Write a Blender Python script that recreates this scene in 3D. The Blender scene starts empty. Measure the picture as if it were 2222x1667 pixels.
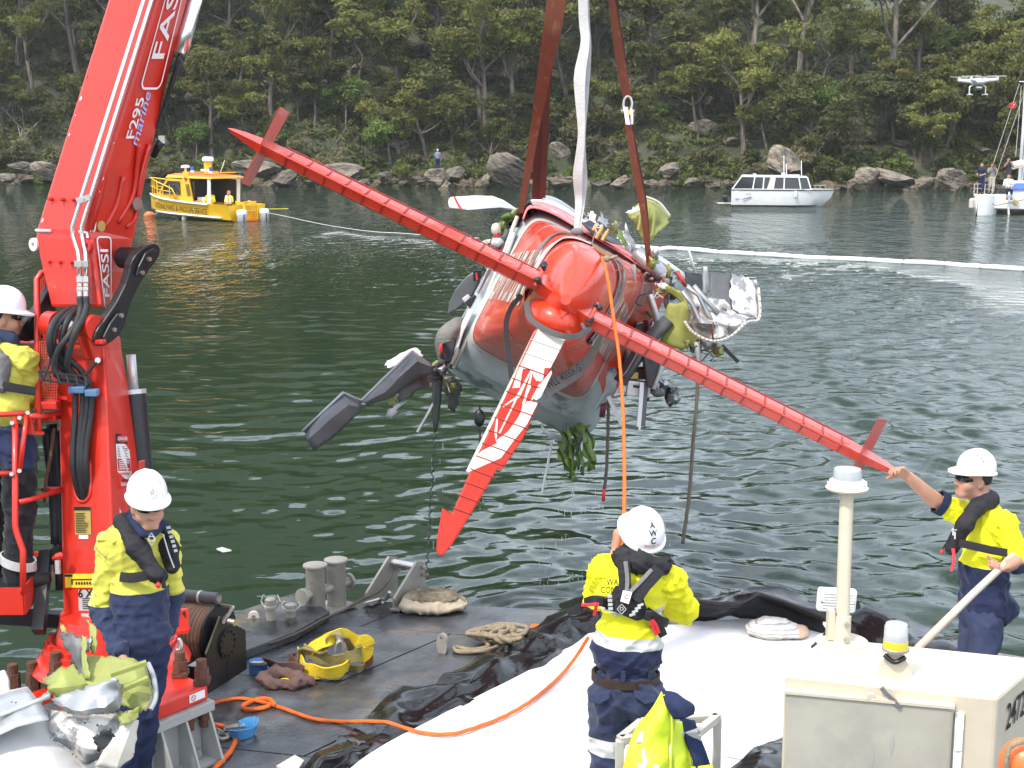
import bpy,bmesh,math,random
import numpy as np
from mathutils import Vector,Matrix,noise as mnoise
rng=random.Random(7)
nrng=np.random.RandomState(11)
SC=bpy.context.scene
COL=SC.collection
# ------------------------------------------------------------------ camera, sky, sun, exposure
CAM_H,PITCH,F,CX,CY=3.95,math.radians(9.85),3052.0,1111.0,833.5
cam_d=bpy.data.cameras.new('camera');cam=bpy.data.objects.new('camera',cam_d);COL.objects.link(cam)
cam.location=(0,0,CAM_H);cam.rotation_euler=(math.pi/2-PITCH,0,0)
cam_d.sensor_width=36.0;cam_d.lens=36.0*F/2222.0;cam_d.clip_start=0.05;cam_d.clip_end=3000
SC.camera=cam
SUN_DIR=Vector((-0.40,-0.42,0.82)).normalized() # towards the sun
sun_d=bpy.data.lights.new('sun','SUN');sun_d.energy=3.0;sun_d.angle=math.radians(4.0);sun_d.color=(1.0,0.92,0.79)
sun=bpy.data.objects.new('sun',sun_d);COL.objects.link(sun);sun.location=(-20,-20,60)
sun.rotation_euler=SUN_DIR.to_track_quat('Z','Y').to_euler()
W=bpy.data.worlds.new('World');SC.world=W;W.use_nodes=True
nt=W.node_tree;nt.nodes.clear()
n_out=nt.nodes.new('ShaderNodeOutputWorld');n_bg=nt.nodes.new('ShaderNodeBackground')
n_sky=nt.nodes.new('ShaderNodeTexSky');n_sky.sky_type='NISHITA';n_sky.sun_disc=False
n_sky.sun_elevation=math.asin(SUN_DIR.z);n_sky.sun_rotation=math.atan2(SUN_DIR.x,SUN_DIR.y)
n_sky.air_density=1.0;n_sky.dust_density=1.2;n_sky.ozone_density=1.5
n_tc=nt.nodes.new('ShaderNodeTexCoord');n_map=nt.nodes.new('ShaderNodeMapping');n_map.inputs['Scale'].default_value=(1.0,1.0,2.2)
n_noi=nt.nodes.new('ShaderNodeTexNoise');n_noi.inputs['Scale'].default_value=3.2;n_noi.inputs['Detail'].default_value=6;n_noi.inputs['Roughness'].default_value=0.55
n_cr=nt.nodes.new('ShaderNodeValToRGB');n_cr.color_ramp.elements[0].position=0.24;n_cr.color_ramp.elements[1].position=0.56
n_mix=nt.nodes.new('ShaderNodeMixRGB');n_mix.inputs[2].default_value=(14.5,16.0,18.4,1)
nt.links.new(n_tc.outputs['Generated'],n_map.inputs[0]);nt.links.new(n_map.outputs[0],n_noi.inputs['Vector'])
nt.links.new(n_noi.outputs['Fac'],n_cr.inputs[0]);nt.links.new(n_cr.outputs[0],n_mix.inputs[0])
nt.links.new(n_sky.outputs[0],n_mix.inputs[1]);nt.links.new(n_mix.outputs[0],n_bg.inputs[0]);nt.links.new(n_bg.outputs[0],n_out.inputs[0])
n_bg.inputs[1].default_value=0.108
SC.view_settings.view_transform='Standard';SC.view_settings.look='None'
SC.view_settings.exposure=0.46;SC.view_settings.gamma=1.0;SC.view_settings.use_curve_mapping=False
SC.render.engine='CYCLES'
SC.cycles.use_denoising=True
SC.cycles.max_bounces=6;SC.cycles.diffuse_bounces=3;SC.cycles.glossy_bounces=3;SC.cycles.transparent_max_bounces=6
SC.cycles.caustics_reflective=False;SC.cycles.caustics_refractive=False
# ------------------------------------------------------------------ helpers
FWD=Vector((0,math.cos(PITCH),-math.sin(PITCH)));UPV=Vector((0,math.sin(PITCH),math.cos(PITCH)));RGT=Vector((1,0,0));EYE=Vector((0,0,CAM_H))
def P(px,py,d):
    """where a point of the survey (photo pixel, distance along the view) stands in the world"""
    return EYE+d*(FWD+RGT*((px-CX)/F)-UPV*((py-CY)/F))
def G(px,py,z=0.0):
    r=FWD+RGT*((px-CX)/F)-UPV*((py-CY)/F)
    return EYE+r*((z-CAM_H)/r.z)
def DEP(p):return(Vector(p)-EYE).dot(FWD)
def V(*a):return Vector(a)
class MB:
    def __init__(s):s.v=[];s.f=[];s.m=[]
    def add(s,vs,fs,m=0):
        o=len(s.v);s.v+=[Vector(x)for x in vs];s.f+=[tuple(i+o for i in q)for q in fs];s.m+=[m]*len(fs);return s
    def box(s,c,size,R=None,m=0,taper=1.0):
        hx,hy,hz=size[0]/2,size[1]/2,size[2]/2;c=Vector(c);R=R or Matrix.Identity(3)
        vs=[c+R@Vector((x*hx*(taper if z>0 else 1),y*hy*(taper if z>0 else 1),z*hz))for z in(-1,1)for y in(-1,1)for x in(-1,1)]
        return s.add(vs,[(0,2,3,1),(4,5,7,6),(0,1,5,4),(2,6,7,3),(0,4,6,2),(1,3,7,5)],m)
    def hexa(s,a,b,m=0):
        """two quads (4 pts each) joined into a closed solid"""
        return s.add(list(a)+list(b),[(3,2,1,0),(4,5,6,7),(0,1,5,4),(1,2,6,5),(2,3,7,6),(3,0,4,7)],m)
    def bar(s,a,b,w,h=None,up=None,m=0):
        a,b=Vector(a),Vector(b);h=h or w;d=(b-a).normalized();up=Vector(up)if up is not None else(Vector((0,0,1))if abs(d.z)<.9 else Vector((0,1,0)))
        x=d.cross(up).normalized();y=x.cross(d).normalized()
        q=[x*sx*w/2+y*sy*h/2 for sx,sy in((-1,-1),(1,-1),(1,1),(-1,1))]
        return s.hexa([a+k for k in q],[b+k for k in q],m)
    def prism(s,poly,off,m=0):
        poly=[Vector(p)for p in poly];off=Vector(off);n=len(poly)
        vs=poly+[p+off for p in poly]
        return s.add(vs,[tuple(range(n))[::-1],tuple(range(n,2*n))]+[(i,(i+1)%n,n+(i+1)%n,n+i)for i in range(n)],m)
    def tube(s,pts,r,n=8,m=0,cap=True,flat=1.0,up=None):
        pts=[Vector(p)for p in pts];k=len(pts);rs=r if isinstance(r,(list,tuple))else[r]*k
        o=len(s.v);prev=None
        for i,p in enumerate(pts):
            d=(pts[min(i+1,k-1)]-pts[max(i-1,0)]);d=d.normalized()if d.length>1e-9 else Vector((0,0,1))
            if prev is None:
                u=Vector(up)if up is not None else(Vector((0,0,1))if abs(d.z)<.9 else Vector((1,0,0)))
                x=d.cross(u).normalized()
            else:
                x=prev-d*prev.dot(d);x=x.normalized()if x.length>1e-6 else d.orthogonal().normalized()
            prev=x;y=d.cross(x).normalized()
            for j in range(n):
                a=2*math.pi*j/n;s.v.append(p+x*math.cos(a)*rs[i]+y*math.sin(a)*rs[i]*flat)
        for i in range(k-1):
            for j in range(n):
                s.f.append((o+i*n+j,o+i*n+(j+1)%n,o+(i+1)*n+(j+1)%n,o+(i+1)*n+j));s.m.append(m)
        if cap:
            s.f.append(tuple(o+j for j in range(n))[::-1]);s.m.append(m);s.f.append(tuple(o+(k-1)*n+j for j in range(n)));s.m.append(m)
        return s
    def cyl(s,a,b,r,n=16,m=0,r2=None):return s.tube([a,b],[r,r if r2 is None else r2],n,m)
    def lathe(s,c,axis,prof,n=24,m=0):
        """prof: (radius, height) pairs along axis from c"""
        c=Vector(c);ax=Vector(axis).normalized();x=ax.orthogonal().normalized();y=ax.cross(x);o=len(s.v)
        for r,h in prof:
            for j in range(n):
                a=2*math.pi*j/n;s.v.append(c+ax*h+(x*math.cos(a)+y*math.sin(a))*max(r,1e-4))
        for i in range(len(prof)-1):
            for j in range(n):
                s.f.append((o+i*n+j,o+i*n+(j+1)%n,o+(i+1)*n+(j+1)%n,o+(i+1)*n+j));s.m.append(m)
        s.f.append(tuple(o+j for j in range(n))[::-1]);s.m.append(m);s.f.append(tuple(o+(len(prof)-1)*n+j for j in range(n)));s.m.append(m)
        return s
    def ell(s,c,r,R=None,n=12,m=0):
        c=Vector(c);R=R or Matrix.Identity(3);r=(r,r,r)if isinstance(r,(int,float))else r;o=len(s.v);k=n//2
        for i in range(1,k):
            t=math.pi*i/k
            for j in range(n):
                a=2*math.pi*j/n;s.v.append(c+R@Vector((r[0]*math.sin(t)*math.cos(a),r[1]*math.sin(t)*math.sin(a),r[2]*math.cos(t))))
        s.v.append(c+R@Vector((0,0,r[2])));s.v.append(c+R@Vector((0,0,-r[2])));tp=len(s.v)-2;bt=tp+1
        for i in range(k-2):
            for j in range(n):
                s.f.append((o+i*n+j,o+(i+1)*n+j,o+(i+1)*n+(j+1)%n,o+i*n+(j+1)%n));s.m.append(m)
        for j in range(n):
            s.f.append((tp,o+j,o+(j+1)%n));s.m.append(m);s.f.append((bt,o+(k-2)*n+(j+1)%n,o+(k-2)*n+j));s.m.append(m)
        return s
    def grid(s,rows,m=0,close=False):
        """rows of equal length -> quad sheet"""
        o=len(s.v);k=len(rows[0])
        for r in rows:s.v+=[Vector(p)for p in r]
        for i in range(len(rows)-1):
            for j in range(k if close else k-1):
                s.f.append((o+i*k+j,o+i*k+(j+1)%k,o+(i+1)*k+(j+1)%k,o+(i+1)*k+j));s.m.append(m)
        return s
    def text(s,body,size,fn,m=0,bold=0.0,align='CENTER',shear=0.0,sx=1.0):
        vs,fs=text2d(body,bold,align,shear)
        return s.add([fn(x*size*sx,y*size)for x,y in vs],fs,m)
    def build(s,name,mats,parent=None,smooth=False,bevel=0.0,solid=0.0,recalc=True):
        return make_obj(name,[tuple(v)for v in s.v],s.f,mats,parent,smooth,s.m,bevel,solid,recalc)
ORG={}
def make_obj(name,verts,faces,mats,parent=None,smooth=False,mi=None,bevel=0.0,solid=0.0,recalc=False,origin=None):
    if not isinstance(mats,(list,tuple)):mats=[mats]
    me=bpy.data.meshes.new(name)
    if parent is not None:o=ORG[parent.name]
    elif origin is not None:o=Vector(origin)
    else:
        a=np.array(verts);o=Vector(((a[:,0].min()+a[:,0].max())/2,(a[:,1].min()+a[:,1].max())/2,a[:,2].min()))
    verts=np.asarray(verts,dtype=float)-np.array(o)
    me.from_pydata(verts.tolist(),[],faces if isinstance(faces,list)else faces.tolist())
    for m in mats:me.materials.append(m)
    if mi is not None and len(mats)>1:me.polygons.foreach_set('material_index',mi)
    if smooth:me.polygons.foreach_set('use_smooth',[True]*len(me.polygons))
    if recalc or solid or bevel:
        bm=bmesh.new();bm.from_mesh(me)
        if recalc:bmesh.ops.recalc_face_normals(bm,faces=bm.faces)
        bm.to_mesh(me);bm.free()
    ob=bpy.data.objects.new(name,me);COL.objects.link(ob)
    if solid:
        md=ob.modifiers.new('thickness','SOLIDIFY');md.thickness=solid;md.offset=0
    if bevel:
        md=ob.modifiers.new('bevel','BEVEL');md.width=bevel;md.segments=2;md.limit_method='ANGLE';md.angle_limit=math.radians(35)
    if smooth=='auto':
        smooth_by_angle(me)
    if parent is not None:ob.parent=parent
    else:ob.location=o
    ORG[ob.name]=o
    return ob
def smooth_by_angle(me,ang=math.radians(38)):
    me.polygons.foreach_set('use_smooth',[True]*len(me.polygons))
    bm=bmesh.new();bm.from_mesh(me)
    for e in bm.edges:
        if len(e.link_faces)==2 and e.calc_face_angle(0)>ang:e.smooth=False
    bm.to_mesh(me);bm.free()
_T2={}
def text2d(body,bold=0.0,align='CENTER',shear=0.0):
    key=(body,bold,align,shear)
    if key not in _T2:
        cu=bpy.data.curves.new('t','FONT');cu.body=body;cu.size=1.0;cu.align_x=align;cu.align_y='CENTER';cu.offset=bold;cu.shear=shear;cu.resolution_u=3
        ob=bpy.data.objects.new('t',cu);COL.objects.link(ob)
        dg=bpy.context.evaluated_depsgraph_get();me=bpy.data.meshes.new_from_object(ob.evaluated_get(dg))
        _T2[key]=([(v.co.x,v.co.y)for v in me.vertices],[tuple(p.vertices)for p in me.polygons])
        bpy.data.objects.remove(ob);bpy.data.curves.remove(cu);bpy.data.meshes.remove(me)
    return _T2[key]
def thing(name,label,cat,loc=(0,0,0),group=None):
    o=bpy.data.objects.new(name,None);COL.objects.link(o);o.location=loc;o.empty_display_size=0.2;ORG[o.name]=Vector(loc)
    return tag(o,label,cat,group)
def tag(o,label,cat=None,group=None):
    o['label']=label
    if cat:o['category']=cat
    if group:o['group']=group
    return o
def kind(o,k):o['kind']=k;return o
def dup(root,loc,rz=0.0,sc=1.0,label=None,group=None,rot=None):
    r=root.copy();COL.objects.link(r);r.location=loc;r.rotation_euler=rot or(0,0,rz);r.scale=sc if isinstance(sc,(tuple,list))else(sc,sc,sc)
    if label:r['label']=label
    if group:r['group']=group
    for ch in root.children:
        c=ch.copy();COL.objects.link(c);c.parent=r
        for g in ch.children:
            d=g.copy();COL.objects.link(d);d.parent=c
    return r
def catmull(pts,n=6):
    pts=[Vector(p)for p in pts];out=[]
    q=[pts[0]*2-pts[1]]+pts+[pts[-1]*2-pts[-2]]
    for i in range(1,len(q)-2):
        for k in range(n):
            t=k/n;a,b,c,d=q[i-1],q[i],q[i+1],q[i+2]
            out.append(0.5*((2*b)+(c-a)*t+(2*a-5*b+4*c-d)*t*t+(3*b-a-3*c+d)*t**3))
    out.append(pts[-1]);return out
# ------------------------------------------------------------------ materials
MT={}
def mat(name,col,rough=0.5,metal=0.0,var=0.12,scale=6.0,bump=0.0,bscale=None,col2=None,thr=None,sharp=0.06,spec=0.5,coat=0.0,trans=0.0,detail=5.0,stretch=None,rvar=0.15,bdist=0.02,oi=0.0):
    """painted / worn surface: colour with noise variation, optional second colour in patches (col2 where noise > thr)"""
    if name in MT:return MT[name]
    m=bpy.data.materials.new(name);m.use_nodes=True;t=m.node_tree;L=t.links.new
    b=t.nodes['Principled BSDF'];b.inputs['Metallic'].default_value=metal;b.inputs['Specular IOR Level'].default_value=spec
    b.inputs['Coat Weight'].default_value=coat;b.inputs['Coat Roughness'].default_value=0.08;b.inputs['Transmission Weight'].default_value=trans
    tc=t.nodes.new('ShaderNodeTexCoord');src=tc.outputs['Object']
    if stretch:
        mp=t.nodes.new('ShaderNodeMapping');mp.inputs['Scale'].default_value=stretch;L(src,mp.inputs[0]);src=mp.outputs[0]
    nz=t.nodes.new('ShaderNodeTexNoise');nz.inputs['Scale'].default_value=scale;nz.inputs['Detail'].default_value=detail;nz.inputs['Roughness'].default_value=0.6;L(src,nz.inputs['Vector'])
    mr=t.nodes.new('ShaderNodeMapRange');mr.inputs[1].default_value=0.25;mr.inputs[2].default_value=0.75;mr.inputs[3].default_value=1-var;mr.inputs[4].default_value=1+var;L(nz.outputs['Fac'],mr.inputs[0])
    hs=t.nodes.new('ShaderNodeHueSaturation');hs.inputs['Color'].default_value=(*col,1);L(mr.outputs[0],hs.inputs['Value'])
    out=hs.outputs[0]
    if oi:
        ob=t.nodes.new('ShaderNodeObjectInfo');m2=t.nodes.new('ShaderNodeMapRange');m2.inputs[3].default_value=1-oi;m2.inputs[4].default_value=1+oi;L(ob.outputs['Random'],m2.inputs[0])
        h2=t.nodes.new('ShaderNodeHueSaturation');L(out,h2.inputs['Color']);L(m2.outputs[0],h2.inputs['Value']);out=h2.outputs[0]
    if col2 is not None:
        n2=t.nodes.new('ShaderNodeTexNoise');n2.inputs['Scale'].default_value=scale*0.7;n2.inputs['Detail'].default_value=7;n2.inputs['Roughness'].default_value=0.65
        mp2=t.nodes.new('ShaderNodeMapping');mp2.inputs['Location'].default_value=(3.7,1.3,8.1);L(src,mp2.inputs[0]);L(mp2.outputs[0],n2.inputs['Vector'])
        m3=t.nodes.new('ShaderNodeMapRange');m3.inputs[1].default_value=thr-sharp;m3.inputs[2].default_value=thr+sharp;L(n2.outputs['Fac'],m3.inputs[0])
        mx=t.nodes.new('ShaderNodeMixRGB');L(m3.outputs[0],mx.inputs[0]);L(out,mx.inputs[1]);mx.inputs[2].default_value=(*col2,1);out=mx.outputs[0]
    L(out,b.inputs['Base Color'])
    r2=t.nodes.new('ShaderNodeMapRange');r2.inputs[1].default_value=0.3;r2.inputs[2].default_value=0.7;r2.inputs[3].default_value=max(rough-rvar*rough*1.5,0.02);r2.inputs[4].default_value=min(rough+rvar*rough*1.5,1);L(nz.outputs['Fac'],r2.inputs[0]);L(r2.outputs[0],b.inputs['Roughness'])
    if bump:
        nb=t.nodes.new('ShaderNodeTexNoise');nb.inputs['Scale'].default_value=bscale or scale*4;nb.inputs['Detail'].default_value=4;L(src,nb.inputs['Vector'])
        bp=t.nodes.new('ShaderNodeBump');bp.inputs['Strength'].default_value=bump;bp.inputs['Distance'].default_value=bdist;L(nb.outputs['Fac'],bp.inputs['Height']);L(bp.outputs[0],b.inputs['Normal'])
    MT[name]=m;return m
def zsplit(name,bands,rough=0.8,bump=0.25,axis='Z',tilt=0.0):
    """cloth whose colour changes across object Z: bands = [(z_low, colour), ...] ascending"""
    if name in MT:return MT[name]
    m=bpy.data.materials.new(name);m.use_nodes=True;t=m.node_tree;L=t.links.new;b=t.nodes['Principled BSDF'];b.inputs['Roughness'].default_value=rough
    b.inputs['Specular IOR Level'].default_value=0.2;b.inputs['Sheen Weight'].default_value=0.15
    tc=t.nodes.new('ShaderNodeTexCoord');sx=t.nodes.new('ShaderNodeSeparateXYZ');L(tc.outputs['Object'],sx.inputs[0]);z=sx.outputs[axis]
    if tilt:
        ml=t.nodes.new('ShaderNodeMath');ml.operation='MULTIPLY_ADD';ml.inputs[1].default_value=tilt;L(sx.outputs['X'],ml.inputs[0]);L(z,ml.inputs[2]);z=ml.outputs[0]
    nz=t.nodes.new('ShaderNodeTexNoise');nz.inputs['Scale'].default_value=5;nz.inputs['Detail'].default_value=5;L(tc.outputs['Object'],nz.inputs['Vector'])
    out=None
    for zl,c in bands:
        if out is None:
            rgb=t.nodes.new('ShaderNodeRGB');rgb.outputs[0].default_value=(*c,1);out=rgb.outputs[0];continue
        g=t.nodes.new('ShaderNodeMath');g.operation='GREATER_THAN';g.inputs[1].default_value=zl;L(z,g.inputs[0])
        mx=t.nodes.new('ShaderNodeMixRGB');L(g.outputs[0],mx.inputs[0]);L(out,mx.inputs[1]);mx.inputs[2].default_value=(*c,1);out=mx.outputs[0]
    mr=t.nodes.new('ShaderNodeMapRange');mr.inputs[1].default_value=.25;mr.inputs[2].default_value=.75;mr.inputs[3].default_value=.8;mr.inputs[4].default_value=1.12;L(nz.outputs['Fac'],mr.inputs[0])
    hs=t.nodes.new('ShaderNodeHueSaturation');L(out,hs.inputs['Color']);L(mr.outputs[0],hs.inputs['Value']);L(hs.outputs[0],b.inputs['Base Color'])
    nb=t.nodes.new('ShaderNodeTexNoise');nb.inputs['Scale'].default_value=22;nb.inputs['Detail'].default_value=4;L(tc.outputs['Object'],nb.inputs['Vector'])
    bp=t.nodes.new('ShaderNodeBump');bp.inputs['Strength'].default_value=bump;bp.inputs['Distance'].default_value=0.02;L(nb.outputs['Fac'],bp.inputs['Height']);L(bp.outputs[0],b.inputs['Normal'])
    MT[name]=m;return m
# ------------------------------------------------------------------ water
def axis_lines(lo,hi,step,far_lo,far_hi,g=1.13):
    a=list(np.arange(lo,hi,step));s=step;x=hi
    while x<far_hi:a.append(x);s*=g;x+=s
    a.append(far_hi);s=step;x=lo;pre=[]
    while x>far_lo:s*=g;x-=s;pre.append(max(x,far_lo))
    return np.array(sorted(set(pre))+a)
wx=axis_lines(-8.0,9.5,0.045,-420,420,1.09)
wy=[5.0];
while wy[-1]<420:wy.append(wy[-1]+max(0.036,0.0027*(wy[-1]-2.0)*max(1.0,(wy[-1]/34.0)**1.6)))
wy=np.array([-40.,-10.,0.]+wy)
X,Y=np.meshgrid(wx,wy);Z=np.zeros_like(X)
wr=np.random.RandomState(5)
sx_=np.gradient(wx)[None,:];sy_=np.gradient(wy)[:,None];sp=np.maximum(np.minimum(sx_,3),np.minimum(sy_,3))*np.ones_like(X)
gust=1+.38*np.sin(.43*X+.21*Y+1.3*np.sin(.17*Y-.3*X))*np.sin(.31*Y-.12*X+2+np.sin(.5*X))
amp=0.41+0.95/(1+np.exp(-(X-0.8-0.02*(Y-15))/1.8)) # the breeze ruffles the right-hand water more
wpx=X+0.25*np.sin(0.9*Y+0.5*X)+0.5*np.sin(0.23*Y-0.31*X);wpy=Y+0.2*np.sin(1.1*X+0.3*Y)
for i in range(72):
    lam=0.18*(7.0**(wr.rand()**1.05));ang=math.radians(90+wr.normal()*40);k=2*math.pi/lam
    a=lam*0.0032;fade=np.clip((lam/sp-3.0)/3.0,0,1)
    Z+=a*fade*np.sin(k*(math.cos(ang)*wpx+math.sin(ang)*wpy)+wr.rand()*6.28)
Z*=amp*gust
# drips from the wreck break the surface in the corner by the barge
for(cx,cy,q)in((1.05,10.6,.010),(.25,11.2,.009),(.55,10.2,.008),(-.1,10.5,.006)):
    R_=np.hypot(X-cx,Y-cy);Z+=q*np.sin(R_*44)*np.exp(-R_*1.9)
nyw,nxw=X.shape;ii=np.arange(nyw*nxw).reshape(nyw,nxw)
wq=np.stack([ii[:-1,:-1],ii[:-1,1:],ii[1:,1:],ii[1:,:-1]],-1).reshape(-1,4)
mw=bpy.data.materials.new('harbour water');mw.use_nodes=True;t=mw.node_tree;L=t.links.new;b=t.nodes['Principled BSDF']
b.inputs['Base Color'].default_value=(0.009,0.024,0.011,1);b.inputs['Roughness'].default_value=0.025;b.inputs['IOR'].default_value=1.37
tc=t.nodes.new('ShaderNodeTexCoord');mp=t.nodes.new('ShaderNodeMapping');mp.inputs['Scale'].default_value=(1.0,1.7,1.0);L(tc.outputs['Object'],mp.inputs[0])
n1=t.nodes.new('ShaderNodeTexNoise');n1.inputs['Scale'].default_value=1.5;n1.inputs['Detail'].default_value=5;n1.inputs['Roughness'].default_value=0.55;L(mp.outputs[0],n1.inputs['Vector'])
n2=t.nodes.new('ShaderNodeTexNoise');n2.inputs['Scale'].default_value=4.2;n2.inputs['Detail'].default_value=2;L(mp.outputs[0],n2.inputs['Vector'])
sx=t.nodes.new('ShaderNodeSeparateXYZ');L(tc.outputs['Object'],sx.inputs[0]);mr=t.nodes.new('ShaderNodeMapRange');mr.inputs[1].default_value=13;mr.inputs[2].default_value=32;mr.inputs[3].default_value=0.015;mr.inputs[4].default_value=0.7;L(sx.outputs['Y'],mr.inputs[0])
mxr=t.nodes.new('ShaderNodeMapRange');mxr.inputs[1].default_value=-3;mxr.inputs[2].default_value=9;mxr.inputs[3].default_value=0.022;mxr.inputs[4].default_value=0.15;L(sx.outputs['X'],mxr.inputs[0])
bp=t.nodes.new('ShaderNodeBump');L(mxr.outputs[0],bp.inputs['Distance']);L(n1.outputs['Fac'],bp.inputs['Height']);L(mr.outputs[0],bp.inputs['Strength'])
b3=t.nodes.new('ShaderNodeBump');b3.inputs['Distance'].default_value=0.012;b3.inputs['Strength'].default_value=0.25;L(n2.outputs['Fac'],b3.inputs['Height']);L(bp.outputs[0],b3.inputs['Normal'])
mp4=t.nodes.new('ShaderNodeMapping');mp4.inputs['Scale'].default_value=(0.75,0.22,1.0);L(tc.outputs['Object'],mp4.inputs[0]);n4=t.nodes.new('ShaderNodeTexNoise');n4.inputs['Scale'].default_value=1.0;n4.inputs['Detail'].default_value=4;n4.inputs['Roughness'].default_value=0.7;L(mp4.outputs[0],n4.inputs['Vector'])
mr4=t.nodes.new('ShaderNodeMapRange');mr4.inputs[1].default_value=30;mr4.inputs[2].default_value=75;mr4.inputs[3].default_value=0.0;mr4.inputs[4].default_value=1.0;L(sx.outputs['Y'],mr4.inputs[0])
b4=t.nodes.new('ShaderNodeBump');b4.inputs['Distance'].default_value=1.1;L(n4.outputs['Fac'],b4.inputs['Height']);L(mr4.outputs[0],b4.inputs['Strength']);L(b4.outputs[0],bp.inputs['Normal']);L(b3.outputs[0],b.inputs['Normal'])
water=make_obj('water',np.stack([X,Y,Z],-1).reshape(-1,3),wq,mw,smooth=True,origin=(0,0,0))
kind(tag(water,'dark green harbour water ruffled by small ripples'),'structure')
# ------------------------------------------------------------------ far shore
def shore_y(x):return 122.5-0.17*x+1.6*math.sin(x*0.16+1)+0.8*math.sin(x*0.43)
def hill_z(x,y):
    d=y-shore_y(x)
    if d<0:return max(-2.5,d*0.5)
    s=0.64-0.004*max(min(x,40),-60);top=max(130-4.5*max(min(x,60),-60),36)  # unseen ridge height shaped to keep sky out of the left water's reflection
    z=min(d,3.0)*0.35+max(d-3,0)*s
    z+=(1.6*mnoise.noise(Vector((x*0.11,y*0.11,0)))+0.7*mnoise.noise(Vector((x*0.33,y*0.33,2)))+0.9*abs(mnoise.noise(Vector((x*.06,y*.25,5)))))*min(d/6,1)
    return top*(1-math.exp(-z/top))if z>0 else z
def hill_pt(px,py):
    """where the survey ray through a pixel meets the slope"""
    r=(FWD+RGT*((px-CX)/F)-UPV*((py-CY)/F));k=100.0
    while k<260:
        p=EYE+r*k
        if p.z<=max(hill_z(p.x,p.y),0.0):return Vector((p.x,p.y,max(hill_z(p.x,p.y),0.0)))
        k+=0.15
    return EYE+r*180
hx=np.concatenate([np.arange(-420,-70,10),np.arange(-70,70,1.0),np.arange(70,421,10)])
hd=np.concatenate([[-30,-4],np.arange(-2,46,1.0),np.arange(46,330,7)])
hv=[]
for dd in hd:
    for x in hx:yy=shore_y(x)+dd;hv.append((x,yy,hill_z(x,yy)))
nh=len(hx);ii=np.arange(len(hd)*nh).reshape(len(hd),nh)
hq=np.stack([ii[:-1,:-1],ii[:-1,1:],ii[1:,1:],ii[1:,:-1]],-1).reshape(-1,4)
m_soil=mat('leaf litter slope',(0.070,0.060,0.038),0.95,var=0.5,scale=0.6,col2=(0.036,0.048,0.018),thr=0.47,sharp=0.08,bump=0.8,bscale=2.0,bdist=0.3)
hill=make_obj('hillside',hv,hq,m_soil,smooth=True,origin=(0,0,0));kind(tag(hill,'steep bush covered hillside across the water'),'structure')
# leaves, bark, rock
def leaf_mat(name,col,col2,oi=0.35):
    m=bpy.data.materials.new(name);m.use_nodes=True;t=m.node_tree;L=t.links.new;b=t.nodes['Principled BSDF'];b.inputs['Roughness'].default_value=0.62;b.inputs['Specular IOR Level'].default_value=0.25
    tc=t.nodes.new('ShaderNodeTexCoord');n=t.nodes.new('ShaderNodeTexNoise');n.inputs['Scale'].default_value=0.9;n.inputs['Detail'].default_value=4;L(tc.outputs['Object'],n.inputs['Vector'])
    cr=t.nodes.new('ShaderNodeMapRange');cr.inputs[1].default_value=.36;cr.inputs[2].default_value=.64;L(n.outputs['Fac'],cr.inputs[0])
    mx=t.nodes.new('ShaderNodeMixRGB');mx.inputs[1].default_value=(*col,1);mx.inputs[2].default_value=(*col2,1);L(cr.outputs[0],mx.inputs[0])
    ob=t.nodes.new('ShaderNodeObjectInfo');m2=t.nodes.new('ShaderNodeMapRange');m2.inputs[3].default_value=1-oi;m2.inputs[4].default_value=1+oi;L(ob.outputs['Random'],m2.inputs[0])
    m3=t.nodes.new('ShaderNodeMapRange');m3.inputs[3].default_value=0.485;m3.inputs[4].default_value=0.515
    mm=t.nodes.new('ShaderNodeMath');mm.operation='FRACT';mq=t.nodes.new('ShaderNodeMath');mq.operation='MULTIPLY';mq.inputs[1].default_value=7.31;L(ob.outputs['Random'],mq.inputs[0]);L(mq.outputs[0],mm.inputs[0]);L(mm.outputs[0],m3.inputs[0])
    hs=t.nodes.new('ShaderNodeHueSaturation');L(mx.outputs[0],hs.inputs['Color']);L(m2.outputs[0],hs.inputs['Value']);L(m3.outputs[0],hs.inputs['Hue']);L(hs.outputs[0],b.inputs['Base Color'])
    tr=t.nodes.new('ShaderNodeBsdfTranslucent');L(hs.outputs[0],tr.inputs[0]);ms=t.nodes.new('ShaderNodeMixShader');ms.inputs[0].default_value=0.28
    L(b.outputs[0],ms.inputs[1]);L(tr.outputs[0],ms.inputs[2]);L(ms.outputs[0],t.nodes['Material Output'].inputs[0]);return m
m_leafA=leaf_mat('eucalypt leaves',(0.115,0.122,0.026),(0.185,0.185,0.042))
m_leafB=leaf_mat('dark leaves',(0.062,0.074,0.020),(0.115,0.120,0.032))
m_leafC=leaf_mat('fresh green leaves',(0.085,0.135,0.026),(0.150,0.195,0.042))
m_leafD=leaf_mat('grey green scrub',(0.115,0.105,0.050),(0.170,0.150,0.072))
m_bark=mat('grey bark',(0.125,0.100,0.080),0.9,var=0.4,scale=2.0,stretch=(3,3,0.5),col2=(0.055,0.043,0.036),thr=0.5,bump=0.4,oi=0.4)
m_bark2=mat('pale bark',(0.20,0.165,0.13),0.85,var=0.3,scale=2.0,stretch=(3,3,0.5),col2=(0.09,0.07,0.055),thr=0.50,bump=0.3,oi=0.25)
m_rock=mat('sandstone',(0.215,0.175,0.13),0.92,var=0.5,scale=2.6,col2=(0.070,0.062,0.050),thr=0.54,sharp=0.09,bump=1.0,bscale=5,bdist=0.22,detail=9,oi=0.3,stretch=(1,1,1.9))
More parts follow.
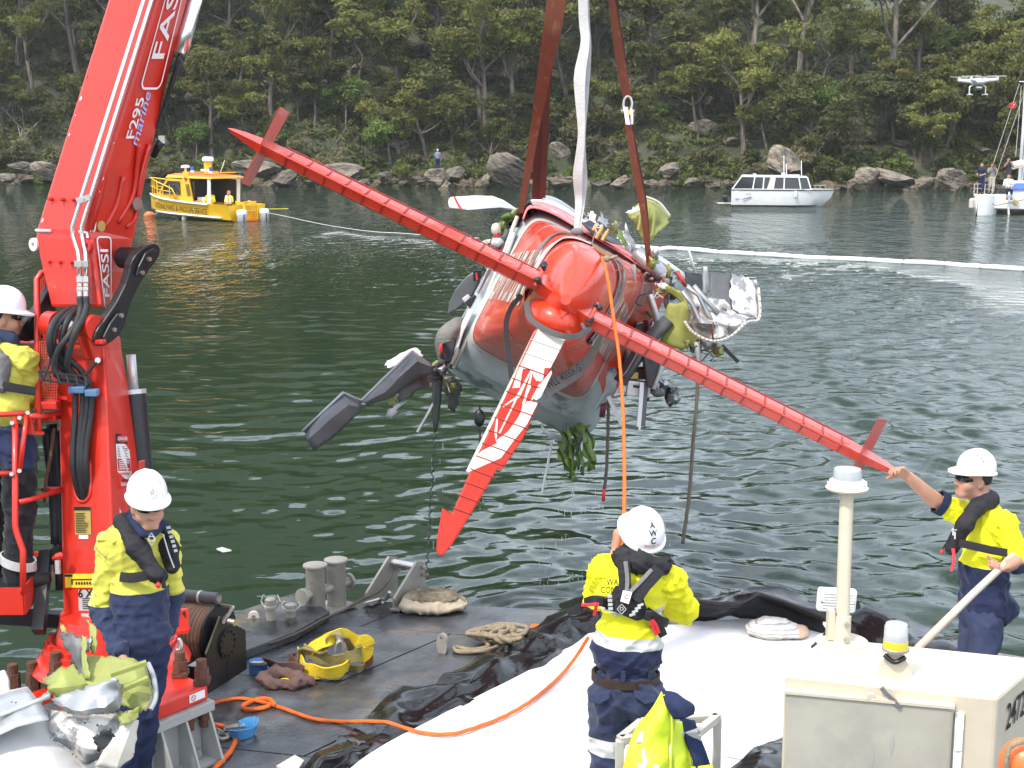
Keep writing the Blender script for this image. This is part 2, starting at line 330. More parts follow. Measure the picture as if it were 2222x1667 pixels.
m_rockwet=mat('tide stained sandstone',(0.135,0.100,0.055),0.8,var=0.45,scale=2.4,col2=(0.05,0.042,0.03),thr=0.5,bump=1.0,bscale=5,bdist=0.2)
def leaf_quads(centers,radii,n_each,size,r,up=0.5):
    """leaf-sized faces filling flattened clumps, denser near the top shell"""
    C=np.repeat(np.array(centers),n_each,0);R_=np.repeat(np.array(radii),n_each,0);n=len(C)
    d=r.normal(size=(n,3));d/=np.linalg.norm(d,axis=1)[:,None];d[:,2]=np.where((d[:,2]<-0.1)&(r.rand(n)<.7),-d[:,2],d[:,2])
    p=C+d*R_*(r.rand(n,1)**0.42)
    nn=d*0.6+r.normal(size=(n,3))*0.75+np.array([0,0,up]);nn/=np.linalg.norm(nn,axis=1)[:,None]
    a=np.cross(nn,r.normal(size=(n,3)));a/=np.linalg.norm(a,axis=1)[:,None];bb=np.cross(nn,a)
    s=size*(0.6+0.8*r.rand(n,1));l=s*(1.2+0.8*r.rand(n,1));a=a*l;bb=bb*s*0.55
    vs=np.stack([p-a,p+bb-a*.1,p+a,p-bb+a*.1],1).reshape(-1,3)
    return vs,np.arange(4*n).reshape(n,4)
def make_tree(seed,H,spread,kind_,leaf,bark,dense=1.0,lean=0.0,name='eucalyptus_tree'):
    r=random.Random(seed);nr=np.random.RandomState(seed);root=thing(name,'tree','tree')
    tb=MB();ends=[]
    base_r=0.018*H+0.05
    def limb(p,d,ln,rad,lvl):
        pts=[Vector(p)];q=Vector(p);dd=Vector(d).normalized();k=5
        for i in range(k):
            dd=(dd+Vector((r.uniform(-1,1),r.uniform(-1,1),r.uniform(-.35,.6)))*(0.20 if lvl else 0.09)).normalized();q=q+dd*ln/k;pts.append(q.copy())
        rads=[max(rad*(1-0.5*i/k),.018)for i in range(k+1)]
        tb.tube(pts,rads,6 if lvl<2 else 4,cap=False)
        if lvl==0:
            for i in range(r.randint(4,6)):
                a=i*2.4+r.uniform(-.5,.5);f=r.choice((2,3,3,4,4,5));limb(pts[f],Vector((math.cos(a)*spread,math.sin(a)*spread,r.uniform(.55,1.1))),ln*r.uniform(.5,.78),rads[f]*.62,1)
        elif lvl==1:
            for i in range(r.randint(2,4)):
                a=r.uniform(0,6.28);f=r.choice((2,3,4,5));limb(pts[f],dd+Vector((math.cos(a),math.sin(a),r.uniform(-.1,.6)))*.8,ln*r.uniform(.35,.6),rads[f]*.6,2)
            ends.append(pts[-1])
        else:
            ends.append(pts[-1]);
            if r.random()<.5:ends.append(pts[3])
    limb((0,0,-.5),(lean,r.uniform(-.1,.1),1),H*(.50 if kind_!='pole' else .72),base_r,0)
    tb.build('trunk',bark,root,smooth=True,recalc=False)
    if kind_!='bare':
        cs,rs=[],[]
        for e in ends:
            for _ in range(2 if r.random()<.55 else 1):
                w=r.uniform(.65,1.35)*(H/10)**.5;cs.append((e.x+r.uniform(-.5,.5),e.y+r.uniform(-.5,.5),e.z+r.uniform(-.1,.5)));rs.append((w,w*r.uniform(.8,1.2),w*r.uniform(.38,.62)))
        vs,fs=leaf_quads(cs,rs,int(92*dense),0.125,nr)
        make_obj('crown',vs,fs,leaf,root)
    return root
def make_shrub(seed,w,h,leaf,name='shrub'):
    r=random.Random(seed);nr=np.random.RandomState(seed);root=thing(name,'shrub','shrub');tb=MB();cs,rs=[],[]
    for i in range(r.randint(7,11)):
        a=r.uniform(0,6.28);q=r.random()**.6;e=Vector((math.cos(a)*w*q*.8,math.sin(a)*w*q*.8,h*r.uniform(.3,.9)*(1.15-q*.5)))
        tb.tube(catmull([(0,0,-.3),e*.5+Vector((0,0,.1)),e],3),[.05,.045,.04,.035,.03,.025,.02],4,cap=False)
        cs.append(tuple(e));z=r.uniform(.35,.6)*w;rs.append((z,z,z*.7))
    tb.build('stem',m_bark,root,smooth=True,recalc=False);vs,fs=leaf_quads(cs,rs,75,0.10,nr);make_obj('foliage',vs,fs,leaf,root);return root
def make_spiky(seed,name='grass_tree'):
    r=random.Random(seed);root=thing(name,'grass tree','plant');mb=MB()
    for i in range(90):
        a=r.uniform(0,6.28);el=r.uniform(-.1,1.5);ln=r.uniform(.8,1.3);d=Vector((math.cos(a)*math.cos(el),math.sin(a)*math.cos(el),math.sin(el)));s=d.cross(Vector((0,0,1))).normalized()*.035
        p0=Vector((0,0,.35));p1=p0+d*ln*.55;p2=p0+d*ln+Vector((0,0,-.35*ln*math.cos(el)))
        mb.add([p0-s*.5,p0+s*.5,p1+s,p1-s,p2],[(0,1,2,3),(3,2,4)])
    mb.build('foliage',m_leafC,root,recalc=False);tb=MB().cyl((0,0,-.3),(0,0,.4),.14,8);tb.build('stem',m_bark,root);return root
def boulder_mesh(seed,flat=1.0):
    bm=bmesh.new();bmesh.ops.create_icosphere(bm,subdivisions=4,radius=1.0);r=random.Random(seed)
    pl=[]
    for i in range(11):
        n=Vector((r.gauss(0,1),r.gauss(0,1),r.gauss(0,.8))).normalized();pl.append((n,r.uniform(.42,.82)))
    o=Vector((seed*3.1,seed*1.7,0))
    for v in bm.verts:
        p=v.co.copy()
        for n,d in pl:
            k=p.dot(n)
            if k>d:p-=n*(k-d)*0.99
        p+=v.normal*(0.05*mnoise.noise(p*1.8+o)+0.035*mnoise.noise(p*5+o)+0.07*mnoise.noise(Vector((p.x*1.2,p.y*1.2,p.z*9))+o))
        v.co=Vector((p.x,p.y,p.z*flat))
    me=bpy.data.meshes.new('boulder');bm.to_mesh(me);bm.free();me.polygons.foreach_set('use_smooth',[True]*len(me.polygons));smooth_by_angle(me,math.radians(17));return me
ZONES=[(-999,40,'at the far left'),(40,300,'behind the red crane boom'),(300,470,'above the yellow workboat bow'),(470,620,'behind the raised finlet'),(620,800,'above the big flat shore rock'),(800,960,'above the man on the rock'),
         (960,1110,'left of the brown lifting slings'),(1110,1260,'behind the grey lifting sling'),(1260,1420,'behind the thin brown lifting sling'),(1420,1570,'left of the white cabin boat'),(1570,1690,'above the white cabin boat stern'),(1690,1830,'above the white cabin boat bow'),
         (1830,2000,'above the split pale rocks'),(2000,2110,'below the hovering drone'),(2110,9999,'behind the catamaran mast')]
def to_px(p):
    q=Vector(p)-EYE;d=q.dot(FWD);return CX+F*q.x/d,CY-F*q.dot(UPV)/d
def zone(x):return next(z for a,b_,z in ZONES if a<=x<b_)
protos={}
SPEC=[('flat topped bright green eucalypt',5,8.5,1.15,'gum',m_leafA,m_bark,1.25,.1),('tall open crowned eucalypt',11,12.0,.75,'gum',m_leafA,m_bark2,1.0,.05),
        ('leaning thin crowned gum',23,10.0,.95,'gum',m_leafB,m_bark,1.0,.45),('dense dark bush tree',31,7.0,1.05,'gum',m_leafB,m_bark,1.7,0),('rounded fresh green tree',47,6.5,1.0,'gum',m_leafC,m_bark,1.4,.1),
        ('straight tall trunked gum',53,14.0,.6,'pole',m_leafA,m_bark2,1.0,0),('wispy grey scrub tree',61,5.5,1.2,'gum',m_leafD,m_bark,1.0,.25),('bare grey dead tree',71,6.5,1.1,'bare',None,m_bark2,1,.3),
        ('twisted forked gum',83,9.5,1.3,'gum',m_leafA,m_bark2,.8,-.4),('spreading dark olive eucalypt',97,9.0,1.2,'gum',m_leafB,m_bark,1.2,-.15)]
ppl=[]
for i,(lb,sd,H,spd,kd,lf,bk,dn,ln)in enumerate(SPEC):
    ppl.append(make_tree(sd,H,spd,kd,lf,bk,dn,ln,'dead_tree' if kd=='bare' else 'eucalyptus_tree'))
used=[False]*len(SPEC)
def plant(i,loc,rz,sc,row=''):
    px,_=to_px(loc);lb=SPEC[i][0]+' '+row+' '+zone(px);g='trees: '+lb
    lb=' '.join(lb.split())
    root=ppl[i]
    if loc[0]>8 and loc[1]-shore_y(loc[0])>20:sc*=.85
    if not used[i]:
        used[i]=True;root.location=loc;root.rotation_euler=(0,0,rz);root.scale=(sc,sc,sc);root['label']=lb;root['group']='trees of the far hillside';return root
    return dup(root,loc,rz,sc,lb,'trees of the far hillside')
tr=random.Random(21)
rows=[(2.5,3.0,(2,6,4,8,3,6,7,2,9),'by the shore',.75),(6.5,3.1,(0,2,3,8,1,9,4,2),'on the lower slope',.9),(11.5,3.4,(0,1,9,5,3,8,7,0),'midway up',1.2),(17.5,3.7,(0,1,9,5,4,0,3),'high up',1.25),(24,4.3,(0,1,9,0,3),'on the upper slope',1.3),(31,5.0,(0,9,3,0),'at the top',1.35)]
for d,stp,kinds_,row,s0 in rows:
    x=-56.0
    while x<52:
        yy=shore_y(x)+d+tr.uniform(-1.8,1.8);xx=x+tr.uniform(-1.2,1.2)
        k=tr.choice(kinds_)
        if xx>8 and d>30 and tr.random()<.35:x+=stp;continue
        if xx>14 and k in(9,3)and tr.random()<.6:k=0
        if not(row=='by the shore' and tr.random()<.35):
            plant(k,(xx,yy,hill_z(xx,yy)),tr.uniform(0,6.28),s0*tr.uniform(.75,1.2),row)
        x+=stp*tr.uniform(.75,1.3)
# trees the photograph lets one point at
for i,px,py,sc,rz in((5,247+340,400*0+250,.95,1),(8,868,330,1.05,.4),(2,990,300,1.1,2.2),(1,1055,285,1.25,1),(2,1790,350,1.0,2.9),(8,1640,280,1.0,5),(7,1690,250,1.0,3),(1,460,340,1.0,4),(7,30,350,1.1,1),(8,2050,320,1.0,2.0)):
    p=hill_pt(px,py);plant(i,p,rz,sc,'standing clear')
sh=[make_shrub(3,.9,1.3,m_leafB),make_shrub(8,1.1,1.0,m_leafC),make_shrub(14,1.2,1.5,m_leafD),make_spiky(19)]
SHL=['dark green shrub','low fresh green shrub','dry grey green bush','spiky green grass tree'];su=[False]*4
def shrub_at(k,loc,rz,sc,row):
    px,_=to_px(loc);lb=SHL[k]+' '+row+' '+zone(px)
    if not su[k]:su[k]=True;o=sh[k];o.location=loc;o.rotation_euler=(0,0,rz);o.scale=(sc,)*3;o['label']=lb;o['group']='shrubs of the far hillside'
    else:dup(sh[k],loc,rz,sc,lb,'shrubs of the far hillside')
for d,stp,row in((.7,2.6,'by the water'),(1.8,2.0,'at the waterside'),(4.5,2.5,'just above the rocks'),(9,3.2,'under the trees'),(14,4.2,'between the trunks')):
    x=-52.0
    while x<48:
        xx=x+tr.uniform(-.9,.9);yy=shore_y(xx)+d+tr.uniform(-1.2,1.2);k=tr.choice((0,0,1,1,2,2,3))
        shrub_at(k,(xx,yy,hill_z(xx,yy)),tr.uniform(0,6.28),tr.uniform(.6,1.25),row);x+=stp*tr.uniform(.7,1.4)
# ground cover that nobody could count
un=np.random.RandomState(4);cs,rs=[],[]
for i in range(9500):
    x=un.uniform(-58,54);d=1.5+un.rand()**1.35*58;y=shore_y(x)+d
    if mnoise.noise(Vector((x*.13,d*.2,9)))<-.42:continue
    s=un.uniform(.35,.95)+d*.012;cs.append((x,y,hill_z(x,y)+.1));rs.append((s,s,s*.75))
vs,fs=leaf_quads(cs,rs,22,0.165,un,.6)
ug=make_obj('undergrowth',vs,fs,m_leafB,origin=(0,0,0));kind(tag(ug,'dense dark undergrowth covering the far slope'),'stuff')
# boulders along the waterline
bms=[boulder_mesh(i+1,f)for i,f in enumerate((.8,.65,.9,.7,.55,.75))]
for me in bms:me.materials.append(m_rock)
wet=[me.copy()for me in bms]
for me in wet:me.materials.clear();me.materials.append(m_rockwet)
bcount=[0]
def boulder(loc,dims,rot,k,label,w=False):
    o=bpy.data.objects.new('boulder',(wet if w else bms)[k%6]);COL.objects.link(o);o.location=loc;o.scale=dims;o.rotation_euler=rot;tag(o,label,'rock','boulders along the far shore');ORG[o.name]=Vector(loc);return o
for px,py,w,h,rot,k,lb in((745,378,108,66,(.1,.05,.2),1,'long layered pale sandstone slab at the waterline'),(1105,372,100,84,(.2,.45,.4),0,'big pointed grey boulder left of the slings'),(1060,392,34,40,(.3,-.6,1),2,'small tilted block leaning on the big pointed boulder'),(947,386,52,46,(0,0,.1),2,'square boulder the onlooker stands on'),
        (830,385,44,42,(.2,.3,.6),3,'angular boulder left of the onlooker rock'),(902,392,60,36,(0,.2,2),4,'flat dark boulder beside the onlooker rock'),(990,380,60,50,(.1,0,1.2),5,'rounded brown boulder right of the onlooker'),(1697,362,96,110,(.1,.75,.2),1,'tall tilted rock slab behind the white cabin boat'),
        (1890,396,92,70,(.1,.3,.7),0,'pale split rock between the cabin boat and catamaran'),(1950,388,130,66,(.1,.28,.2),4,'wide sloping pale rock left of the catamaran'),(2068,392,62,62,(.2,.3,.2),2,'rounded triangular rock near the catamaran'),(1455,375,64,66,(.1,.2,.9),3,'grey boulder right of the thin brown sling'),(1350,398,54,46,(.1,0,.3),5,'brown boulder behind the thin brown sling'),
        (1210,396,80,46,(0,.2,1.3),4,'flat grey rock between the slings'),(1240,245,84,56,(.1,.1,.4),1,'pale rock outcrop high on the slope behind the slings'),(1050,150,120,60,(.1,.1,.1),4,'weathered rock ledge high on the slope'),(860,300,56,60,(.3,.2,.2),3,'cracked grey outcrop on the lower slope'),(555,372,120,66,(0,.1,.1),1,'ochre rock shelf behind the workboat'),(620,390,70,60,(.2,0,.8),5,'brown boulder right of the workboat'),
        (40,366,60,46,(.1,.2,.1),3,'pale boulder at the left edge of the shore'),(100,372,70,44,(.1,.3,.5),0,'pale boulder left of the crane boom'),(15,385,60,44,(0,0,1),4,'dark boulder at the waterline far left'),(1215,330,50,36,(0,.6,.3),2,'tilted slab above the shore behind the slings'),(1330,318,50,42,(.2,.6,.3),1,'leaning slab above the thin brown sling'),(690,395,46,34,(0,0,.4),3,'small brown boulder at the waterline')):
    p=hill_pt(px,py+h*.3)if py<330 else G(px,min(404+(px-100)*.006,416),0)
    sc=F/DEP(p);dx,dz=w/sc*.54,h/sc*.54
    if py>=330:p=Vector((p.x,p.y+.6,(404+(px-100)*.006-py)/sc))
    boulder(p,(dx,(dx+dz)*.5,dz),rot,k,lb)
x=-50.0;j=0
WH=['small brown rock','flat tide stained rock','rounded dark rock','pale broken rock']
while x<47:
    s=tr.uniform(.35,1.15);yy=shore_y(x)-.1+tr.uniform(-.5,.9);px,_=to_px((x,yy,0))
    boulder((x,yy,tr.uniform(0,.35)),(s*1.25,s,s*.8),(tr.uniform(-.3,.3),tr.uniform(-.3,.3),tr.uniform(0,6.28)),j,WH[j%4]+' at the waterline '+zone(px),tr.random()<.55);j+=1;x+=tr.uniform(.4,1.2)
for q in range(34):
    xx=tr.uniform(-50,46);yy=shore_y(xx)+tr.uniform(2,20);s=tr.uniform(.5,1.3);px,_=to_px((xx,yy,hill_z(xx,yy)))
    boulder((xx,yy,hill_z(xx,yy)+.1),(s*1.3,s,s*.75),(tr.uniform(-.3,.3),tr.uniform(-.3,.3),tr.uniform(0,6.28)),q,['mossy rock','pale rock','half buried rock'][q%3]+' on the slope '+zone(px))
# ------------------------------------------------------------------ red knuckle boom crane
m_red=mat('crane red enamel',(0.60,0.026,0.012),0.36,var=0.10,scale=3,coat=0.22,bump=0.03,col2=(0.42,0.03,0.02),thr=0.66,sharp=.1)
m_redworn=mat('chipped red enamel',(0.60,0.020,0.017),0.35,var=0.1,scale=14,col2=(0.72,0.68,0.62),thr=0.74,sharp=0.01,coat=0.2)
m_black=mat('black painted steel',(0.014,0.014,0.016),0.38,var=0.2,scale=8,bump=0.03)
m_rub=mat('black rubber hose',(0.018,0.018,0.02),0.6,var=0.25,scale=40,bump=0.08)
m_steel=mat('bare steel',(0.50,0.48,0.44),0.3,metal=0.9,var=0.15,scale=12)
m_chrome=mat('bright plated tube',(0.72,0.72,0.70),0.2,metal=0.95,var=0.08,scale=9)
m_white=mat('white paint',(0.80,0.80,0.78),0.4,var=0.06,scale=7)
m_grey=mat('grey painted steel',(0.36,0.36,0.34),0.5,var=0.12,scale=4,col2=(0.26,0.16,0.08),thr=0.72,sharp=0.03,bump=0.03)
m_rust=mat('rusty bolt',(0.115,0.050,0.030),0.9,var=0.45,scale=16,bump=0.5)
m_blue=mat('blue clamp',(0.10,0.20,0.36),0.5,scale=12)
m_ink=mat('black lettering',(0.012,0.012,0.014),0.5,var=0.05)
m_inkred=mat('red lettering',(0.55,0.03,0.03),0.5,var=0.05)
m_inkblue=mat('pale blue lettering',(0.36,0.50,0.85),0.4,var=0.05)
m_yel=mat('yellow plate',(0.74,0.56,0.03),0.45,var=0.1,scale=20)
m_gold=mat('brass coloured plate',(0.50,0.36,0.10),0.4,metal=0.3,var=0.15,scale=20)
m_alu=mat('silver label',(0.58,0.58,0.58),0.35,metal=0.4,var=0.1,scale=15)
WX,UX=Vector((.866,-.5,0)),Vector((.5,.866,0))
crane=thing('marine_crane','red knuckle boom crane with black link plates and white lettering at left','crane',G(250,1600,.25))
D0=8.85
def stn(l,f,r,y):
    a,b_,c=P(l,y,D0),P(f,y,D0-.17),P(r,y,D0+.27);return[a,b_,c,a+c-b_]
bo=[stn(273,378,447,-124),stn(234,339,409,0),stn(176,284,362,185),stn(120,228,322,364),stn(78,192,297,498)]
mb=MB();mb.grid(bo,close=True);mb.f+=[(0,1,2,3)];mb.m+=[0]
lo=[bo[-1],stn(76,198,291,518),stn(92,209,277,590),stn(111,222,262,668)]
o=len(mb.v);mb.grid(lo,close=True);mb.f+=[tuple(o+12+i for i in range(4))];mb.m+=[0]
boom=mb.build('boom',[m_red],crane,bevel=0.022)
# hexagonal edge strips along the boom, cheek plates below
for e,nm in((1,'boom_edge'),):
    t_=MB().tube([s[1]+Vector((0.0,.012,0))for s in bo],.03,8);t_.build(nm,m_red,crane,smooth=True)
def face(q0,q1,a,b_,off=0.005):
    """point on the side of a box section: s along from station q0 to q1, t across corner a->b"""
    n=(q0[b_]-q0[a]).cross(q1[a]-q0[a]).normalized()
    if n.dot(EYE-q0[a])<0:n=-n
    def f(s,t):A=q0[a].lerp(q1[a],s);B=q0[b_].lerp(q1[b_],s);return A.lerp(B,t)+n*off
    return f
fs_=face(bo[4],bo[1],1,2) # right hand side of the boom
Lb=(bo[1][1]-bo[4][1]).length;Wb=.50
def on_side(s0,t0):return lambda x,y:fs_(s0+x/Lb,t0-y/Wb)
def ring2(wd,ht,rad,th,fn,m=0,mb=None,n=5):
    """rounded rectangle outline as flat print"""
    def loop(w,h,r):return[(sx*(w/2-r)+r*math.cos(a0+i*math.pi/2/n),sy*(h/2-r)+r*math.sin(a0+i*math.pi/2/n))for sx,sy,a0 in((1,1,0),(-1,1,math.pi/2),(-1,-1,math.pi),(1,-1,1.5*math.pi))for i in range(n+1)]
    A,B=loop(wd,ht,rad),loop(wd-2*th,ht-2*th,max(rad-th,.004));mb.grid([[fn(*p)for p in A],[fn(*p)for p in B]],m,close=True)
mb=MB();f1=on_side(.955,.50);mb.text('FASSI',.235,f1,bold=.012,sx=1.22);ring2(1.02,.27,.06,.014,f1,mb=mb);mb.build('maker_sign',m_white,crane,recalc=False)
mb=MB();mb.text('F295',.135,on_side(.485,.33),bold=.012,sx=1.05);mb.build('model_lettering',m_white,crane,recalc=False)
mb=MB();mb.text('marine',.125,on_side(.475,.475),bold=.005,shear=.35);mb.build('marine_lettering',m_inkblue,crane,recalc=False)
fl=face(lo[3],lo[1],1,2);Ll=(lo[1][1]-lo[3][1]).length
def on_low(s0,t0,wl=.36):return lambda x,y:fl(s0+x/Ll,t0-y/wl)
mb=MB();f1=on_low(.50,.27);mb.text('FASSI',.105,f1,bold=.012,sx=1.3);ring2(.46,.125,.03,.010,f1,mb=mb);mb.build('maker_sign',m_white,crane,recalc=False)
# pressed ribs on the boom side
for pts in(((.02,.55),(.14,.72),(.30,.62),(.36,.55)),((-.06,.75),(.05,.90),(.2,.80),(.36,.82)),((-.02,.30),(.10,.42),(.22,.40))):
    MB().tube(catmull([fs_(max(a,0)+.01,b_)-Vector((0,0,0))for a,b_ in pts],5),.016,6).build('pressed_rib',m_red,crane,smooth=True)
side_n=(WX*1).normalized()
for px,py,r in((292,442,.042),(268,540,.042)):
    c=P(px,py,D0-.0);c=fs_(max(0,(498-py)/498.),.80)if py<498 else fl(.80,.80)
    MB().cyl(c-side_n*.02,c+side_n*.03,r,18).build('pivot_pin',m_steel,crane,smooth='auto')
c=fs_(0.015,.22);MB().cyl(c,c+side_n*.004,.034,20).build('round_sticker',m_gold,crane)
for px,py,q in((110,432,0),(135,433,0),(160,434,0),(108,568,1),(131,569,1),(156,570,1)):
    c=P(px,py,D0-.17*min(max((px-90)/110.,0),1)-.005);MB().cyl(c+UX*.02,c-UX*.02,.011,8).build('bolt',m_red,crane)
# chipped fold edge and lifting eyes
MB().tube([P(78,500,D0-.01),P(110,501,D0-.06)],.010,6).build('chipped_edge',m_white,crane);MB().tube([P(172,503,D0-.16),P(188,506,D0-.18),P(190,517,D0-.185)],.010,6).build('chipped_edge',m_white,crane)
mb=MB();c=fs_(0.0,.06);mb.add([fs_(.035,.03,),fs_(.035,.10),fs_(.0,.13),fs_(-.03,.09),fs_(-.03,.02)],[(0,1,2,3,4)]);mb.build('paint_chip',m_white,crane,recalc=False)
for px,py,d in((71,531,D0),(187,534,D0-.2)):
    c=P(px,py,d);mb=MB();r1,r2=.036,.016;n=14;A=[c+(WX*math.cos(a)+Vector((0,0,1))*math.sin(a)*1.15)*r1 for a in[6.283*i/n for i in range(n)]];B=[c+(WX*math.cos(a)+Vector((0,0,1))*math.sin(a))*r2 for a in[6.283*i/n for i in range(n)]]
    off=UX*.03;mb.grid([A,B,[p+off for p in B],[p+off for p in A],A],close=True);mb.build('lifting_eye',m_redworn if d<D0 else m_white,crane,smooth='auto')
for i in range(16):
    s_=rng.uniform(.0,.9);A_=bo[4][1].lerp(bo[1][1],s_)if i%2 else bo[4][0].lerp(bo[1][0],s_)+RGT*.035-FWD*.02;w_=rng.uniform(.004,.010);ax_=(bo[1][1]-bo[4][1]).normalized()
    MB().prism([A_-FWD*.012+ax_*w_*rng.uniform(1,3),A_-FWD*.012+RGT*w_,A_-FWD*.012-ax_*w_*rng.uniform(1,2.5),A_-FWD*.012-RGT*w_*.6],-FWD*.002).build('paint_chip',m_white if i%3 else m_rust,crane)
# hydraulic pipes on the front, then hoses
for dx in(0,17):
    pts=[P(349+dx,-120,D0-.24),P(312+dx,0,D0-.24),P(204+dx*1.1,340,D0-.24),P(157+dx*1.2,492,D0-.22),P(158+dx*1.15,512,D0-.2),P(169+dx*.95,545,D0-.2),P(172+dx*.85,570,D0-.2),P(173+dx*.75,600,D0-.2)]
    MB().tube(pts,.0125,10).build('hydraulic_pipe',m_chrome,crane,smooth=True)
    mb=MB()
    for y0,y1,r in((600,613,.021),(615,622,.017),(623,631,.020),(632,646,.017)):mb.cyl(P(173+dx*.75,y0,D0-.2),P(173.5+dx*.75,y1,D0-.2),r,6 if r>.019 else 12)
    mb.build('hose_fitting',m_steel,crane)
for px,py in((181,432),(177,572)):
    mb=MB();c=P(px,py,D0-.25);mb.box(c,(.085,.02,.035),Matrix.Rotation(-.3 if py<500 else 0,3,'Y'));mb.cyl(c+V(0,0,0),c+V(0,-.025,0),.009,8);mb.build('pipe_clamp',m_steel,crane)
hz_=[[(173,644,.2),(175,672,.21),(167,700,.27),(148,730,.33),(126,760,.33),(118,795,.3),(128,818,.28),(158,823,.22),(182,832,.18),(196,848,.17)],
       [(186,644,.2),(187,668,.21),(180,692,.27),(166,715,.33),(155,745,.33),(147,780,.3),(148,802,.26),(165,822,.2),(186,842,.17)],
       [(166,664,.02),(140,678,.2),(122,694,.3),(110,715,.35),(107,745,.35),(114,775,.3),(136,800,.24),(160,826,.19),(180,850,.17)],
       [(170,664,.02),(150,682,.2),(128,700,.29),(117,722,.32),(116,746,.32),(128,775,.27),(150,800,.22),(178,832,.17)],
       [(172,668,.05),(150,690,.24),(138,716,.28),(134,742,.28),(145,776,.24),(172,800,.2),(196,836,.18)]]
for h_ in hz_:MB().tube(catmull([P(x,y,D0-k)for x,y,k in h_],6),.0205,10).build('hydraulic_hose',m_rub,crane,smooth=True)
hz2=[[(164,852),(163,900),(159,960),(158,1010),(166,1055),(178,1085)],[(180,852),(178,900),(172,960),(171,1010),(178,1060),(184,1088)],[(190,855),(187,900),(179,960),(178,1010),(184,1050),(188,1080)],[(200,855),(197,905),(188,965),(186,1010),(190,1050),(191,1078)]]
for i,h_ in enumerate(hz2):MB().tube(catmull([P(x,y,D0-.155 if j<4 else D0-.155+.05*(j-3))for j,(x,y)in enumerate(h_)],5),.019,10).build('hydraulic_hose',m_rub,crane,smooth=True)
MB().tube([P(193,855,D0-.14),P(186,935,D0-.13)],.012,6).build('spacer_rod',m_rub,crane)
# black link plates with bosses
def dogbone(a,b_,ra,rb,neck,n=14):
    ax=(b_-a);L_=ax.length;ay=ax.normalized();s=UX
    q=[]
    for i in range(n+1):th=math.radians(-35+250*i/n);q.append(a+s*(math.cos(th)*ra)-ay*(math.sin(th)*ra))
    q.append(a.lerp(b_,.35)-s*neck);q.append(a.lerp(b_,.6)-s*neck)
    for i in range(n+1):th=math.radians(145+250*i/n);q.append(b_+s*(math.cos(th)*rb)-ay*(math.sin(th)*rb))
    q.append(a.lerp(b_,.62)+s*neck);q.append(a.lerp(b_,.36)+s*neck);return q
bb_=P(240,715,D0-.15);bt_=P(316,562,D0+.0)
MB().prism(dogbone(bt_,bb_,.112,.118,.065),WX*-.06).build('link_plate',m_black,crane,bevel=.006)
for c,rr in((bt_,.05),(bb_,.052)):
    d_=(bb_-bt_).normalized()*(1 if c is bt_ else-1);MB().prism([c+UX*rr+d_*-.05,c+UX*rr+d_*.05,c+UX*.03+d_*.12,c-UX*.03+d_*.12,c-UX*rr+d_*.05,c-UX*rr-d_*.05,c-d_*.08],WX*.022).build('keeper_plate',m_black,crane,bevel=.006)
    for k in(.0,.1):MB().cyl(c+d_*k+WX*.02,c+d_*k+WX*.04,.014,10).build('bolt',m_steel,crane)
MB().cyl(bt_-WX*.06,bt_-WX*.2,.07,16).build('link_pin',m_black,crane,smooth='auto')
c2=P(82,706,D0+.10);MB().prism(dogbone(c2+(bt_-bb_)*.9,c2,.112,.118,.065),WX*-.06).build('link_plate',m_black,crane,bevel=.006)
MB().lathe(c2-WX*.01,WX,[(.085,0),(.085,.03),(.07,.035),(.07,.06),(.06,.06),(.06,.09)],20).build('link_boss',m_black,crane,smooth='auto')
# mast with yoke
ma=[stn(112,226,262,728),stn(118,228,265,760),stn(125,233,283,855),stn(128.3,238.6,300,1000),stn(132.7,246.4,323,1200),stn(136,252,340,1345)]
mb=MB();mb.grid(ma,close=True);mb.f+=[(0,1,2,3)];mb.m+=[0];mb.build('mast',m_red,crane,bevel=.02)
yc=P(105,703,D0-.02)
for a,b_,r in((0,.09,.082),(.30,.42,.082)):
    MB().cyl(yc+WX*a,yc+WX*b_,r,24).build('yoke_ring',m_red,crane,smooth='auto')
MB().cyl(yc+WX*.08,yc+WX*.32,.042,20).build('main_pin',m_steel,crane,smooth='auto')
for s_ in(.045,.36):MB().hexa([yc+WX*(s_-.045)+UX*k+V(0,0,z)for k,z in((-.08,0),(.08,0),(.12,-.2),(-.02,-.2))],[yc+WX*(s_+.05)+UX*k+V(0,0,z)for k,z in((-.08,0),(.08,0),(.12,-.2),(-.02,-.2))]).build('yoke_arm',m_red,crane,bevel=.012)
MB().box(P(172,652,D0+.12),(.30,.10,.06),Matrix.Rotation(-.52,3,'Z')).build('cross_member',m_red,crane)
MB().bar(P(118,742,D0-.1),P(226,742,D0-.24),.05,.03).build('cross_rib',m_red,crane,bevel=.008)
MB().prism([P(120,858,D0-.04),P(150,860,D0-.08),P(150,868,D0-.08),P(121,866,D0-.04)],UX*-.01).build('bolt_strip',m_red,crane)
ff=lambda s,t,off=.006:ma[2][0].lerp(ma[5][0],s).lerp(ma[2][1].lerp(ma[5][1],s),t)-UX*off
def yf(py):return(py-855)/(1345-855.)
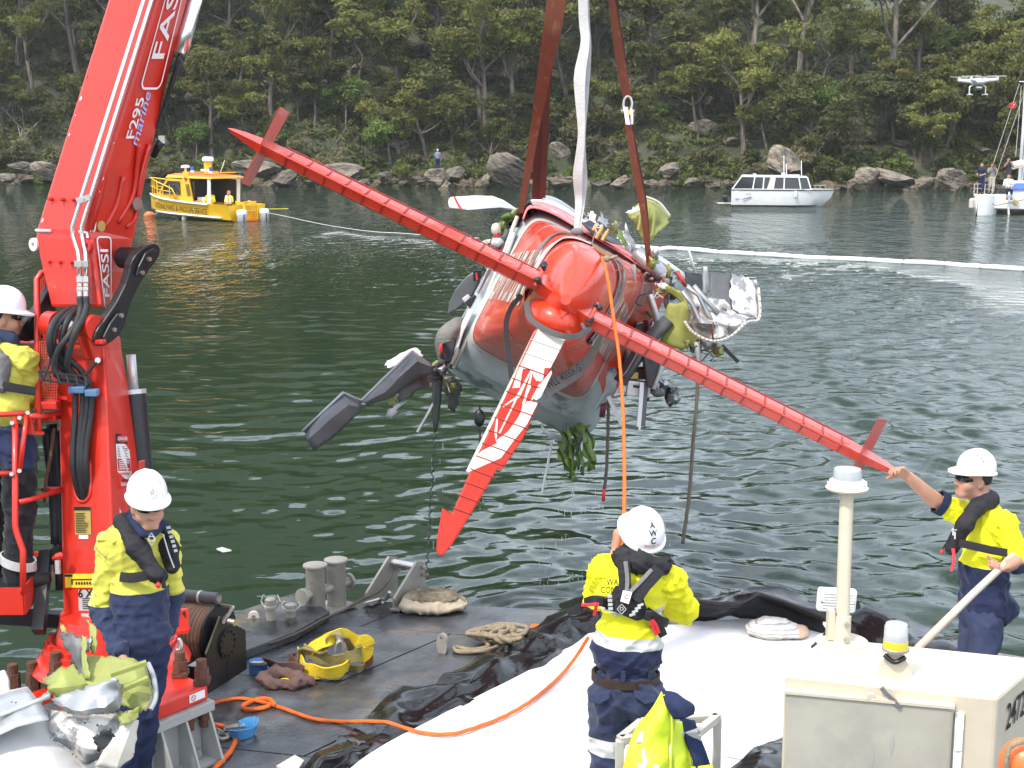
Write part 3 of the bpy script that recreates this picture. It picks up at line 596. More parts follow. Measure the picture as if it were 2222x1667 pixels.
# slot
n=10;sl=[(.30,yf(930)),(.60,yf(930))]+[(.45+.16*math.cos(a),yf(1062)+.055*math.sin(a))for a in[math.pi*i/n for i in range(n+1)]]
MB().add([ff(s,t,.004)for t,s in sl],[tuple(range(len(sl)))]).build('hose_slot',m_black,crane,recalc=False)
MB().tube([ff(s,t,.0)for t,s in[(.61,yf(1000))]+sl[2:]+[(.29,yf(1000))]],.012,6).build('slot_rim',m_red,crane,smooth=True)
for k,(x,y,w)in enumerate(((168,845,34),(200,852,26))):MB().box(P(x,y,D0-.2),(w/343,.07,.04)).build('hose_clamp',m_blue,crane,bevel=.005)
g=MB();q=[P(84,806,D0-.30),P(184,816,D0-.36),P(188,836,D0-.36),P(92,826,D0-.30)]
for i in range(4):g.bar(q[i],q[(i+1)%4],.012)
for k in(.2,.4,.6,.8):g.bar(q[0].lerp(q[1],k),q[3].lerp(q[2],k),.010)
g.bar(q[1],P(212,784,D0-.22),.014);g.bar(q[3],P(112,776,D0-.12),.014);g.build('hose_guide',m_black,crane)
for x,y in((212,782),(112,775)):MB().cyl(P(x,y,D0-.24),P(x,y,D0-.12),.018,12).build('bolt',m_steel,crane)
# stickers on the mast
fm=lambda s,t,off=.005:ma[2][1].lerp(ma[5][1],s).lerp(ma[2][2].lerp(ma[5][2],s),t)+WX*off
def plate(fn,s0,s1,t0,t1,name,m,off=.004):return MB().add([fn(s0,t0,off),fn(s0,t1,off),fn(s1,t1,off),fn(s1,t0,off)],[(0,1,2,3)]).build(name,m,crane,recalc=False)
def label_lines(fn,s0,s1,t0,t1,n,m,name='print_line',off=.006,seed=0):
    r=random.Random(seed);mb=MB()
    for i in range(n):
        s=s0+(s1-s0)*(i+.3)/n;e=s+(s1-s0)*.42/n;tt=t0+(t1-t0)*r.uniform(.65,1)
        mb.add([fn(s,t0,off),fn(s,tt,off),fn(e,tt,off),fn(e,t0,off)],[(0,1,2,3)])
    mb.build(name,m,crane,recalc=False)
MAS=(ma[5][1]-ma[2][1]).length
for s0,s1,red in((yf(941),yf(1048),1),(yf(1040),yf(1150),2)):
    plate(fm,s0,s1,.22,.70,'warning_sticker',m_white);plate(fm,s0,s0+.045,.22,.70,'sticker_header',m_ink,.006)
    mb=MB();n=20;mb.add([fm(s0+.0225+.017*math.sin(6.283*i/n),.46+.21*math.cos(6.283*i/n),.008)for i in range(n)],[tuple(range(n))]);mb.build('header_oval',m_inkred,crane,recalc=False)
    MB().text('DANGER',.030,lambda x,y:fm(s0+.0225-y/MAS,.46+x/.34,.010),bold=.02).build('sticker_text',m_white,crane,recalc=False)
    if red==1:
        label_lines(fm,s0+.055,s0+.105,.26,.66,7,m_ink,seed=1);plate(fm,s0+.11,s0+.165,.24,.68,'red_panel',m_inkred,.006);label_lines(fm,s0+.115,s0+.16,.27,.65,5,m_white,off=.008,seed=2)
        MB().text('WARNING',.024,lambda x,y:fm(s0+.178-y/MAS,.46+x/.34,.008),bold=.01).build('sticker_text',m_inkred,crane,recalc=False)
    else:
        for i,tx in enumerate(('DO NOT','OPERATE','CRANE BOOM','OVER THE','DECK')):MB().text(tx,.032,lambda x,y,i=i:fm(s0+.062+.030*i-y/MAS,.46+x/.36*(.8 if len(tx)>7 else 1),.008),bold=.005).build('sticker_text',m_inkred,crane,recalc=False)
plate(ff,yf(1099),yf(1160),.29,.60,'rating_plate',m_gold);plate(ff,yf(1099),yf(1107),.29,.60,'plate_header',m_ink,.008);label_lines(ff,yf(1112),yf(1156),.31,.57,12,m_ink,seed=4,off=.008)
plate(ff,yf(1161),yf(1169),.36,.54,'small_label',m_white)
plate(ff,yf(1245),yf(1275),.07,.80,'load_chart',m_yel);plate(ff,yf(1246),yf(1251),.08,.22,'chart_header',m_ink,.008)
mb=MB();c=lambda s,t:ff(s,t,.008);mb.add([c(yf(1256),.2),c(yf(1255),.78),c(yf(1257.5),.78),c(yf(1258.5),.2)],[(0,1,2,3)]);mb.add([c(yf(1256),.2),c(yf(1256),.225),c(yf(1268),.225),c(yf(1268),.2)],[(0,1,2,3)])
for i in range(9):mb.add([c(yf(1262),.28+.052*i),c(yf(1262),.31+.052*i),c(yf(1268),.31+.052*i),c(yf(1268),.28+.052*i)],[(0,1,2,3)])
mb.build('chart_print',m_ink,crane,recalc=False)
plate(ff,yf(1280),yf(1325),.32,.85,'capacity_plate',m_alu);MB().text('6 X',.075,lambda x,y:ff(yf(1288)-y/MAS,.46+x/.40,.008),bold=.015).build('plate_text',m_ink,crane,recalc=False);label_lines(ff,yf(1296),yf(1322),.40,.72,6,m_ink,seed=5,off=.008)
plate(ff,yf(1331),yf(1345),.36,.85,'small_label',m_alu)
# slew ring, column and base plate
ax0=P(240,1372,D0+.05);zc=ax0.z;cx_,cy_=ax0.x,ax0.y
mb=MB();mb.lathe((cx_,cy_,zc-.26),(0,0,1),[(.33,-.28),(.335,-.02),(.40,-.02),(.40,.06),(.385,.07),(.385,.15),(.41,.15),(.41,.21),(.34,.22),(.30,.40)],40);mb.build('slew_ring',m_red,crane,smooth='auto')
for i in range(22):
    a=6.283*i/22;c=Vector((cx_+.375*math.cos(a),cy_+.375*math.sin(a),zc-.05));MB().cyl(c,c+V(0,0,.035),.022,6).build('flange_bolt',m_red,crane)
    if i%2:c=c+V(0,0,-.25);MB().cyl(c,c-V(0,0,.03),.022,6).build('flange_bolt',m_red,crane)
bx=G(250,1590,.55);base_z=.62
bp_=[G(100,1500,base_z),G(298,1590,base_z),G(466,1520,base_z),G(270,1440,base_z)]
mb=MB();top=[]
for i in range(24):
    a=6.283*i/24;top.append((cx_+.34*math.cos(a),cy_+.34*math.sin(a),zc-.54))
mid=[(cx_+(p[0]-cx_)*1.06,cy_+(p[1]-cy_)*1.06,base_z+.25)for p in top];bot=[(cx_+(p[0]-cx_)*1.45,cy_+(p[1]-cy_)*1.45,base_z+.07)for p in top]
mb.grid([top,mid,bot],close=True);mb.build('column',m_red,crane,smooth=True)
ctr=sum(bp_,Vector())/4;inn=[ctr+(p-ctr)*.93 for p in bp_]
MB().hexa([p+V(0,0,.001)for p in inn],[p+V(0,0,.10)for p in inn]).build('base_plate',m_red,crane,bevel=.015)
for i,(k,l)in enumerate(((1,.88),(2,.86),(2,.70),(0,.86),(3,.85),(0,.6))):
    c=ctr+(bp_[k]-ctr)*l if i not in(2,5)else ctr+(bp_[k].lerp(bp_[(k+1)%4],.25)-ctr)*.84;c=Vector((c.x,c.y,base_z+.10))
    mb=MB();mb.box(c+V(0,0,.02),(.09,.09,.03));mb.cyl(c+V(0,0,.03),c+V(0,0,.10),.045,6);mb.cyl(c+V(0,0,.10),c+V(0,0,.155),.032,10);mb.build('anchor_nut',m_rust,crane)
c=P(433,1504,8.35);e1=(bp_[2]-bp_[1]).normalized();k0=inn[1]+e1*((inn[2]-inn[1]).length*.72);nn=Vector((e1.y,-e1.x,0))*.004
MB().add([k0+nn+V(0,0,.03),k0+e1*.12+nn+V(0,0,.03),k0+e1*.12+nn+V(0,0,.08),k0+nn+V(0,0,.08)],[(0,1,2,3)]).build('small_label',m_white,crane,recalc=False)
mb=MB();cc=k0+e1*.03+nn*1.6+V(0,0,.055);n=16;A=[cc+e1*.018*math.cos(6.283*i/n)+V(0,0,.018*math.sin(6.283*i/n))for i in range(n)];B=[cc+e1*.013*math.cos(6.283*i/n)+V(0,0,.013*math.sin(6.283*i/n))for i in range(n)];mb.grid([A,B],close=True);mb.bar(cc+e1*-.01+V(0,0,.01),cc+e1*.01-V(0,0,.01),.004,.002);mb.build('no_entry_mark',m_inkred,crane,recalc=False)
# boom underside: fairing, extension ram and dark elbow joint
MB().tube([P(452,-120,D0+.35),P(405,60,D0+.3),P(388,118,D0+.28)],.055,14).build('extension_ram',m_chrome,crane,smooth=True)
MB().hexa([P(385,120,D0+.22),P(398,135,D0+.22),P(398,135,D0+.4),P(385,120,D0+.4)],[P(338,280,D0+.24),P(346,268,D0+.24),P(346,268,D0+.4),P(338,280,D0+.4)]).build('ram_fairing',m_rub,crane,bevel=.02)
MB().hexa([P(385,125,D0+.22),P(399,132,D0+.22),P(399,132,D0+.4),P(385,125,D0+.4)],[P(350,236,D0+.2),P(379,182,D0+.2),P(379,182,D0+.4),P(350,236,D0+.4)]).build('ram_fairing',m_rub,crane,bevel=.02)
MB().tube([P(332,340,D0+.35),P(342,318,D0+.32),P(352,306,D0+.3)],[.02,.028,.03],10).build('hose_joint',m_black,crane,smooth=True)
MB().box(P(352,303,D0+.3),(.04,.04,.05)).build('hose_fitting',m_steel,crane)
# cylinder behind the mast
MB().cyl(P(291,850,D0+.30),P(308,1040,D0+.34),.075,20).build('lift_cylinder',m_black,crane,smooth='auto');MB().cyl(P(284,770,D0+.28),P(291,852,D0+.30),.03,14).build('lift_rod',m_alu,crane,smooth=True)
MB().cyl(P(290,846,D0+.30),P(291,856,D0+.30),.08,20).build('cylinder_head',m_alu,crane,smooth='auto')
MB().prism([P(300,1003,D0+.02),P(312,1000,D0+.1),P(310,1060,D0+.1),P(300,1060,D0+.02)],V(0,.03,0)).build('side_ear',m_red,crane)
# operator stand hanging from the mast
def rail(pts,r=.018,n=10,nm='rail'):return MB().tube([P(*p)for p in pts],r,n).build(nm,m_red,crane,smooth=True)
DO=8.55
rail([(33,905,DO),(33,1140,DO),(36,1155,DO),(50,1195,DO),(50,1290,DO)],.019)
rail([(-70,903,DO-.05),(60,897,DO)],.016);rail([(-70,1030,DO-.05),(28,1027,DO)],.016);rail([(58,900,DO),(43,1022,DO-.02)],.015)
rail([(66,905,DO+.05),(100,903,DO+.2),(132,896,D0-.02)],.022);rail([(42,1090,DO),(70,1083,DO+.1),(132,1064,D0-.02)],.017);rail([(90,1062,DO+.3),(132,1060,D0)],.014)
rail([(108,590,D0+.12),(90,592,D0+.1),(80,606,D0+.08),(81,700,D0+.0),(83,938,DO+.1)],.02);rail([(48,742,DO+.5),(122,748,D0+.05)],.014)
MB().bar(P(60,908,DO+.03),P(66,940,DO+.04),.05,.02).build('bracket',m_red,crane);MB().bar(P(62,938,DO+.04),P(94,940,DO+.1),.03,.02).build('bracket',m_red,crane)
MB().box(P(104,878,DO+.2),(.14,.1,.05)).build('cage_foot',m_red,crane,bevel=.008);MB().box(P(108,904,DO+.3),(.12,.16,.04)).build('lever_bank',m_red,crane,bevel=.006)
for x,y in((26,918),(25,1029),(42,1022),(60,896),(42,907)):MB().cyl(P(x,y,DO-.035),P(x,y,DO),.013,10).build('bolt',m_steel,crane)
mesh=MB()
for i in range(9):mesh.bar(P(86+i*4.6,740,DO+.2),P(86+i*4.6,870,DO+.2),.004)
for i in range(22):mesh.bar(P(86,742+i*6,DO+.2),P(123,742+i*6,DO+.2),.004)
kind(mesh.build('cage_mesh',m_red,crane),'stuff')
mesh=MB()
for i in range(4):mesh.bar(P(88+i*4.6,600,D0+.15),P(90+i*4.6,690,D0+.15),.004)
for i in range(15):mesh.bar(P(86,602+i*6,D0+.15),P(106,602+i*6,D0+.15),.004)
kind(mesh.build('cage_mesh',m_red,crane),'stuff')
fz=P(50,1285,DO).z
tray=[P(-80,1290,DO),P(50,1292,DO),P(112,1250,DO+.75),P(-20,1248,DO+.75)]
mb=MB();tr4=[Vector((p.x,p.y,fz))for p in tray];mb.hexa([p-V(0,0,.02)for p in tr4],tr4);mb.build('stand_floor',m_black,crane)
for i in(0,1,2):mb=MB();a,b_=tr4[i],tr4[(i+1)%4];nv=Vector(((b_-a).y,-(b_-a).x,0)).normalized()*.012;mb.hexa([a-V(0,0,.14),b_-V(0,0,.14),b_-V(0,0,.14)+nv,a-V(0,0,.14)+nv],[a+V(0,0,.03),b_+V(0,0,.03),b_+V(0,0,.03)+nv,a+V(0,0,.03)+nv]);mb.build('stand_side',m_red,crane)
MB().bar(P(84,1372,DO+.15),P(100,1200,DO+.4),.07,.10).build('support_arm',m_black,crane);MB().bar(P(-60,1332,DO+.3),P(140,1345,DO+.5),.09,.09).build('support_beam',m_black,crane);MB().bar(P(82,1225,DO+.4),P(132,1195,D0+.1),.05,.09).build('support_arm',m_black,crane)
MB().tube([P(118,930,D0),P(110,990,D0-.05),P(100,1040,D0-.04),P(96,1090,D0)],.012,6).build('chain',m_rust,crane)
for x0,x1,y0,y1 in((100,122,930,1180),(112,128,920,1240),(120,132,935,1280)):MB().tube(catmull([P(x0,y0,D0+.1),P((x0+x1)/2+4,(y0+y1)/2,D0+.12),P(x1,y1,D0+.1)],5),.035,8).build('hose_bundle',m_rub,crane,smooth=True)
MB().tube([P(115,1212,D0-.1),P(122,1209,D0-.12),P(134,1206,D0-.1)],[.01,.02,.025],8).build('valve_stub',m_red,crane);MB().cyl(P(125,1215,D0-.1),P(126,1245,D0-.1),.02,10).build('valve_body',m_steel,crane)
# grey welded pedestal on the deck
ped=thing('crane_pedestal','grey welded steel pedestal with gusset plates under the red crane','pedestal',G(350,1640,.25))
out=[ctr+(p-ctr)*1.0 for p in bp_]
MB().hexa([p-V(0,0,.06)for p in out],out).build('top_plate',m_grey,ped,bevel=.004)
flo=[Vector((p.x,p.y,.255))for p in[ctr+(p-ctr)*.82 for p in bp_]];tp=[Vector((p.x,p.y,base_z-.06))for p in[ctr+(p-ctr)*.82 for p in bp_]]
MB().hexa(flo,tp).build('pedestal_box',m_grey,ped)
A,B=out[1],out[2]
for k in(.0,.30,.62,.93):
    a=A.lerp(B,k);i_=(ctr-a);i_.z=0;i_=Vector((-(B-A).y,(B-A).x,0)).normalized();f0=Vector((a.x,a.y,base_z-.06));MB().prism([f0+i_*.01,f0+i_*.30,Vector((a.x,a.y,.26))+i_*.30,Vector((a.x,a.y,.26))-i_*.10],(B-A).normalized()*.016).build('gusset',m_grey,ped)
MB().hexa([Vector((p.x,p.y,.252))for p in[ctr+(p-ctr)*1.12 for p in bp_]],[Vector((p.x,p.y,.268))for p in[ctr+(p-ctr)*1.12 for p in bp_]]).build('foot_plate',m_grey,ped)
for k,l in((.80,.84),(.96,.9)):
    c=A.lerp(B,k);c=ctr+(c-ctr)*l;c.z=base_z-.06;mb=MB();mb.cyl(c,c-V(0,0,.05),.04,6);mb.cyl(c-V(0,0,.05),c-V(0,0,.1),.03,10);mb.build('anchor_nut',m_rust,ped)
# ------------------------------------------------------------------ wrecked seaplane hanging upside down, tail towards the barge
m_pred=mat('aircraft red paint',(0.62,0.042,0.012),0.30,var=0.10,scale=3,coat=0.3,bump=0.05,bscale=9,bdist=.01,col2=(0.42,0.04,0.02),thr=0.66)
m_pred2=mat('stabiliser red paint',(0.60,0.046,0.022),0.32,var=0.10,scale=8,coat=0.3,bump=0.04)
m_pgrey=mat('aircraft grey paint',(0.43,0.47,0.48),0.35,var=0.25,scale=4,col2=(0.17,0.18,0.19),thr=0.6,sharp=.04,coat=.2,bump=.08)
m_cream=mat('cream stripe paint',(0.56,0.52,0.45),0.35,var=0.1,scale=8,bump=.03)
m_pwhite=mat('aircraft white paint',(0.68,0.67,0.65),0.28,var=0.05,scale=6,coat=.3)
m_pink=mat('scratched pink red skin',(0.74,0.16,0.16),0.35,var=0.2,scale=7,col2=(.78,.40,.36),thr=.56,sharp=.05)
m_green=mat('zinc chromate primer',(0.27,0.29,0.075),0.6,var=0.25,scale=6,col2=(.16,.17,.05),thr=.60,sharp=.06,bump=.1)
m_greenb=mat('bright green primer',(0.11,0.19,0.03),0.5,var=0.3,scale=7,bump=.1)
m_silver=mat('torn silver skin',(0.25,0.25,0.255),0.42,metal=.3,var=0.2,scale=5,col2=(.60,.57,.52),thr=.50,sharp=.012,bump=.08)
m_alum=mat('bare torn aluminium',(0.34,0.35,0.36),0.42,metal=.5,var=.15,scale=9,bump=.06)
m_dkgrey=mat('dark grey skin',(0.085,0.086,0.09),0.42,var=0.2,scale=6,col2=(.15,.15,.15),thr=.62,bump=.06)
m_maroon=mat('maroon trim',(0.10,0.016,0.022),0.45,var=.2,scale=9)
m_cloth=mat('wet grey fabric',(0.16,0.155,0.14),0.9,var=.3,scale=9,bump=.5)
plane=thing('wrecked_seaplane','wrecked red seaplane hanging upside down in slings with its tail to the barge','seaplane',P(1238,640,9.0))
UA=Vector((.883,0,0));AU=(RGT*.883-UPV*.469);AV=(RGT*.469+UPV*.883)
m_seam=mat('dark red seam',(.30,.018,.010),.5,var=.2);m_fin=mat('fin red paint',(.43,.018,.006),.45,var=.12,scale=4,spec=.3,bump=.05)
def section(px,py,d,a,b_,e,n=56):
    c=P(px,py,d);out=[]
    for i in range(n):
        t_=2*math.pi*i/n;ct,st=math.cos(t_),math.sin(t_)
        out.append(c+AU*a*math.copysign(abs(ct)**(2/e),ct)+AV*b_*math.copysign(abs(st)**(2/e),st))
    return out
secs=[(1228,650,8.86,.034,.034,2),(1229,648,8.90,.055,.06,2),(1231,645,9.0,.115,.15,2),(1234,641,9.13,.175,.25,2.1),(1237,640,9.3,.215,.325,2.2),(1234,643,9.8,.27,.375,2.6),(1228,650,10.5,.36,.45,4.2),(1221,659,11.4,.465,.54,6),(1212,670,12.3,.58,.63,8)]
sec2=[(1212,670,12.3,.583,.633,8),(1210.5,672,12.37,.600,.655,8)]
sec3=[(1210.5,672,12.37,.600,.655,8),(1202,683,12.55,.675,.77,6),(1206,700,12.9,.785,.87,8),(1205,702,13.0,.785,.87,8)]
mb=MB();rr=[section(*s)for s in secs];mb.grid(rr,close=True);mb.f.append(tuple(range(56)));mb.m.append(0);mb.build('tail_fuselage',m_pred,plane,smooth='auto')
def side_mat(i,n=56):a=360*(i+.5)/n;return 1 if(a<62 or a>352)else 0
for nm,ss,ms in(('cream_stripe',sec2,[m_cream,m_pred]),('cabin_skin',sec3,[m_pgrey,m_pred])):
    mb=MB()
    for a,b_ in zip(ss[:-1],ss[1:]):
        A,B=section(*a),section(*b_);o=len(mb.v);mb.v+=A+B
        for j in range(56):mb.f.append((o+j,o+(j+1)%56,o+56+(j+1)%56,o+56+j));mb.m.append(side_mat(j))
    mb.build(nm,ms,plane,smooth='auto')
inner=section(1197,690,12.9,.62,.72,6);MB().add(inner,[tuple(range(56))]).build('bulkhead',m_dkgrey,plane)
# panel seams and rivet lines running round the tail
for d,a,b_,e,px,py in((9.8,.272,.377,2.6,1234,643),(10.5,.362,.452,4.2,1228,650),(11.4,.467,.542,6,1221,659)):
    s=section(px,py,d,a,b_,e);s2=section(px,py,d+.012,a+.003,b_+.003,e);MB().grid([s,s2],close=True).build('skin_seam',m_pink,plane,smooth=True)
def skin(d,th):
    """point on the tail surface at depth d, angle th"""
    for A,B in zip(secs[:-1],secs[1:]):
        if A[2]<=d<=B[2]:
            k=(d-A[2])/(B[2]-A[2]);px,py,dd,a,b_,e=[A[i]+(B[i]-A[i])*k for i in range(6)]
            ct,st=math.cos(th),math.sin(th);return P(px,py,d)+AU*a*math.copysign(abs(ct)**(2/e),ct)+AV*b_*math.copysign(abs(st)**(2/e),st)
    return P(px,py,d)
def side_pt(d,v,sgn,off=.006):
    for A,B in zip(secs[:-1],secs[1:]):
        if A[2]<=d<=B[2]:
            k=(d-A[2])/(B[2]-A[2]);px,py,dd,a,b_,e=[A[i]+(B[i]-A[i])*k for i in range(6)]
            w=max(1-abs(v/b_)**e,0)**(1/e);return P(px,py,d)+AU*sgn*(a*w+off)+AV*v
for sgn in(-1,1):
    mb=MB();vs,fs=text2d('SYDNEY SEAPLANES',.018,'LEFT');wmax=max(x for x,y in vs)
    r_=[side_pt(min(12.28,9.95+(x/wmax)*2.3),.03-(y)*(.62 if sgn<0 else .62),sgn)for x,y in vs]
    mb.add(r_,fs);mb.build('side_lettering',m_cream,plane,recalc=False)
# stabiliser root boxes and tail bumps
TE={-1:(P(1172,612,8.98),P(495,279,8.9)),1:(P(1276,688,8.98),P(1957,1030,8.86))}
prof=[(.0,-.0),(.068,.15),(.055,.30),(.0,.80),(-.05,.32),(-.058,.055)]
bk=FWD
mb=MB();A,B=P(1172,612,8.97),P(1276,688,8.97)
mb.prism([A.lerp(B,0)+AV*v*1.05+bk*w for v,w in prof],B-A);mb.build('centre_section',m_pred,plane,bevel=.006)
MB().add([P(1216,655,8.93),P(1236,672,8.95),P(1222,735,9.06),P(1196,705,9.10),P(1218,690,8.90)],[(0,1,4),(1,2,4),(2,3,4),(3,0,4)]).build('fin_root_fairing',m_pred,plane)
mb=MB();mb.ell(P(1205,700,9.2),(.21,.3,.15),Matrix((AU,-FWD,AV)).transposed(),20);mb.build('lower_fairing',m_pred,plane,smooth=True)
for sgn,nm in((-1,'left'),(1,'right')):
    a,b_=TE[sgn];ax=b_-a;L_=ax.length;st=[]
    for k,sc in((0,1.0),(.06,1.0),(.84,.86),(.90,.78),(.955,.55),(.99,.28),(1.0,.08)):st.append([a+ax*k+AV*v*sc+bk*w*(sc if k>.85 else 1-.25*k)for v,w in prof])
    mb=MB();mb.grid(st,close=True);mb.f+=[tuple(range(6)),tuple(len(mb.v)-6+i for i in range(6))];mb.m+=[0,0]
    stab=mb.build('tailplane',m_pred2,plane)
    n=13
    for i in range(n):
        k0,k1=.012+.80*i/n,.012+.80*(i+1)/n;s0,s1=1-.14*k0/.84,1-.14*k1/.84
        def up(k,t_,o):sc=1-.14*k/.84;return a+ax*k+AV*(.068*t_*sc)+bk*(.15*t_)*1.0+(AV*.8-bk*.5)*o
        def dn(k,t_,o):sc=1-.14*k/.84;return a+ax*k-AV*(.058*t_*sc)+bk*(.055*t_)-(AV*.6+bk*.8)*o
        p=MB();g=.006/1
        rows_=[]
        for t_ in(.12,.3,.6,.85,.95):rows_.append([up(k0+(k1-k0)*q,t_,(.004 if q in(.06,.94)or t_ in(.12,.95)else(.004+.006*rng.uniform(-1,1)if sgn<0 else-.012+.016*rng.random())))for q in(.06,.2,.5,.8,.94)])
        p.grid(rows_);p.build('skin_panel',m_pred2,stab,smooth='auto',recalc=False)
        p=MB();p.add([dn(k0+(k1-k0)*q,t_,.004)for q,t_ in((.05,.15),(.95,.15),(.95,.92),(.05,.92))],[(0,1,2,3)]);p.build('skin_panel',m_pred2,stab,recalc=False)
        rb=MB();rb.bar(up(k1,.02,.003),up(k1,1.02,.004),.012,.014,up=-bk);rb.bar(dn(k1,.02,.003),dn(k1,1.02,.003),.012,.012,up=-bk);rb.build('rib',m_seam,stab)
        MB().box(up(k1,.02,.006),(.012,.012,.012)).build('rivet',m_black,stab)
    MB().tube([a+AV*.072+bk*.09,a+ax*.84+AV*.063+bk*.08],.005,5).build('hinge_wire',m_seam,stab)
    MB().tube([a-AV*.0-bk*.002,a+ax*.84-bk*.002],.008,6).build('trailing_edge',m_pred2,stab)
    hb=MB();c=a+ax*.008;hb.cyl(c+AV*.11+bk*.06,c-AV*.04-bk*.01,.014,8);hb.build('hinge_rod',m_pred2,plane)
    for q in(.10,-.0):hm=MB();[hm.ell(c+AV*q+Vector((rng.uniform(-.02,.02),-.03+rng.uniform(-.02,.01),rng.uniform(-.02,.02))),rng.uniform(.012,.022),n=8)for _ in range(5)];hm.build('hinge_fitting',m_black,plane)
    MB().prism([c+AV*.0+bk*-.004,c-AV*.10+bk*.05,c-AV*.06-bk*.004],ax.normalized()*.012).build('hinge_plate',m_black,plane)
for q,d0,d1 in((((607,231),(626,243),(540,405),(522,397)),8.86,9.2),(((1904,908),(1926,911),(1862,1040),(1838,1038)),8.82,9.15)):
    MB().prism([P(*q[0],d0),P(*q[1],d1),P(*q[2],d1),P(*q[3],d0)],RGT*.004+FWD*.018).build('finlet',m_pred2,plane,bevel=.006)
# vertical fin and rudder hanging down
Zf=lambda x,y,d=0.0:P(620+x/3.072,680+y/3.072,8.95-.45*(y/1600.)+d)
finp=[(1690,78),(1886,142),(1655,585),(1690,592),(1585,830),(1440,1046),(1412,1036),(1232,1345),(1110,1540),(1050,1612),(1022,1618),(1002,1585),(1008,1500),(1042,1300),(1106,1338),(1215,1085),(1400,690),(1650,140)]
fin=MB().prism([Zf(x,y)for x,y in finp],FWD*.05).build('fin',m_fin,plane,bevel=.008)
MB().hexa([Zf(1690,80,.0),Zf(1650,130,.06),Zf(1650,130,.12),Zf(1690,80,.12)],[Zf(1222,1062,0),Zf(1202,1050,.04),Zf(1202,1050,.1),Zf(1222,1062,.1)]).build('fin_spar',m_cream,fin)
def fprint(pts,m,nm='livery_stripe',off=-.004):mb=MB();mb.add([Zf(x,y,off)for x,y in pts],[tuple(range(len(pts)))]);return mb.build(nm,m,fin,recalc=False)
fprint([(1692,84),(1880,144),(1765,365),(1725,365),(1715,440),(1700,455),(1670,450),(1650,420),(1648,375),(1580,370),(1570,430),(1560,495),(1510,500),(1545,390)],m_cream,'cream_panel')
for q in([(1632,378),(1642,378),(1560,560),(1505,590),(1450,628),(1448,618),(1535,555)],[(1640,380),(1650,382),(1630,470),(1590,625),(1570,690),(1560,690),(1600,520)],[(1770,380),(1775,400),(1700,560),(1670,580),(1640,560),(1690,480)],[(1690,470),(1700,470),(1640,590),(1630,590)],[(1555,520),(1565,525),(1430,800),(1418,800)],[(1405,700),(1415,700),(1408,820),(1400,850),(1390,790)],[(1630,470),(1640,480),(1585,600),(1575,600)],[(1590,620),(1610,610),(1580,690),(1560,690)]):
    fprint(q,m_cream)
fprint([(1682,596),(1610,738),(1520,850),(1435,965),(1330,1010),(1226,1056),(1250,965),(1310,915),(1410,865),(1400,850),(1480,790),(1540,710),(1610,585)],m_cream)
for i in range(14):
    k=i/13.;L0=(1650-430*k-20*(i>9),240+930*k);xl=1655-(L0[1]-130)*.449+18;
    y0=175+i*86;xl=1668-(y0-100)*.47;xr=xl+100
    for _ in range(6):xr=float(np.interp(y0+(xr-xl)*.36,[142,585,592,830,1046,1345,1540],[1886,1655,1690,1585,1425,1232,1110]))-6
    if y0>1300:continue
    MB().tube([Zf(xl,y0,-.005),Zf(xr,y0+(xr-xl)*.36,-.005)],.004,5).build('rib',m_grey if y0<330 else m_seam,fin)
    MB().box(Zf(xr+3,y0+(xr-xl)*.36+4,.005),(.02,.012,.012)).build('rivet',m_rust,fin)
def polyline(pts,n):return[Vector(a).lerp(b_,k/n)for a,b_ in zip(pts[:-1],pts[1:])for k in range(n)]+[Vector(pts[-1])]
def crumple(rows,nu,nv,amp,seed,name,m,parent,freq=7.0,jag=0.0,thick=.004,fold=1.0,lin=False):
    """bent sheet: control rows of (px, py, depth), subdivided, with sharp creases and torn edges"""
    C=[[P(*q)for q in r]for r in rows];cm=polyline if lin else catmull;R_=[cm(r,max(nu//(len(r)-1),1))for r in C]
    cols=[cm([R_[i][j]for i in range(len(R_))],max(nv//(len(R_)-1),1))if len(R_)>2 else[R_[0][j].lerp(R_[1][j],k/nv)for k in range(nv+1)]for j in range(len(R_[0]))]
    o=Vector((seed*1.37,seed*2.1,seed*.7));out=[]
    for j,c in enumerate(cols):
        row=[]
        for i,p in enumerate(c):
            q=p*freq+o;h=(abs(mnoise.noise(q))-.25)*2*fold+.5*mnoise.noise(q*2.1)
            e=p+FWD*(-h*amp)+Vector((mnoise.noise(q+Vector((9,0,0))),0,mnoise.noise(q+Vector((0,9,0)))))*amp*.5
            if jag and(i in(0,len(c)-1)or j in(0,len(cols)-1)):e+=Vector((rng.uniform(-1,1),0,rng.uniform(-1,1)))*jag
            row.append(e)
        out.append(row)
    return MB().grid(out).build(name,m,parent,smooth='auto',solid=thick,recalc=False)
# nose, belly skin and engine remains beyond the tail
D=12.6
def arc(pts,d):return[P(x,y,d)for x,y in pts]
A0=catmull(arc([(1135,478),(1150,452),(1195,462),(1262,500),(1340,545),(1408,590)],12.35),4);A1=catmull(arc([(1132,462),(1152,438),(1205,448),(1270,486),(1345,530),(1410,578)],13.0),4)
A2=catmull(arc([(1128,458),(1160,431),(1212,440),(1268,474),(1340,519),(1400,566)],13.5),4);A3=catmull(arc([(1122,462),(1165,428),(1205,430),(1258,464),(1322,508),(1385,556)],14.1),4);A4=catmull(arc([(1120,500),(1170,470),(1205,480),(1250,500),(1300,540),(1360,590)],14.5),4)
MB().grid([A0,A1]).build('belly_skin',m_pink,plane,smooth=True,solid=.01);MB().grid([A1,A2]).build('belly_stripe',m_pwhite,plane,smooth=True,solid=.01);MB().grid([A2,A3,A4]).build('nose_skin',m_alum,plane,smooth=True,solid=.01)
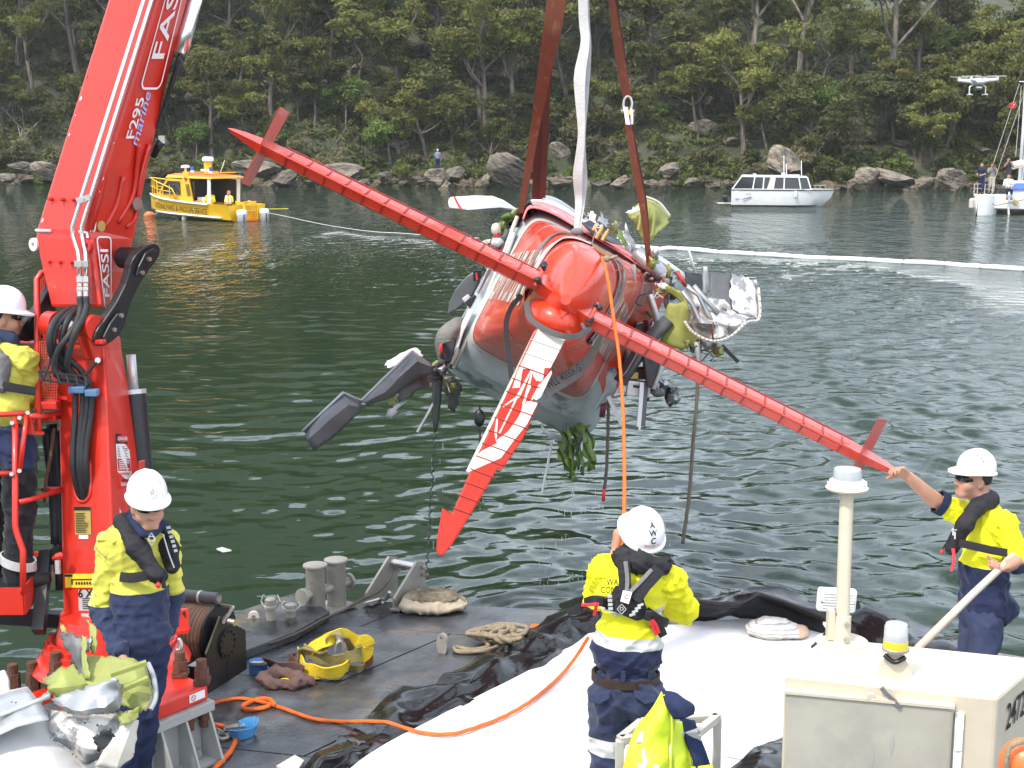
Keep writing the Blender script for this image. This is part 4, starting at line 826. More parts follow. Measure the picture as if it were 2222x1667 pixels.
crumple([[(1112,470,12.4),(1150,440,12.6),(1160,450,12.4)],[(1125,500,12.5),(1145,470,12.7),(1150,480,12.5)]],6,6,.03,3,'torn_edge',m_black,plane,jag=.03)
for pts,m in((((1118,455),(1108,470),(1090,490),(1085,510)),m_green),(((1140,452),(1115,478),(1098,486)),m_dkgrey),(((1124,452),(1120,480),(1135,478)),m_greenb),(((1095,490),(1100,505),(1112,495),(1105,515)),m_green),(((1110,486),(1092,512),(1080,520)),m_black)):
    MB().tube(catmull([P(x,y,12.9)for x,y in pts],4),.018,6).build('broken_tube',m,plane,smooth=True)
for i in range(6):crumple([[(1095+i*9,470+rng.uniform(-8,20),12.8),(1118+i*6,462+rng.uniform(-8,20),12.8)],[(1092+i*9,492+rng.uniform(-8,20),12.9),(1112+i*7,488+rng.uniform(-8,20),12.9)]],4,4,.04,30+i,'torn_skin',(m_greenb,m_black,m_green)[i%3],plane,jag=.03)
bl=[(974,430),(982,427),(1030,424),(1068,425),(1092,434),(1120,452),(1126,460),(1118,458),(1085,452),(1060,453),(1020,457),(975,452),(972,440)]
blade=MB().prism([P(x,y,13.8)for x,y in bl],FWD*.05).build('propeller_blade',m_pwhite,plane,bevel=.012)
MB().add([P(x,y,13.79)for x,y in((997,426),(1060,425),(1092,436),(1122,454),(1085,450),(1060,452),(1012,456))],[tuple(range(7))]).build('blade_face',m_alu,blade,recalc=False)
MB().add([P(x,y,13.785)for x,y in((984,427),(988,427),(994,440),(1004,455),(999,455),(990,441))],[tuple(range(6))]).build('blade_stripe',m_inkred,blade,recalc=False)
MB().prism([P(x,y,13.4)for x,y in((1032,588),(1012,600),(988,628),(974,658),(972,684),(976,680),(1000,665),(1025,640),(1040,610))],FWD*.03).build('propeller_blade',m_dkgrey,plane,bevel=.01)
MB().box(P(1036,598,13.3),(.08,.05,.1)).build('blade_root',m_black,plane);MB().tube([P(1034,592,13.2),P(1036,608,13.2)],.012,6).build('red_fitting',m_inkred,plane)
# left side trim: grey, maroon and white rails beside the cabin
def rl(pts,w,m,nm,d=12.5,dd=.0):MB().tube([P(x,y,d+dd*i)for i,(x,y)in enumerate(pts)],w,8,flat=.4).build(nm,m,plane,smooth=True)
rl([(1122,470),(1098,540),(1062,630),(1020,720),(985,800)],.05,m_cream,'door_rail',12.45);rl([(1102,500),(1080,560),(1040,660),(1005,740),(975,800)],.07,m_dkgrey,'side_rail',12.75)
rl([(1094,530),(1062,600),(1035,660),(1012,705)],.06,m_maroon,'maroon_rail',12.6);rl([(1086,525),(1048,612),(1020,665),(1008,690)],.035,m_alum,'window_frame',12.7)
rl([(1022,672),(1000,720),(985,770),(978,790)],.05,m_pwhite,'white_rail',12.4)
rl([(1116,505),(1103,545),(1090,570)],.05,m_pgrey,'side_strip',12.4)
MB().ell(P(1078,510,12.6),(.032,.03,.06),n=10).build('red_lamp',m_inkred,plane,smooth=True);MB().ell(P(1076,498,12.6),(.045,.05,.06),n=10).build('lamp_base',m_cream,plane,smooth=True);MB().ell(P(1079,527,12.6),(.06,.05,.05),n=10).build('lamp_bowl',m_alu,plane,smooth=True)
for x,y,m in((1050,533,m_cream),(1056,545,m_black),(1068,540,m_dkgrey),(1064,552,m_black),(1036,646,m_alu),(1014,650,m_alu),(1020,656,m_black),(1030,650,m_black)):MB().box(P(x,y,12.65),(.07,.06,.07),Matrix.Rotation(rng.uniform(0,1),3,'Y')).build('broken_fitting',m,plane,bevel=.008)
# fabric, seat and panels torn out on the lower left
crumple([[(1008,690,12.5),(985,690,12.4),(955,712,12.4),(944,745,12.4)],[(1010,720,12.5),(990,715,12.3),(965,735,12.3),(948,770,12.4)],[(1000,760,12.5),(985,755,12.4),(968,775,12.4),(952,790,12.4)]],12,10,.05,8,'seat_cloth',m_cloth,plane,freq=3)
crumple([[(958,752,12.3),(978,738,12.3),(990,742,12.3)],[(955,775,12.3),(972,790,12.3),(985,770,12.3)]],8,8,.05,9,'blue_cloth',m_black,plane,freq=5);MB().ell(P(957,758,12.25),(.018,.015,.05),n=10).build('red_strap',m_inkred,plane,smooth=True)
crumple([[(836,792,11.4),(870,766,11.4),(908,756,11.4)],[(842,800,11.4),(880,790,11.4),(918,775,11.4)]],10,6,.02,12,'torn_wing_skin',m_pwhite,plane,jag=.012)
crumple([[(785,868,11.0),(825,825,11.1),(895,762,11.3),(935,790,11.5)],[(792,875,10.8),(835,850,10.9),(905,785,11.1),(940,800,11.3)],[(800,880,10.9),(850,862,11.0),(910,820,11.2),(940,812,11.3)]],15,8,.03,13,'flap_panel',m_dkgrey,plane,freq=4,lin=True)
crumple([[(660,935,10.7),(700,895,10.7),(745,853,10.75),(784,872,10.9)],[(668,955,10.6),(712,915,10.6),(755,880,10.65),(784,885,10.8)],[(682,978,10.65),(725,950,10.7),(762,915,10.7),(782,892,10.8)]],12,8,.018,14,'flap_panel',m_dkgrey,plane,freq=4,lin=True)
MB().tube([P(656,937,10.68),P(745,852,10.73),P(784,870,10.85),P(895,762,11.2)],.012,6).build('panel_edge',m_alum,plane,smooth=True)
crumple([[(865,850,11.2),(905,815,11.3),(950,800,11.6)],[(868,870,11.2),(910,845,11.3),(948,820,11.6)]],10,6,.03,15,'torn_skin',m_dkgrey,plane,jag=.02,lin=True)
crumple([[(840,855,11.1),(860,845,11.1)],[(838,882,11.1),(858,872,11.1)]],5,6,.04,16,'torn_skin',m_green,plane,jag=.02);crumple([[(845,885,11.1),(882,872,11.1)],[(832,905,11.1),(845,905,11.1)]],5,6,.03,17,'torn_skin',m_alum,plane,jag=.02)
crumple([[(918,808,11.5),(948,806,11.6)],[(916,818,11.5),(946,820,11.6)]],5,4,.02,18,'torn_skin',m_greenb,plane,jag=.015)
crumple([[(955,822,12.2),(985,820,12.3),(1005,835,12.4)],[(965,850,12.1),(985,860,12.2),(995,870,12.3)],[(975,888,12.1),(982,892,12.2),(985,890,12.2)]],8,10,.05,19,'torn_skin',m_dkgrey,plane,freq=4,jag=.015)
for i in range(12):MB().ell(P(948+rng.uniform(-14,14),800+rng.uniform(-14,22),12.0+rng.uniform(-.1,.1)),rng.uniform(.02,.05),n=8).build('torn_fitting',(m_black,m_green,m_dkgrey)[i%3],plane)
MB().tube(catmull([P(950,812,12.0),P(948,860,12.0),P(946,905,12.0),P(944,938,12.0)],5),[.045,.045,.045,.043,.04,.04,.038,.036,.034,.032,.03,.028,.026,.02,.016,.01],8).build('seat_belt',m_black,plane,smooth=True)
MB().tube([P(944,870,12.0),P(925,905,12.0),P(906,938,12.0)],.014,6).build('control_rod',m_alum,plane)
pts=[P(944+(3 if i%2 else-3)-i*.55,938+i*9,12.0-.05*i)for i in range(36)];MB().tube(pts,.006,5).build('coiled_cord',m_black,plane)
MB().ell(P(1040,907,12.2),(.05,.04,.08),n=12).build('hanging_pulley',m_black,plane,smooth=True);MB().tube([P(1041,880,12.2),P(1041,905,12.2),P(1038,925,12.2),P(1042,940,12.2),P(1040,975,12.2)],.009,5).build('pulley_cord',m_black,plane)
# underside and green ribs at the lowest corner
crumple([[(1175,925,12.6),(1215,945,12.6),(1260,950,12.6),(1275,925,12.7)],[(1185,945,12.6),(1220,962,12.6),(1250,968,12.6),(1270,945,12.7)]],12,5,.03,22,'crushed_skin',m_pgrey,plane,jag=.02)
for k,(x0,y0,x1,y1,w)in enumerate(((1222,962,1232,1026,13),(1234,950,1246,1050,11),(1262,945,1284,1020,13),(1252,955,1266,1032,9),(1214,985,1226,1018,9),(1244,958,1258,1022,8),(1272,950,1290,1012,9),(1230,970,1238,1040,8))):
    y0-=26
    crumple([[(x0-w*.4,y0,12.5+k*.05),(x0+w*.4,y0,12.5+k*.05)],[(x0-w*.6+(x1-x0)*.5,(y0+y1)/2,12.35),(x0+w*.6+(x1-x0)*.5,(y0+y1)/2,12.4)],[(x1-w*.3,y1,12.4),(x1+w*.3,y1-8,12.4)]],6,8,.03,40+k,'green_rib',m_greenb,plane,jag=.028)
for q in(((1197,960),(1190,1000),(1180,1050),(1176,1072)),((1262,950),(1255,975),(1248,990)),((1235,955),(1225,985))):MB().tube([P(x,y,12.3)for x,y in q],.012,6).build('control_rod',m_alum if q[0][0]<1200 else m_black,plane)
# right side: struts, wing root and seats
def strut(pts,r,m,nm='strut',d=12.4):MB().tube([P(*p)if len(p)>2 else P(*p,d)for p in pts],r,10,flat=.55).build(nm,m,plane,smooth=True)
strut([(1380,545),(1425,585),(1475,640)],.13,m_alum,'float_strut');strut([(1420,555),(1470,590),(1505,618)],.055,m_pgrey,'float_strut',12.6);strut([(1494,542),(1501,565),(1508,590)],.02,m_pwhite,'thin_strut',12.5)
strut([(1335,520),(1380,555),(1420,600)],.07,m_pgrey,'float_strut',12.9)
strut([(1410,640),(1425,690),(1430,720)],.055,m_pgrey,'cabin_strut',12.3);strut([(1345,830),(1400,745),(1450,695)],.10,m_dkgrey,'wing_strut',12.0);strut([(1470,588),(1478,605),(1490,622)],.028,m_inkred,'red_strut',12.1)
crumple([[(1484,590,12.0),(1522,594,12.0)],[(1490,620,11.9),(1525,625,11.9)],[(1510,640,11.8),(1522,645,11.8)]],6,6,.02,50,'black_panel',m_black,plane,lin=True)
crumple([[(1526,576,11.8),(1535,578,11.8)],[(1524,610,11.8),(1538,612,11.8)],[(1525,640,11.8),(1534,642,11.8)]],4,9,.02,51,'riveted_flange',m_alum,plane)
crumple([[(1543,590,11.6),(1590,595,11.6)],[(1540,630,11.5),(1588,640,11.5)],[(1552,660,11.4),(1588,672,11.4)]],8,8,.012,52,'wing_skin',m_dkgrey,plane,freq=3,lin=True)
crumple([[(1588,594,11.6),(1612,600,11.6),(1642,610,11.7)],[(1586,632,11.5),(1615,638,11.5),(1645,640,11.6)],[(1588,672,11.4),(1618,682,11.4),(1646,692,11.5)]],10,9,.02,53,'wing_skin',m_silver,plane,freq=3,jag=.012,lin=True)
crumple([[(1490,618,11.7),(1520,645,11.5),(1560,655,11.4),(1600,680,11.4),(1645,690,11.5)],[(1495,655,11.6),(1520,668,11.2),(1560,690,11.2),(1590,695,11.3),(1625,698,11.4)],[(1486,695,11.5),(1515,705,11.2),(1550,712,11.1),(1580,708,11.2),(1600,705,11.3)],[(1490,708,11.5),(1520,728,11.3),(1546,738,11.2),(1580,730,11.2),(1605,706,11.3)]],24,21,.085,54,'crumpled_wing_skin',m_silver,plane,freq=5,jag=.008,lin=True)
for q in([(1480,632),(1502,660),(1520,700),(1530,712)],[(1490,622),(1515,640),(1535,680),(1548,700)],[(1505,620),(1530,650),(1560,680)]):strut(q,.035,m_alum,'bent_spar',11.2)
strut([(1548,700),(1545,720),(1548,738)],.012,m_maroon,'torn_seam',11.1)
pts=catmull([P(*p)for p in((1486,698,11.3),(1505,722,11.2),(1546,740,11.1),(1585,730,11.1),(1620,700,11.2),(1648,690,11.3),(1646,625,11.4))],5);MB().tube(pts,.012,5).build('riveted_edge',m_cream,plane)
for i in range(1,len(pts)-1):MB().box(pts[i]-FWD*.012,(.012,.01,.012)).build('rivet',m_alum,plane)
crumple([[(1450,660,12.0),(1485,655,11.9),(1500,690,11.8)],[(1440,700,12.0),(1478,705,11.9),(1510,720,11.8)],[(1432,745,12.0),(1480,760,11.9),(1518,740,11.8)]],10,10,.03,55,'primer_panel',m_green,plane,freq=3,jag=.01,lin=True)
crumple([[(1425,628,12.2),(1450,622,12.1),(1478,635,12.0)],[(1430,640,12.2),(1460,640,12.1),(1500,680,11.9)]],10,5,.03,56,'primer_strip',m_green,plane,jag=.01)
crumple([[(1358,462,12.6),(1400,428,12.7),(1430,440,12.7),(1452,468,12.7)],[(1372,480,12.6),(1405,470,12.5),(1432,480,12.6),(1446,488,12.6)],[(1385,505,12.6),(1400,522,12.6),(1412,524,12.6),(1418,515,12.6)]],15,10,.05,57,'primer_panel',m_green,plane,freq=4,jag=.012,lin=True)
crumple([[(1356,462,12.5),(1385,446,12.5)],[(1370,466,12.5),(1392,456,12.5)]],6,4,.03,58,'torn_skin',m_pwhite,plane,jag=.015);MB().tube(catmull([P(1398,426,12.6),P(1430,440,12.6),P(1453,468,12.6)],4),.012,5).build('riveted_edge',m_cream,plane)
for k in range(3):MB().tube([P(1396+k*13,442+k*8,12.45),P(1385+k*15,500+k*6,12.45)],.014,5).build('stringer',m_green,plane)
crumple([[(1275,462,12.8),(1290,458,12.8)],[(1280,482,12.7),(1298,486,12.7)]],5,6,.05,60,'torn_skin',m_pwhite,plane,jag=.02);crumple([[(1300,460,12.8),(1312,470,12.8)],[(1296,486,12.7),(1322,496,12.7)]],5,6,.05,61,'torn_skin',m_alum,plane,jag=.02)
MB().prism([P(1262,484,12.3),P(1282,478,12.4),P(1345,522,12.4),P(1352,532,12.3),P(1330,528,12.25),P(1285,508,12.25)],FWD*.05).build('engine_bay',m_black,plane)
for x,y in((1293,490),(1305,497),(1317,504),(1299,507),(1312,512)):MB().lathe(P(x,y,12.2),AV,[(.012,-.05),(.018,-.045),(.018,0),(.010,.008),(.010,.03)],10).build('brass_fitting',m_gold,plane,smooth='auto')
crumple([[(1335,495,12.5),(1350,505,12.5)],[(1345,520,12.4),(1362,535,12.4)]],6,6,.04,62,'torn_skin',m_greenb,plane,jag=.02);crumple([[(1345,505,12.6),(1370,515,12.6)],[(1365,535,12.5),(1390,560,12.5)]],6,6,.04,63,'torn_skin',m_alum,plane,jag=.02)
crumple([[(1422,612,12.2),(1450,620,12.2)],[(1440,628,12.2),(1475,640,12.1)]],6,5,.04,64,'torn_skin',m_pwhite,plane,jag=.02)
MB().hexa([P(1382,702,12.3),P(1410,695,12.3),P(1410,695,12.6),P(1382,702,12.6)],[P(1370,735,12.3),P(1405,722,12.3),P(1405,722,12.6),P(1370,735,12.6)]).build('instrument_box',m_black,plane);strut([(1382,703),(1412,697),(1406,722)],.014,m_cream,'box_rim',12.25)
MB().hexa([P(1392,770,11.9),P(1440,770,11.9),P(1440,770,12.2),P(1392,770,12.2)],[P(1402,838,11.8),P(1420,845,11.8),P(1420,845,12.1),P(1402,838,12.1)]).build('seat_back',m_black,plane,bevel=.02);strut([(1443,775),(1430,815),(1418,845)],.035,m_pgrey,'seat_rail',11.8);MB().ell(P(1428,852,11.8),(.06,.05,.04),n=10).build('seat_pad',m_dkgrey,plane,smooth=True)
MB().box(P(1385,843,12.0),(.20,.10,.13),Matrix.Rotation(.12,3,'Y')).build('white_panel',m_alu,plane,bevel=.01);MB().box(P(1381,839,11.94),(.055,.02,.022),Matrix.Rotation(.12,3,'Y')).build('panel_slot',m_black,plane);MB().box(P(1375,815,12.0),(.08,.05,.06)).build('brown_box',m_gold,plane,bevel=.008);MB().box(P(1385,810,12.1),(.22,.1,.10)).build('maroon_block',m_maroon,plane,bevel=.01)
for q,m in((((1393,830),(1390,880),(1385,932)),m_alu),(((1385,930),(1350,922)),m_dkgrey),(((1350,922),(1330,880),(1320,860)),m_alu),(((1402,835),(1395,925)),m_dkgrey)):
    mb=MB();[mb.bar(P(*a,11.9),P(*b_,11.9),.035,.03)for a,b_ in zip(q[:-1],q[1:])];mb.build('frame_bar',m,plane)
crumple([[(1318,800,12.3),(1338,795,12.3)],[(1310,850,12.2),(1335,840,12.3)],[(1290,890,12.2),(1318,872,12.3)]],6,10,.02,70,'cabin_lip',m_pgrey,plane);crumple([[(1305,875,12.2),(1318,872,12.2)],[(1300,905,12.2),(1312,908,12.2)]],4,5,.03,71,'maroon_strap',m_maroon,plane)
strut([(1340,720),(1360,770),(1350,810)],.06,m_dkgrey,'inner_frame',12.7);strut([(1415,690),(1395,660),(1400,640)],.03,m_greenb,'inner_frame',12.7)
strut([(1512,742),(1514,760),(1516,790)],.045,m_pgrey,'torn_strut',11.6);strut([(1530,752),(1515,770),(1500,778)],.02,m_dkgrey,'torn_strut',11.6);MB().bar(P(1567,750,11.5),P(1602,785,11.5),.055,.03).build('black_bar',m_black,plane)
crumple([[(1520,745,11.6),(1560,748,11.5)],[(1535,758,11.6),(1568,755,11.5)]],6,4,.03,72,'torn_skin',m_green,plane,jag=.02)
# loose scraps and wires all over the torn openings
def scraps(n,xs,ys,ds,seed,ms,sz):
    r=random.Random(seed)
    for i in range(n):
        t_=r.random();x=xs[0]+(xs[1]-xs[0])*t_+r.uniform(-1,1)*xs[2];y=ys[0]+(ys[1]-ys[0])*t_+r.uniform(-1,1)*ys[2];d=r.uniform(*ds);w,h=r.uniform(.5,1.2)*sz,r.uniform(.5,1.5)*sz;k=r.uniform(-.8,.8)
        crumple([[(x-w,y-h+k*w,d),(x,y-h*1.1,d-.08),(x+w,y-h-k*w,d+.05)],[(x-w*.9,y,d+.04),(x+w*.2,y+h*.1,d-.06),(x+w,y,d)],[(x-w*.7,y+h*.8-k*w,d),(x,y+h,d+.05),(x+w*.6,y+h*.7+k*w,d)]],4,4,.045,seed+i*3,'torn_skin',ms[i%len(ms)],plane,freq=6,jag=.022,lin=True)
scraps(16,(1405,1500,22),(560,700,26),(12.0,12.6),301,(m_alum,m_green,m_dkgrey,m_silver,m_pwhite),13)
scraps(12,(1370,1440,26),(700,860,30),(12.1,12.7),341,(m_dkgrey,m_black,m_alum,m_maroon,m_green),13)
scraps(9,(1262,1390,14),(470,545,12),(12.6,13.2),381,(m_alum,m_pwhite,m_green,m_black),9)
scraps(9,(915,985,18),(800,835,22),(11.6,12.3),411,(m_dkgrey,m_black,m_green,m_alum),11)
scraps(7,(1090,1050,12),(480,580,16),(12.6,13.0),431,(m_black,m_green,m_alum,m_cream),9)
scraps(6,(1500,1560,18),(745,765,10),(11.3,11.8),451,(m_green,m_dkgrey,m_alum),9)
for i in range(22):
    x,y=rng.choice(((1430,640),(1400,760),(1450,700),(950,815),(1060,540),(1250,950),(1300,500),(1530,755)));x+=rng.uniform(-20,20);y+=rng.uniform(-12,12);d=rng.uniform(11.8,12.4);q=[(x,y)]
    for k in range(4):q.append((q[-1][0]+rng.uniform(-16,16),q[-1][1]+rng.uniform(-6,24)))
    MB().tube(catmull([P(a,b_,d)for a,b_ in q],4),.005,4).build('torn_wire',(m_black,m_alum,m_cream)[i%3],plane,smooth=True)
dr_=MB()
for i in range(90):
    x=rng.choice((1180,1215,1245,1270,1300,1400,1440,948,1040))+rng.uniform(-14,14);y=rng.uniform(1000,1290)if x>1100 else rng.uniform(950,1180);c=P(x,y,11.6);dr_.tube([c,c-V(0,0,rng.uniform(.015,.07))],rng.uniform(.0018,.004),4)
kind(tag(dr_.build('dripping_water',mat('water drops',(.7,.75,.78),.08,var=.02,trans=.6)),'water dripping from the hanging wreck'),'stuff')
# stubble of wear on the lower skin
for x0,y0,x1,y1 in((1375,575,1376,610),):strut([(x0,y0),(x1,y1)],.03,m_grey,'access_strip',11.2)
MB().tube([P(1300,560,9.5),P(1330,590,9.6),P(1384,570,11)],.003,4).build('trim_wire',m_pred,plane)
# lifting slings
m_brown=mat('brown webbing',(0.185,0.060,0.032),0.85,var=.25,scale=9,stretch=(3,3,.6),bump=.3,bscale=60,col2=(.30,.15,.08),thr=.64)
m_brown2=mat('dark brown webbing',(0.095,0.040,0.030),0.85,var=.25,scale=9,bump=.3,bscale=60)
m_gweb=mat('grey webbing',(0.46,0.46,0.45),0.85,var=.15,scale=9,bump=.3,bscale=60);m_gweb2=mat('dirty grey webbing',(0.17,0.165,0.16),0.85,var=.25,scale=9,bump=.3,bscale=60)
m_gweb3=mat('wet grey webbing',(0.085,0.082,0.08),0.8,var=.25,scale=9,bump=.3,bscale=60);m_orope=mat('orange rope',(0.72,0.135,0.015),0.7,var=.15,scale=30,bump=.4,bscale=120)
def ribbon(pts,ws,m,nm,parent,th=.008,facing=None,twist=None,sub=5):
    C=catmull([P(*p)for p in pts],sub);Wd=[]
    for i in range(len(pts)-1):Wd+=[ws[i]+(ws[i+1]-ws[i])*k/sub for k in range(sub)]
    Wd.append(ws[-1]);rows_=[]
    for i,c in enumerate(C):
        d=(C[min(i+1,len(C)-1)]-C[max(i-1,0)]).normalized();v=(EYE-c).normalized()if facing is None else facing(c)
        x=d.cross(v).normalized()
        if twist:a=twist[0]+twist[1]*i/len(C);x=(x*math.cos(a)+d.cross(x)*math.sin(a)).normalized()
        y=d.cross(x).normalized()*th/2;x=x*Wd[i]/2;rows_.append([c-x-y,c-y*1.6,c+x-y,c+x+y,c+y*1.6,c-x+y])
    return MB().grid(rows_,close=True).build(nm,m,parent,smooth='auto')
s1=thing('brown_sling','pair of wide brown webbing slings rising from the nose of the plane','lifting sling',P(1150,450,12.2))
ribbon([(1262,-420,10.5),(1208,0,11),(1186,130,11.3),(1160,285,11.8),(1130,462,12.2)],[.16,.155,.12,.075,.045],m_brown,'front_leg',s1)
ribbon([(1258,-420,10.8),(1200,0,11.4),(1182,160,11.8),(1172,300,12.2),(1166,432,12.7)],[.10,.10,.095,.10,.10],m_brown2,'rear_leg',s1);ribbon([(1262,-420,10.7),(1206,10,11.3),(1190,170,11.7),(1183,300,12.1),(1177,432,12.6)],[.05,.05,.05,.055,.055],m_brown2,'rear_leg',s1)
MB().tube([P(1178,420,12.6),P(1181,435,12.6)],.02,6).build('shackle',m_steel,s1)
s2=thing('grey_sling','pale grey webbing sling twisted down to and round the tail of the plane','lifting sling',P(1255,500,10.8))
ribbon([(1262,-420,10.3),(1265,0,10.5),(1270,90,10.5),(1258,170,10.5),(1262,290,10.5),(1254,380,10.55),(1256,440,10.6),(1250,500,10.4)],[.085,.072,.07,.098,.06,.095,.075,.045],m_gweb,'lifting_leg',s2,twist=(.1,.9));ribbon([(1266,-420,10.33),(1272,0,10.55),(1276,100,10.55),(1274,190,10.55),(1264,300,10.55),(1266,390,10.6),(1262,440,10.6),(1253,500,10.4)],[.05,.045,.05,.03,.045,.06,.05,.04],m_gweb,'lifting_leg',s2,twist=(.5,-.8))
thU=lambda d,deg,o=.012:skin(d,math.radians(deg))+(AU*math.cos(math.radians(deg))+AV*math.sin(math.radians(deg)))*o
def wrap(degs,ds,w,m,nm):
    C=catmull([thU(d,a)for d,a in zip(ds,degs)],5);rows_=[]
    for i,c in enumerate(C):
        d=(C[min(i+1,len(C)-1)]-C[max(i-1,0)]).normalized();ctr_=P(1230,645,DEP(c));o=(c-ctr_).normalized();x=d.cross(o).normalized();y=x.cross(d).normalized()*.006;x=x*w/2;rows_.append([c-x-y,c+x-y,c+x+y,c-x+y])
    return MB().grid(rows_,close=True).build(nm,m,s2,smooth='auto')
wrap([92,110,130,150,168,182,196],[10.0,10.0,10.02,10.0,9.95,9.85,9.75],.11,m_gweb,'wrap');wrap([92,108,128,150,170,190],[10.4,10.45,10.45,10.4,10.3,10.2],.05,m_gweb2,'wrap')
wrap([92,70,50,30,10,-10,-25],[10.0,10.0,10.0,10.0,9.95,9.9,9.85],.07,m_gweb2,'wrap');wrap([90,66,46,28,10,-8,-22],[10.35,10.3,10.3,10.25,10.2,10.1,10.0],.05,m_gweb2,'wrap')
MB().ell(P(1252,503,10.25),(.05,.035,.03),n=10).build('choker_knot',m_gweb2,s2,smooth=True)
for pts,w in((((1132,640,9.6),(1108,670,9.6),(1098,710,9.6),(1104,770,9.7),(1112,835,9.8)),.035),(((1142,655,9.1),(1150,690,9.0),(1178,712,8.9),(1215,728,8.85),(1250,730,8.9),(1282,712,9.0)),.038),(((1262,702,8.9),(1270,714,8.88),(1282,714,8.9)),.02)):
    ribbon(pts,[w]*len(pts),m_gweb3,'slack_loop',s2)
ribbon([(1180,848,10.3),(1222,826,10.4),(1262,796,10.4),(1290,752,10.3),(1305,700,10.1),(1312,660,10.0)],[.10,.10,.095,.075,.06,.06],m_gweb2,'rated_leg',s2)
a,b_=P(1188,838,10.27),P(1258,798,10.35);d_=(b_-a).normalized();u_=(EYE-a).normalized().cross(d_).normalized()
MB().text('WLL 4000KG',.085,lambda x,y:a.lerp(b_,.5)+d_*x*.62+u_*y-FWD*.03,bold=.01).build('rating_print',m_ink,s2,recalc=False)
s3=thing('brown_sling','thin brown webbing sling with shackle and white tag right of the grey sling','lifting sling',P(1408,575,12))
ribbon([(1268,-420,10.6),(1327,0,11.2),(1343,110,11.4),(1362,218,11.6)],[.11,.055,.075,.075],m_brown,'upper_leg',s3);ribbon([(1272,-420,10.65),(1334,0,11.25),(1352,110,11.45),(1364,218,11.65)],[.04,.03,.03,.03],m_brown2,'upper_leg',s3)
ribbon([(1362,262,11.6),(1376,350,11.75),(1392,430,11.9),(1402,510,12.05),(1408,578,12.2)],[.055,.06,.06,.05,.04],m_brown,'lower_leg',s3);ribbon([(1369,262,11.65),(1384,350,11.8),(1399,430,11.95),(1406,510,12.1),(1410,578,12.25)],[.03,.03,.03,.03,.02],m_brown2,'lower_leg',s3)
c=P(1362,228,11.58);mb=MB();mb.tube([c+Vector((.035*math.cos(t_),0,.07*math.sin(t_)+.0))for t_ in[6.283*i/16 for i in range(17)]],.011,8,cap=False);mb.cyl(c+V(-.055,0,-.05),c+V(.055,0,-.05),.012,8);mb.build('shackle',m_steel,s3,smooth=True)
m_tag=mat('white tag',(.72,.70,.80),.7,var=.05);MB().hexa([P(1352,231,11.5),P(1362,233,11.5),P(1362,233,11.52),P(1352,231,11.52)],[P(1358,270,11.5),P(1367,271,11.5),P(1367,271,11.52),P(1358,270,11.52)]).build('rating_tag',m_tag,s3);MB().hexa([P(1368,233,11.55),P(1374,240,11.55),P(1374,240,11.57),P(1368,233,11.57)],[P(1368,270,11.55),P(1374,270,11.55),P(1374,270,11.57),P(1368,270,11.57)]).build('rating_tag',m_tag,s3)
MB().box(P(1365,244,11.48),(.02,.01,.04)).build('yellow_label',m_yel,s3)
# hanging ropes
m_rope=mat('weathered rope',(0.30,0.245,0.165),.9,var=.3,scale=50,bump=.6,bscale=140);m_rope2=mat('dark wet rope',(0.10,0.085,0.06),.8,var=.35,scale=40,bump=.6,bscale=120)
def rope_obj(pts,r,m,nm,label,cat='rope',parent=None,twist=True,n=6):
    C=catmull(pts,8)
    mb=MB();mb.tube(C,r,n)
    if twist:
        L_=0;c1=[];
        for q in(0,2.09,4.19):
            pp_=[];L_=0
            for i,c in enumerate(C):
                d=(C[min(i+1,len(C)-1)]-C[max(i-1,0)]).normalized();x=d.orthogonal().normalized();y=d.cross(x);L_+=(c-C[i-1]).length if i else 0;a_=q+L_/(r*5);pp_.append(c+(x*math.cos(a_)+y*math.sin(a_))*r*.5)
            mb.tube(pp_,r*.62,5)
    o=mb.build(nm,m,parent,smooth=True)
    if parent is None:tag(o,label,cat)
    return o
rope_obj([P(1320,865,12),P(1319,940,12),P(1316,1020,12),P(1311,1062,12)],.014,m_rope2,'rope_end','short wet rope end with red tip hanging from the right of the wreck');
MB().tube([P(1311,1060,12),P(1309,1088,12)],.016,6).build('rope_tip',m_inkred,bpy.data.objects['rope_end'],smooth=True)
rope_obj([P(1516,775,11.6),P(1512,870,11.5),P(1504,960,11.4),P(1495,1080,11.2),P(1481,1180,11.1)],.015,m_rope2,'hanging_rope','long wet rope hanging from the crumpled wing skin')
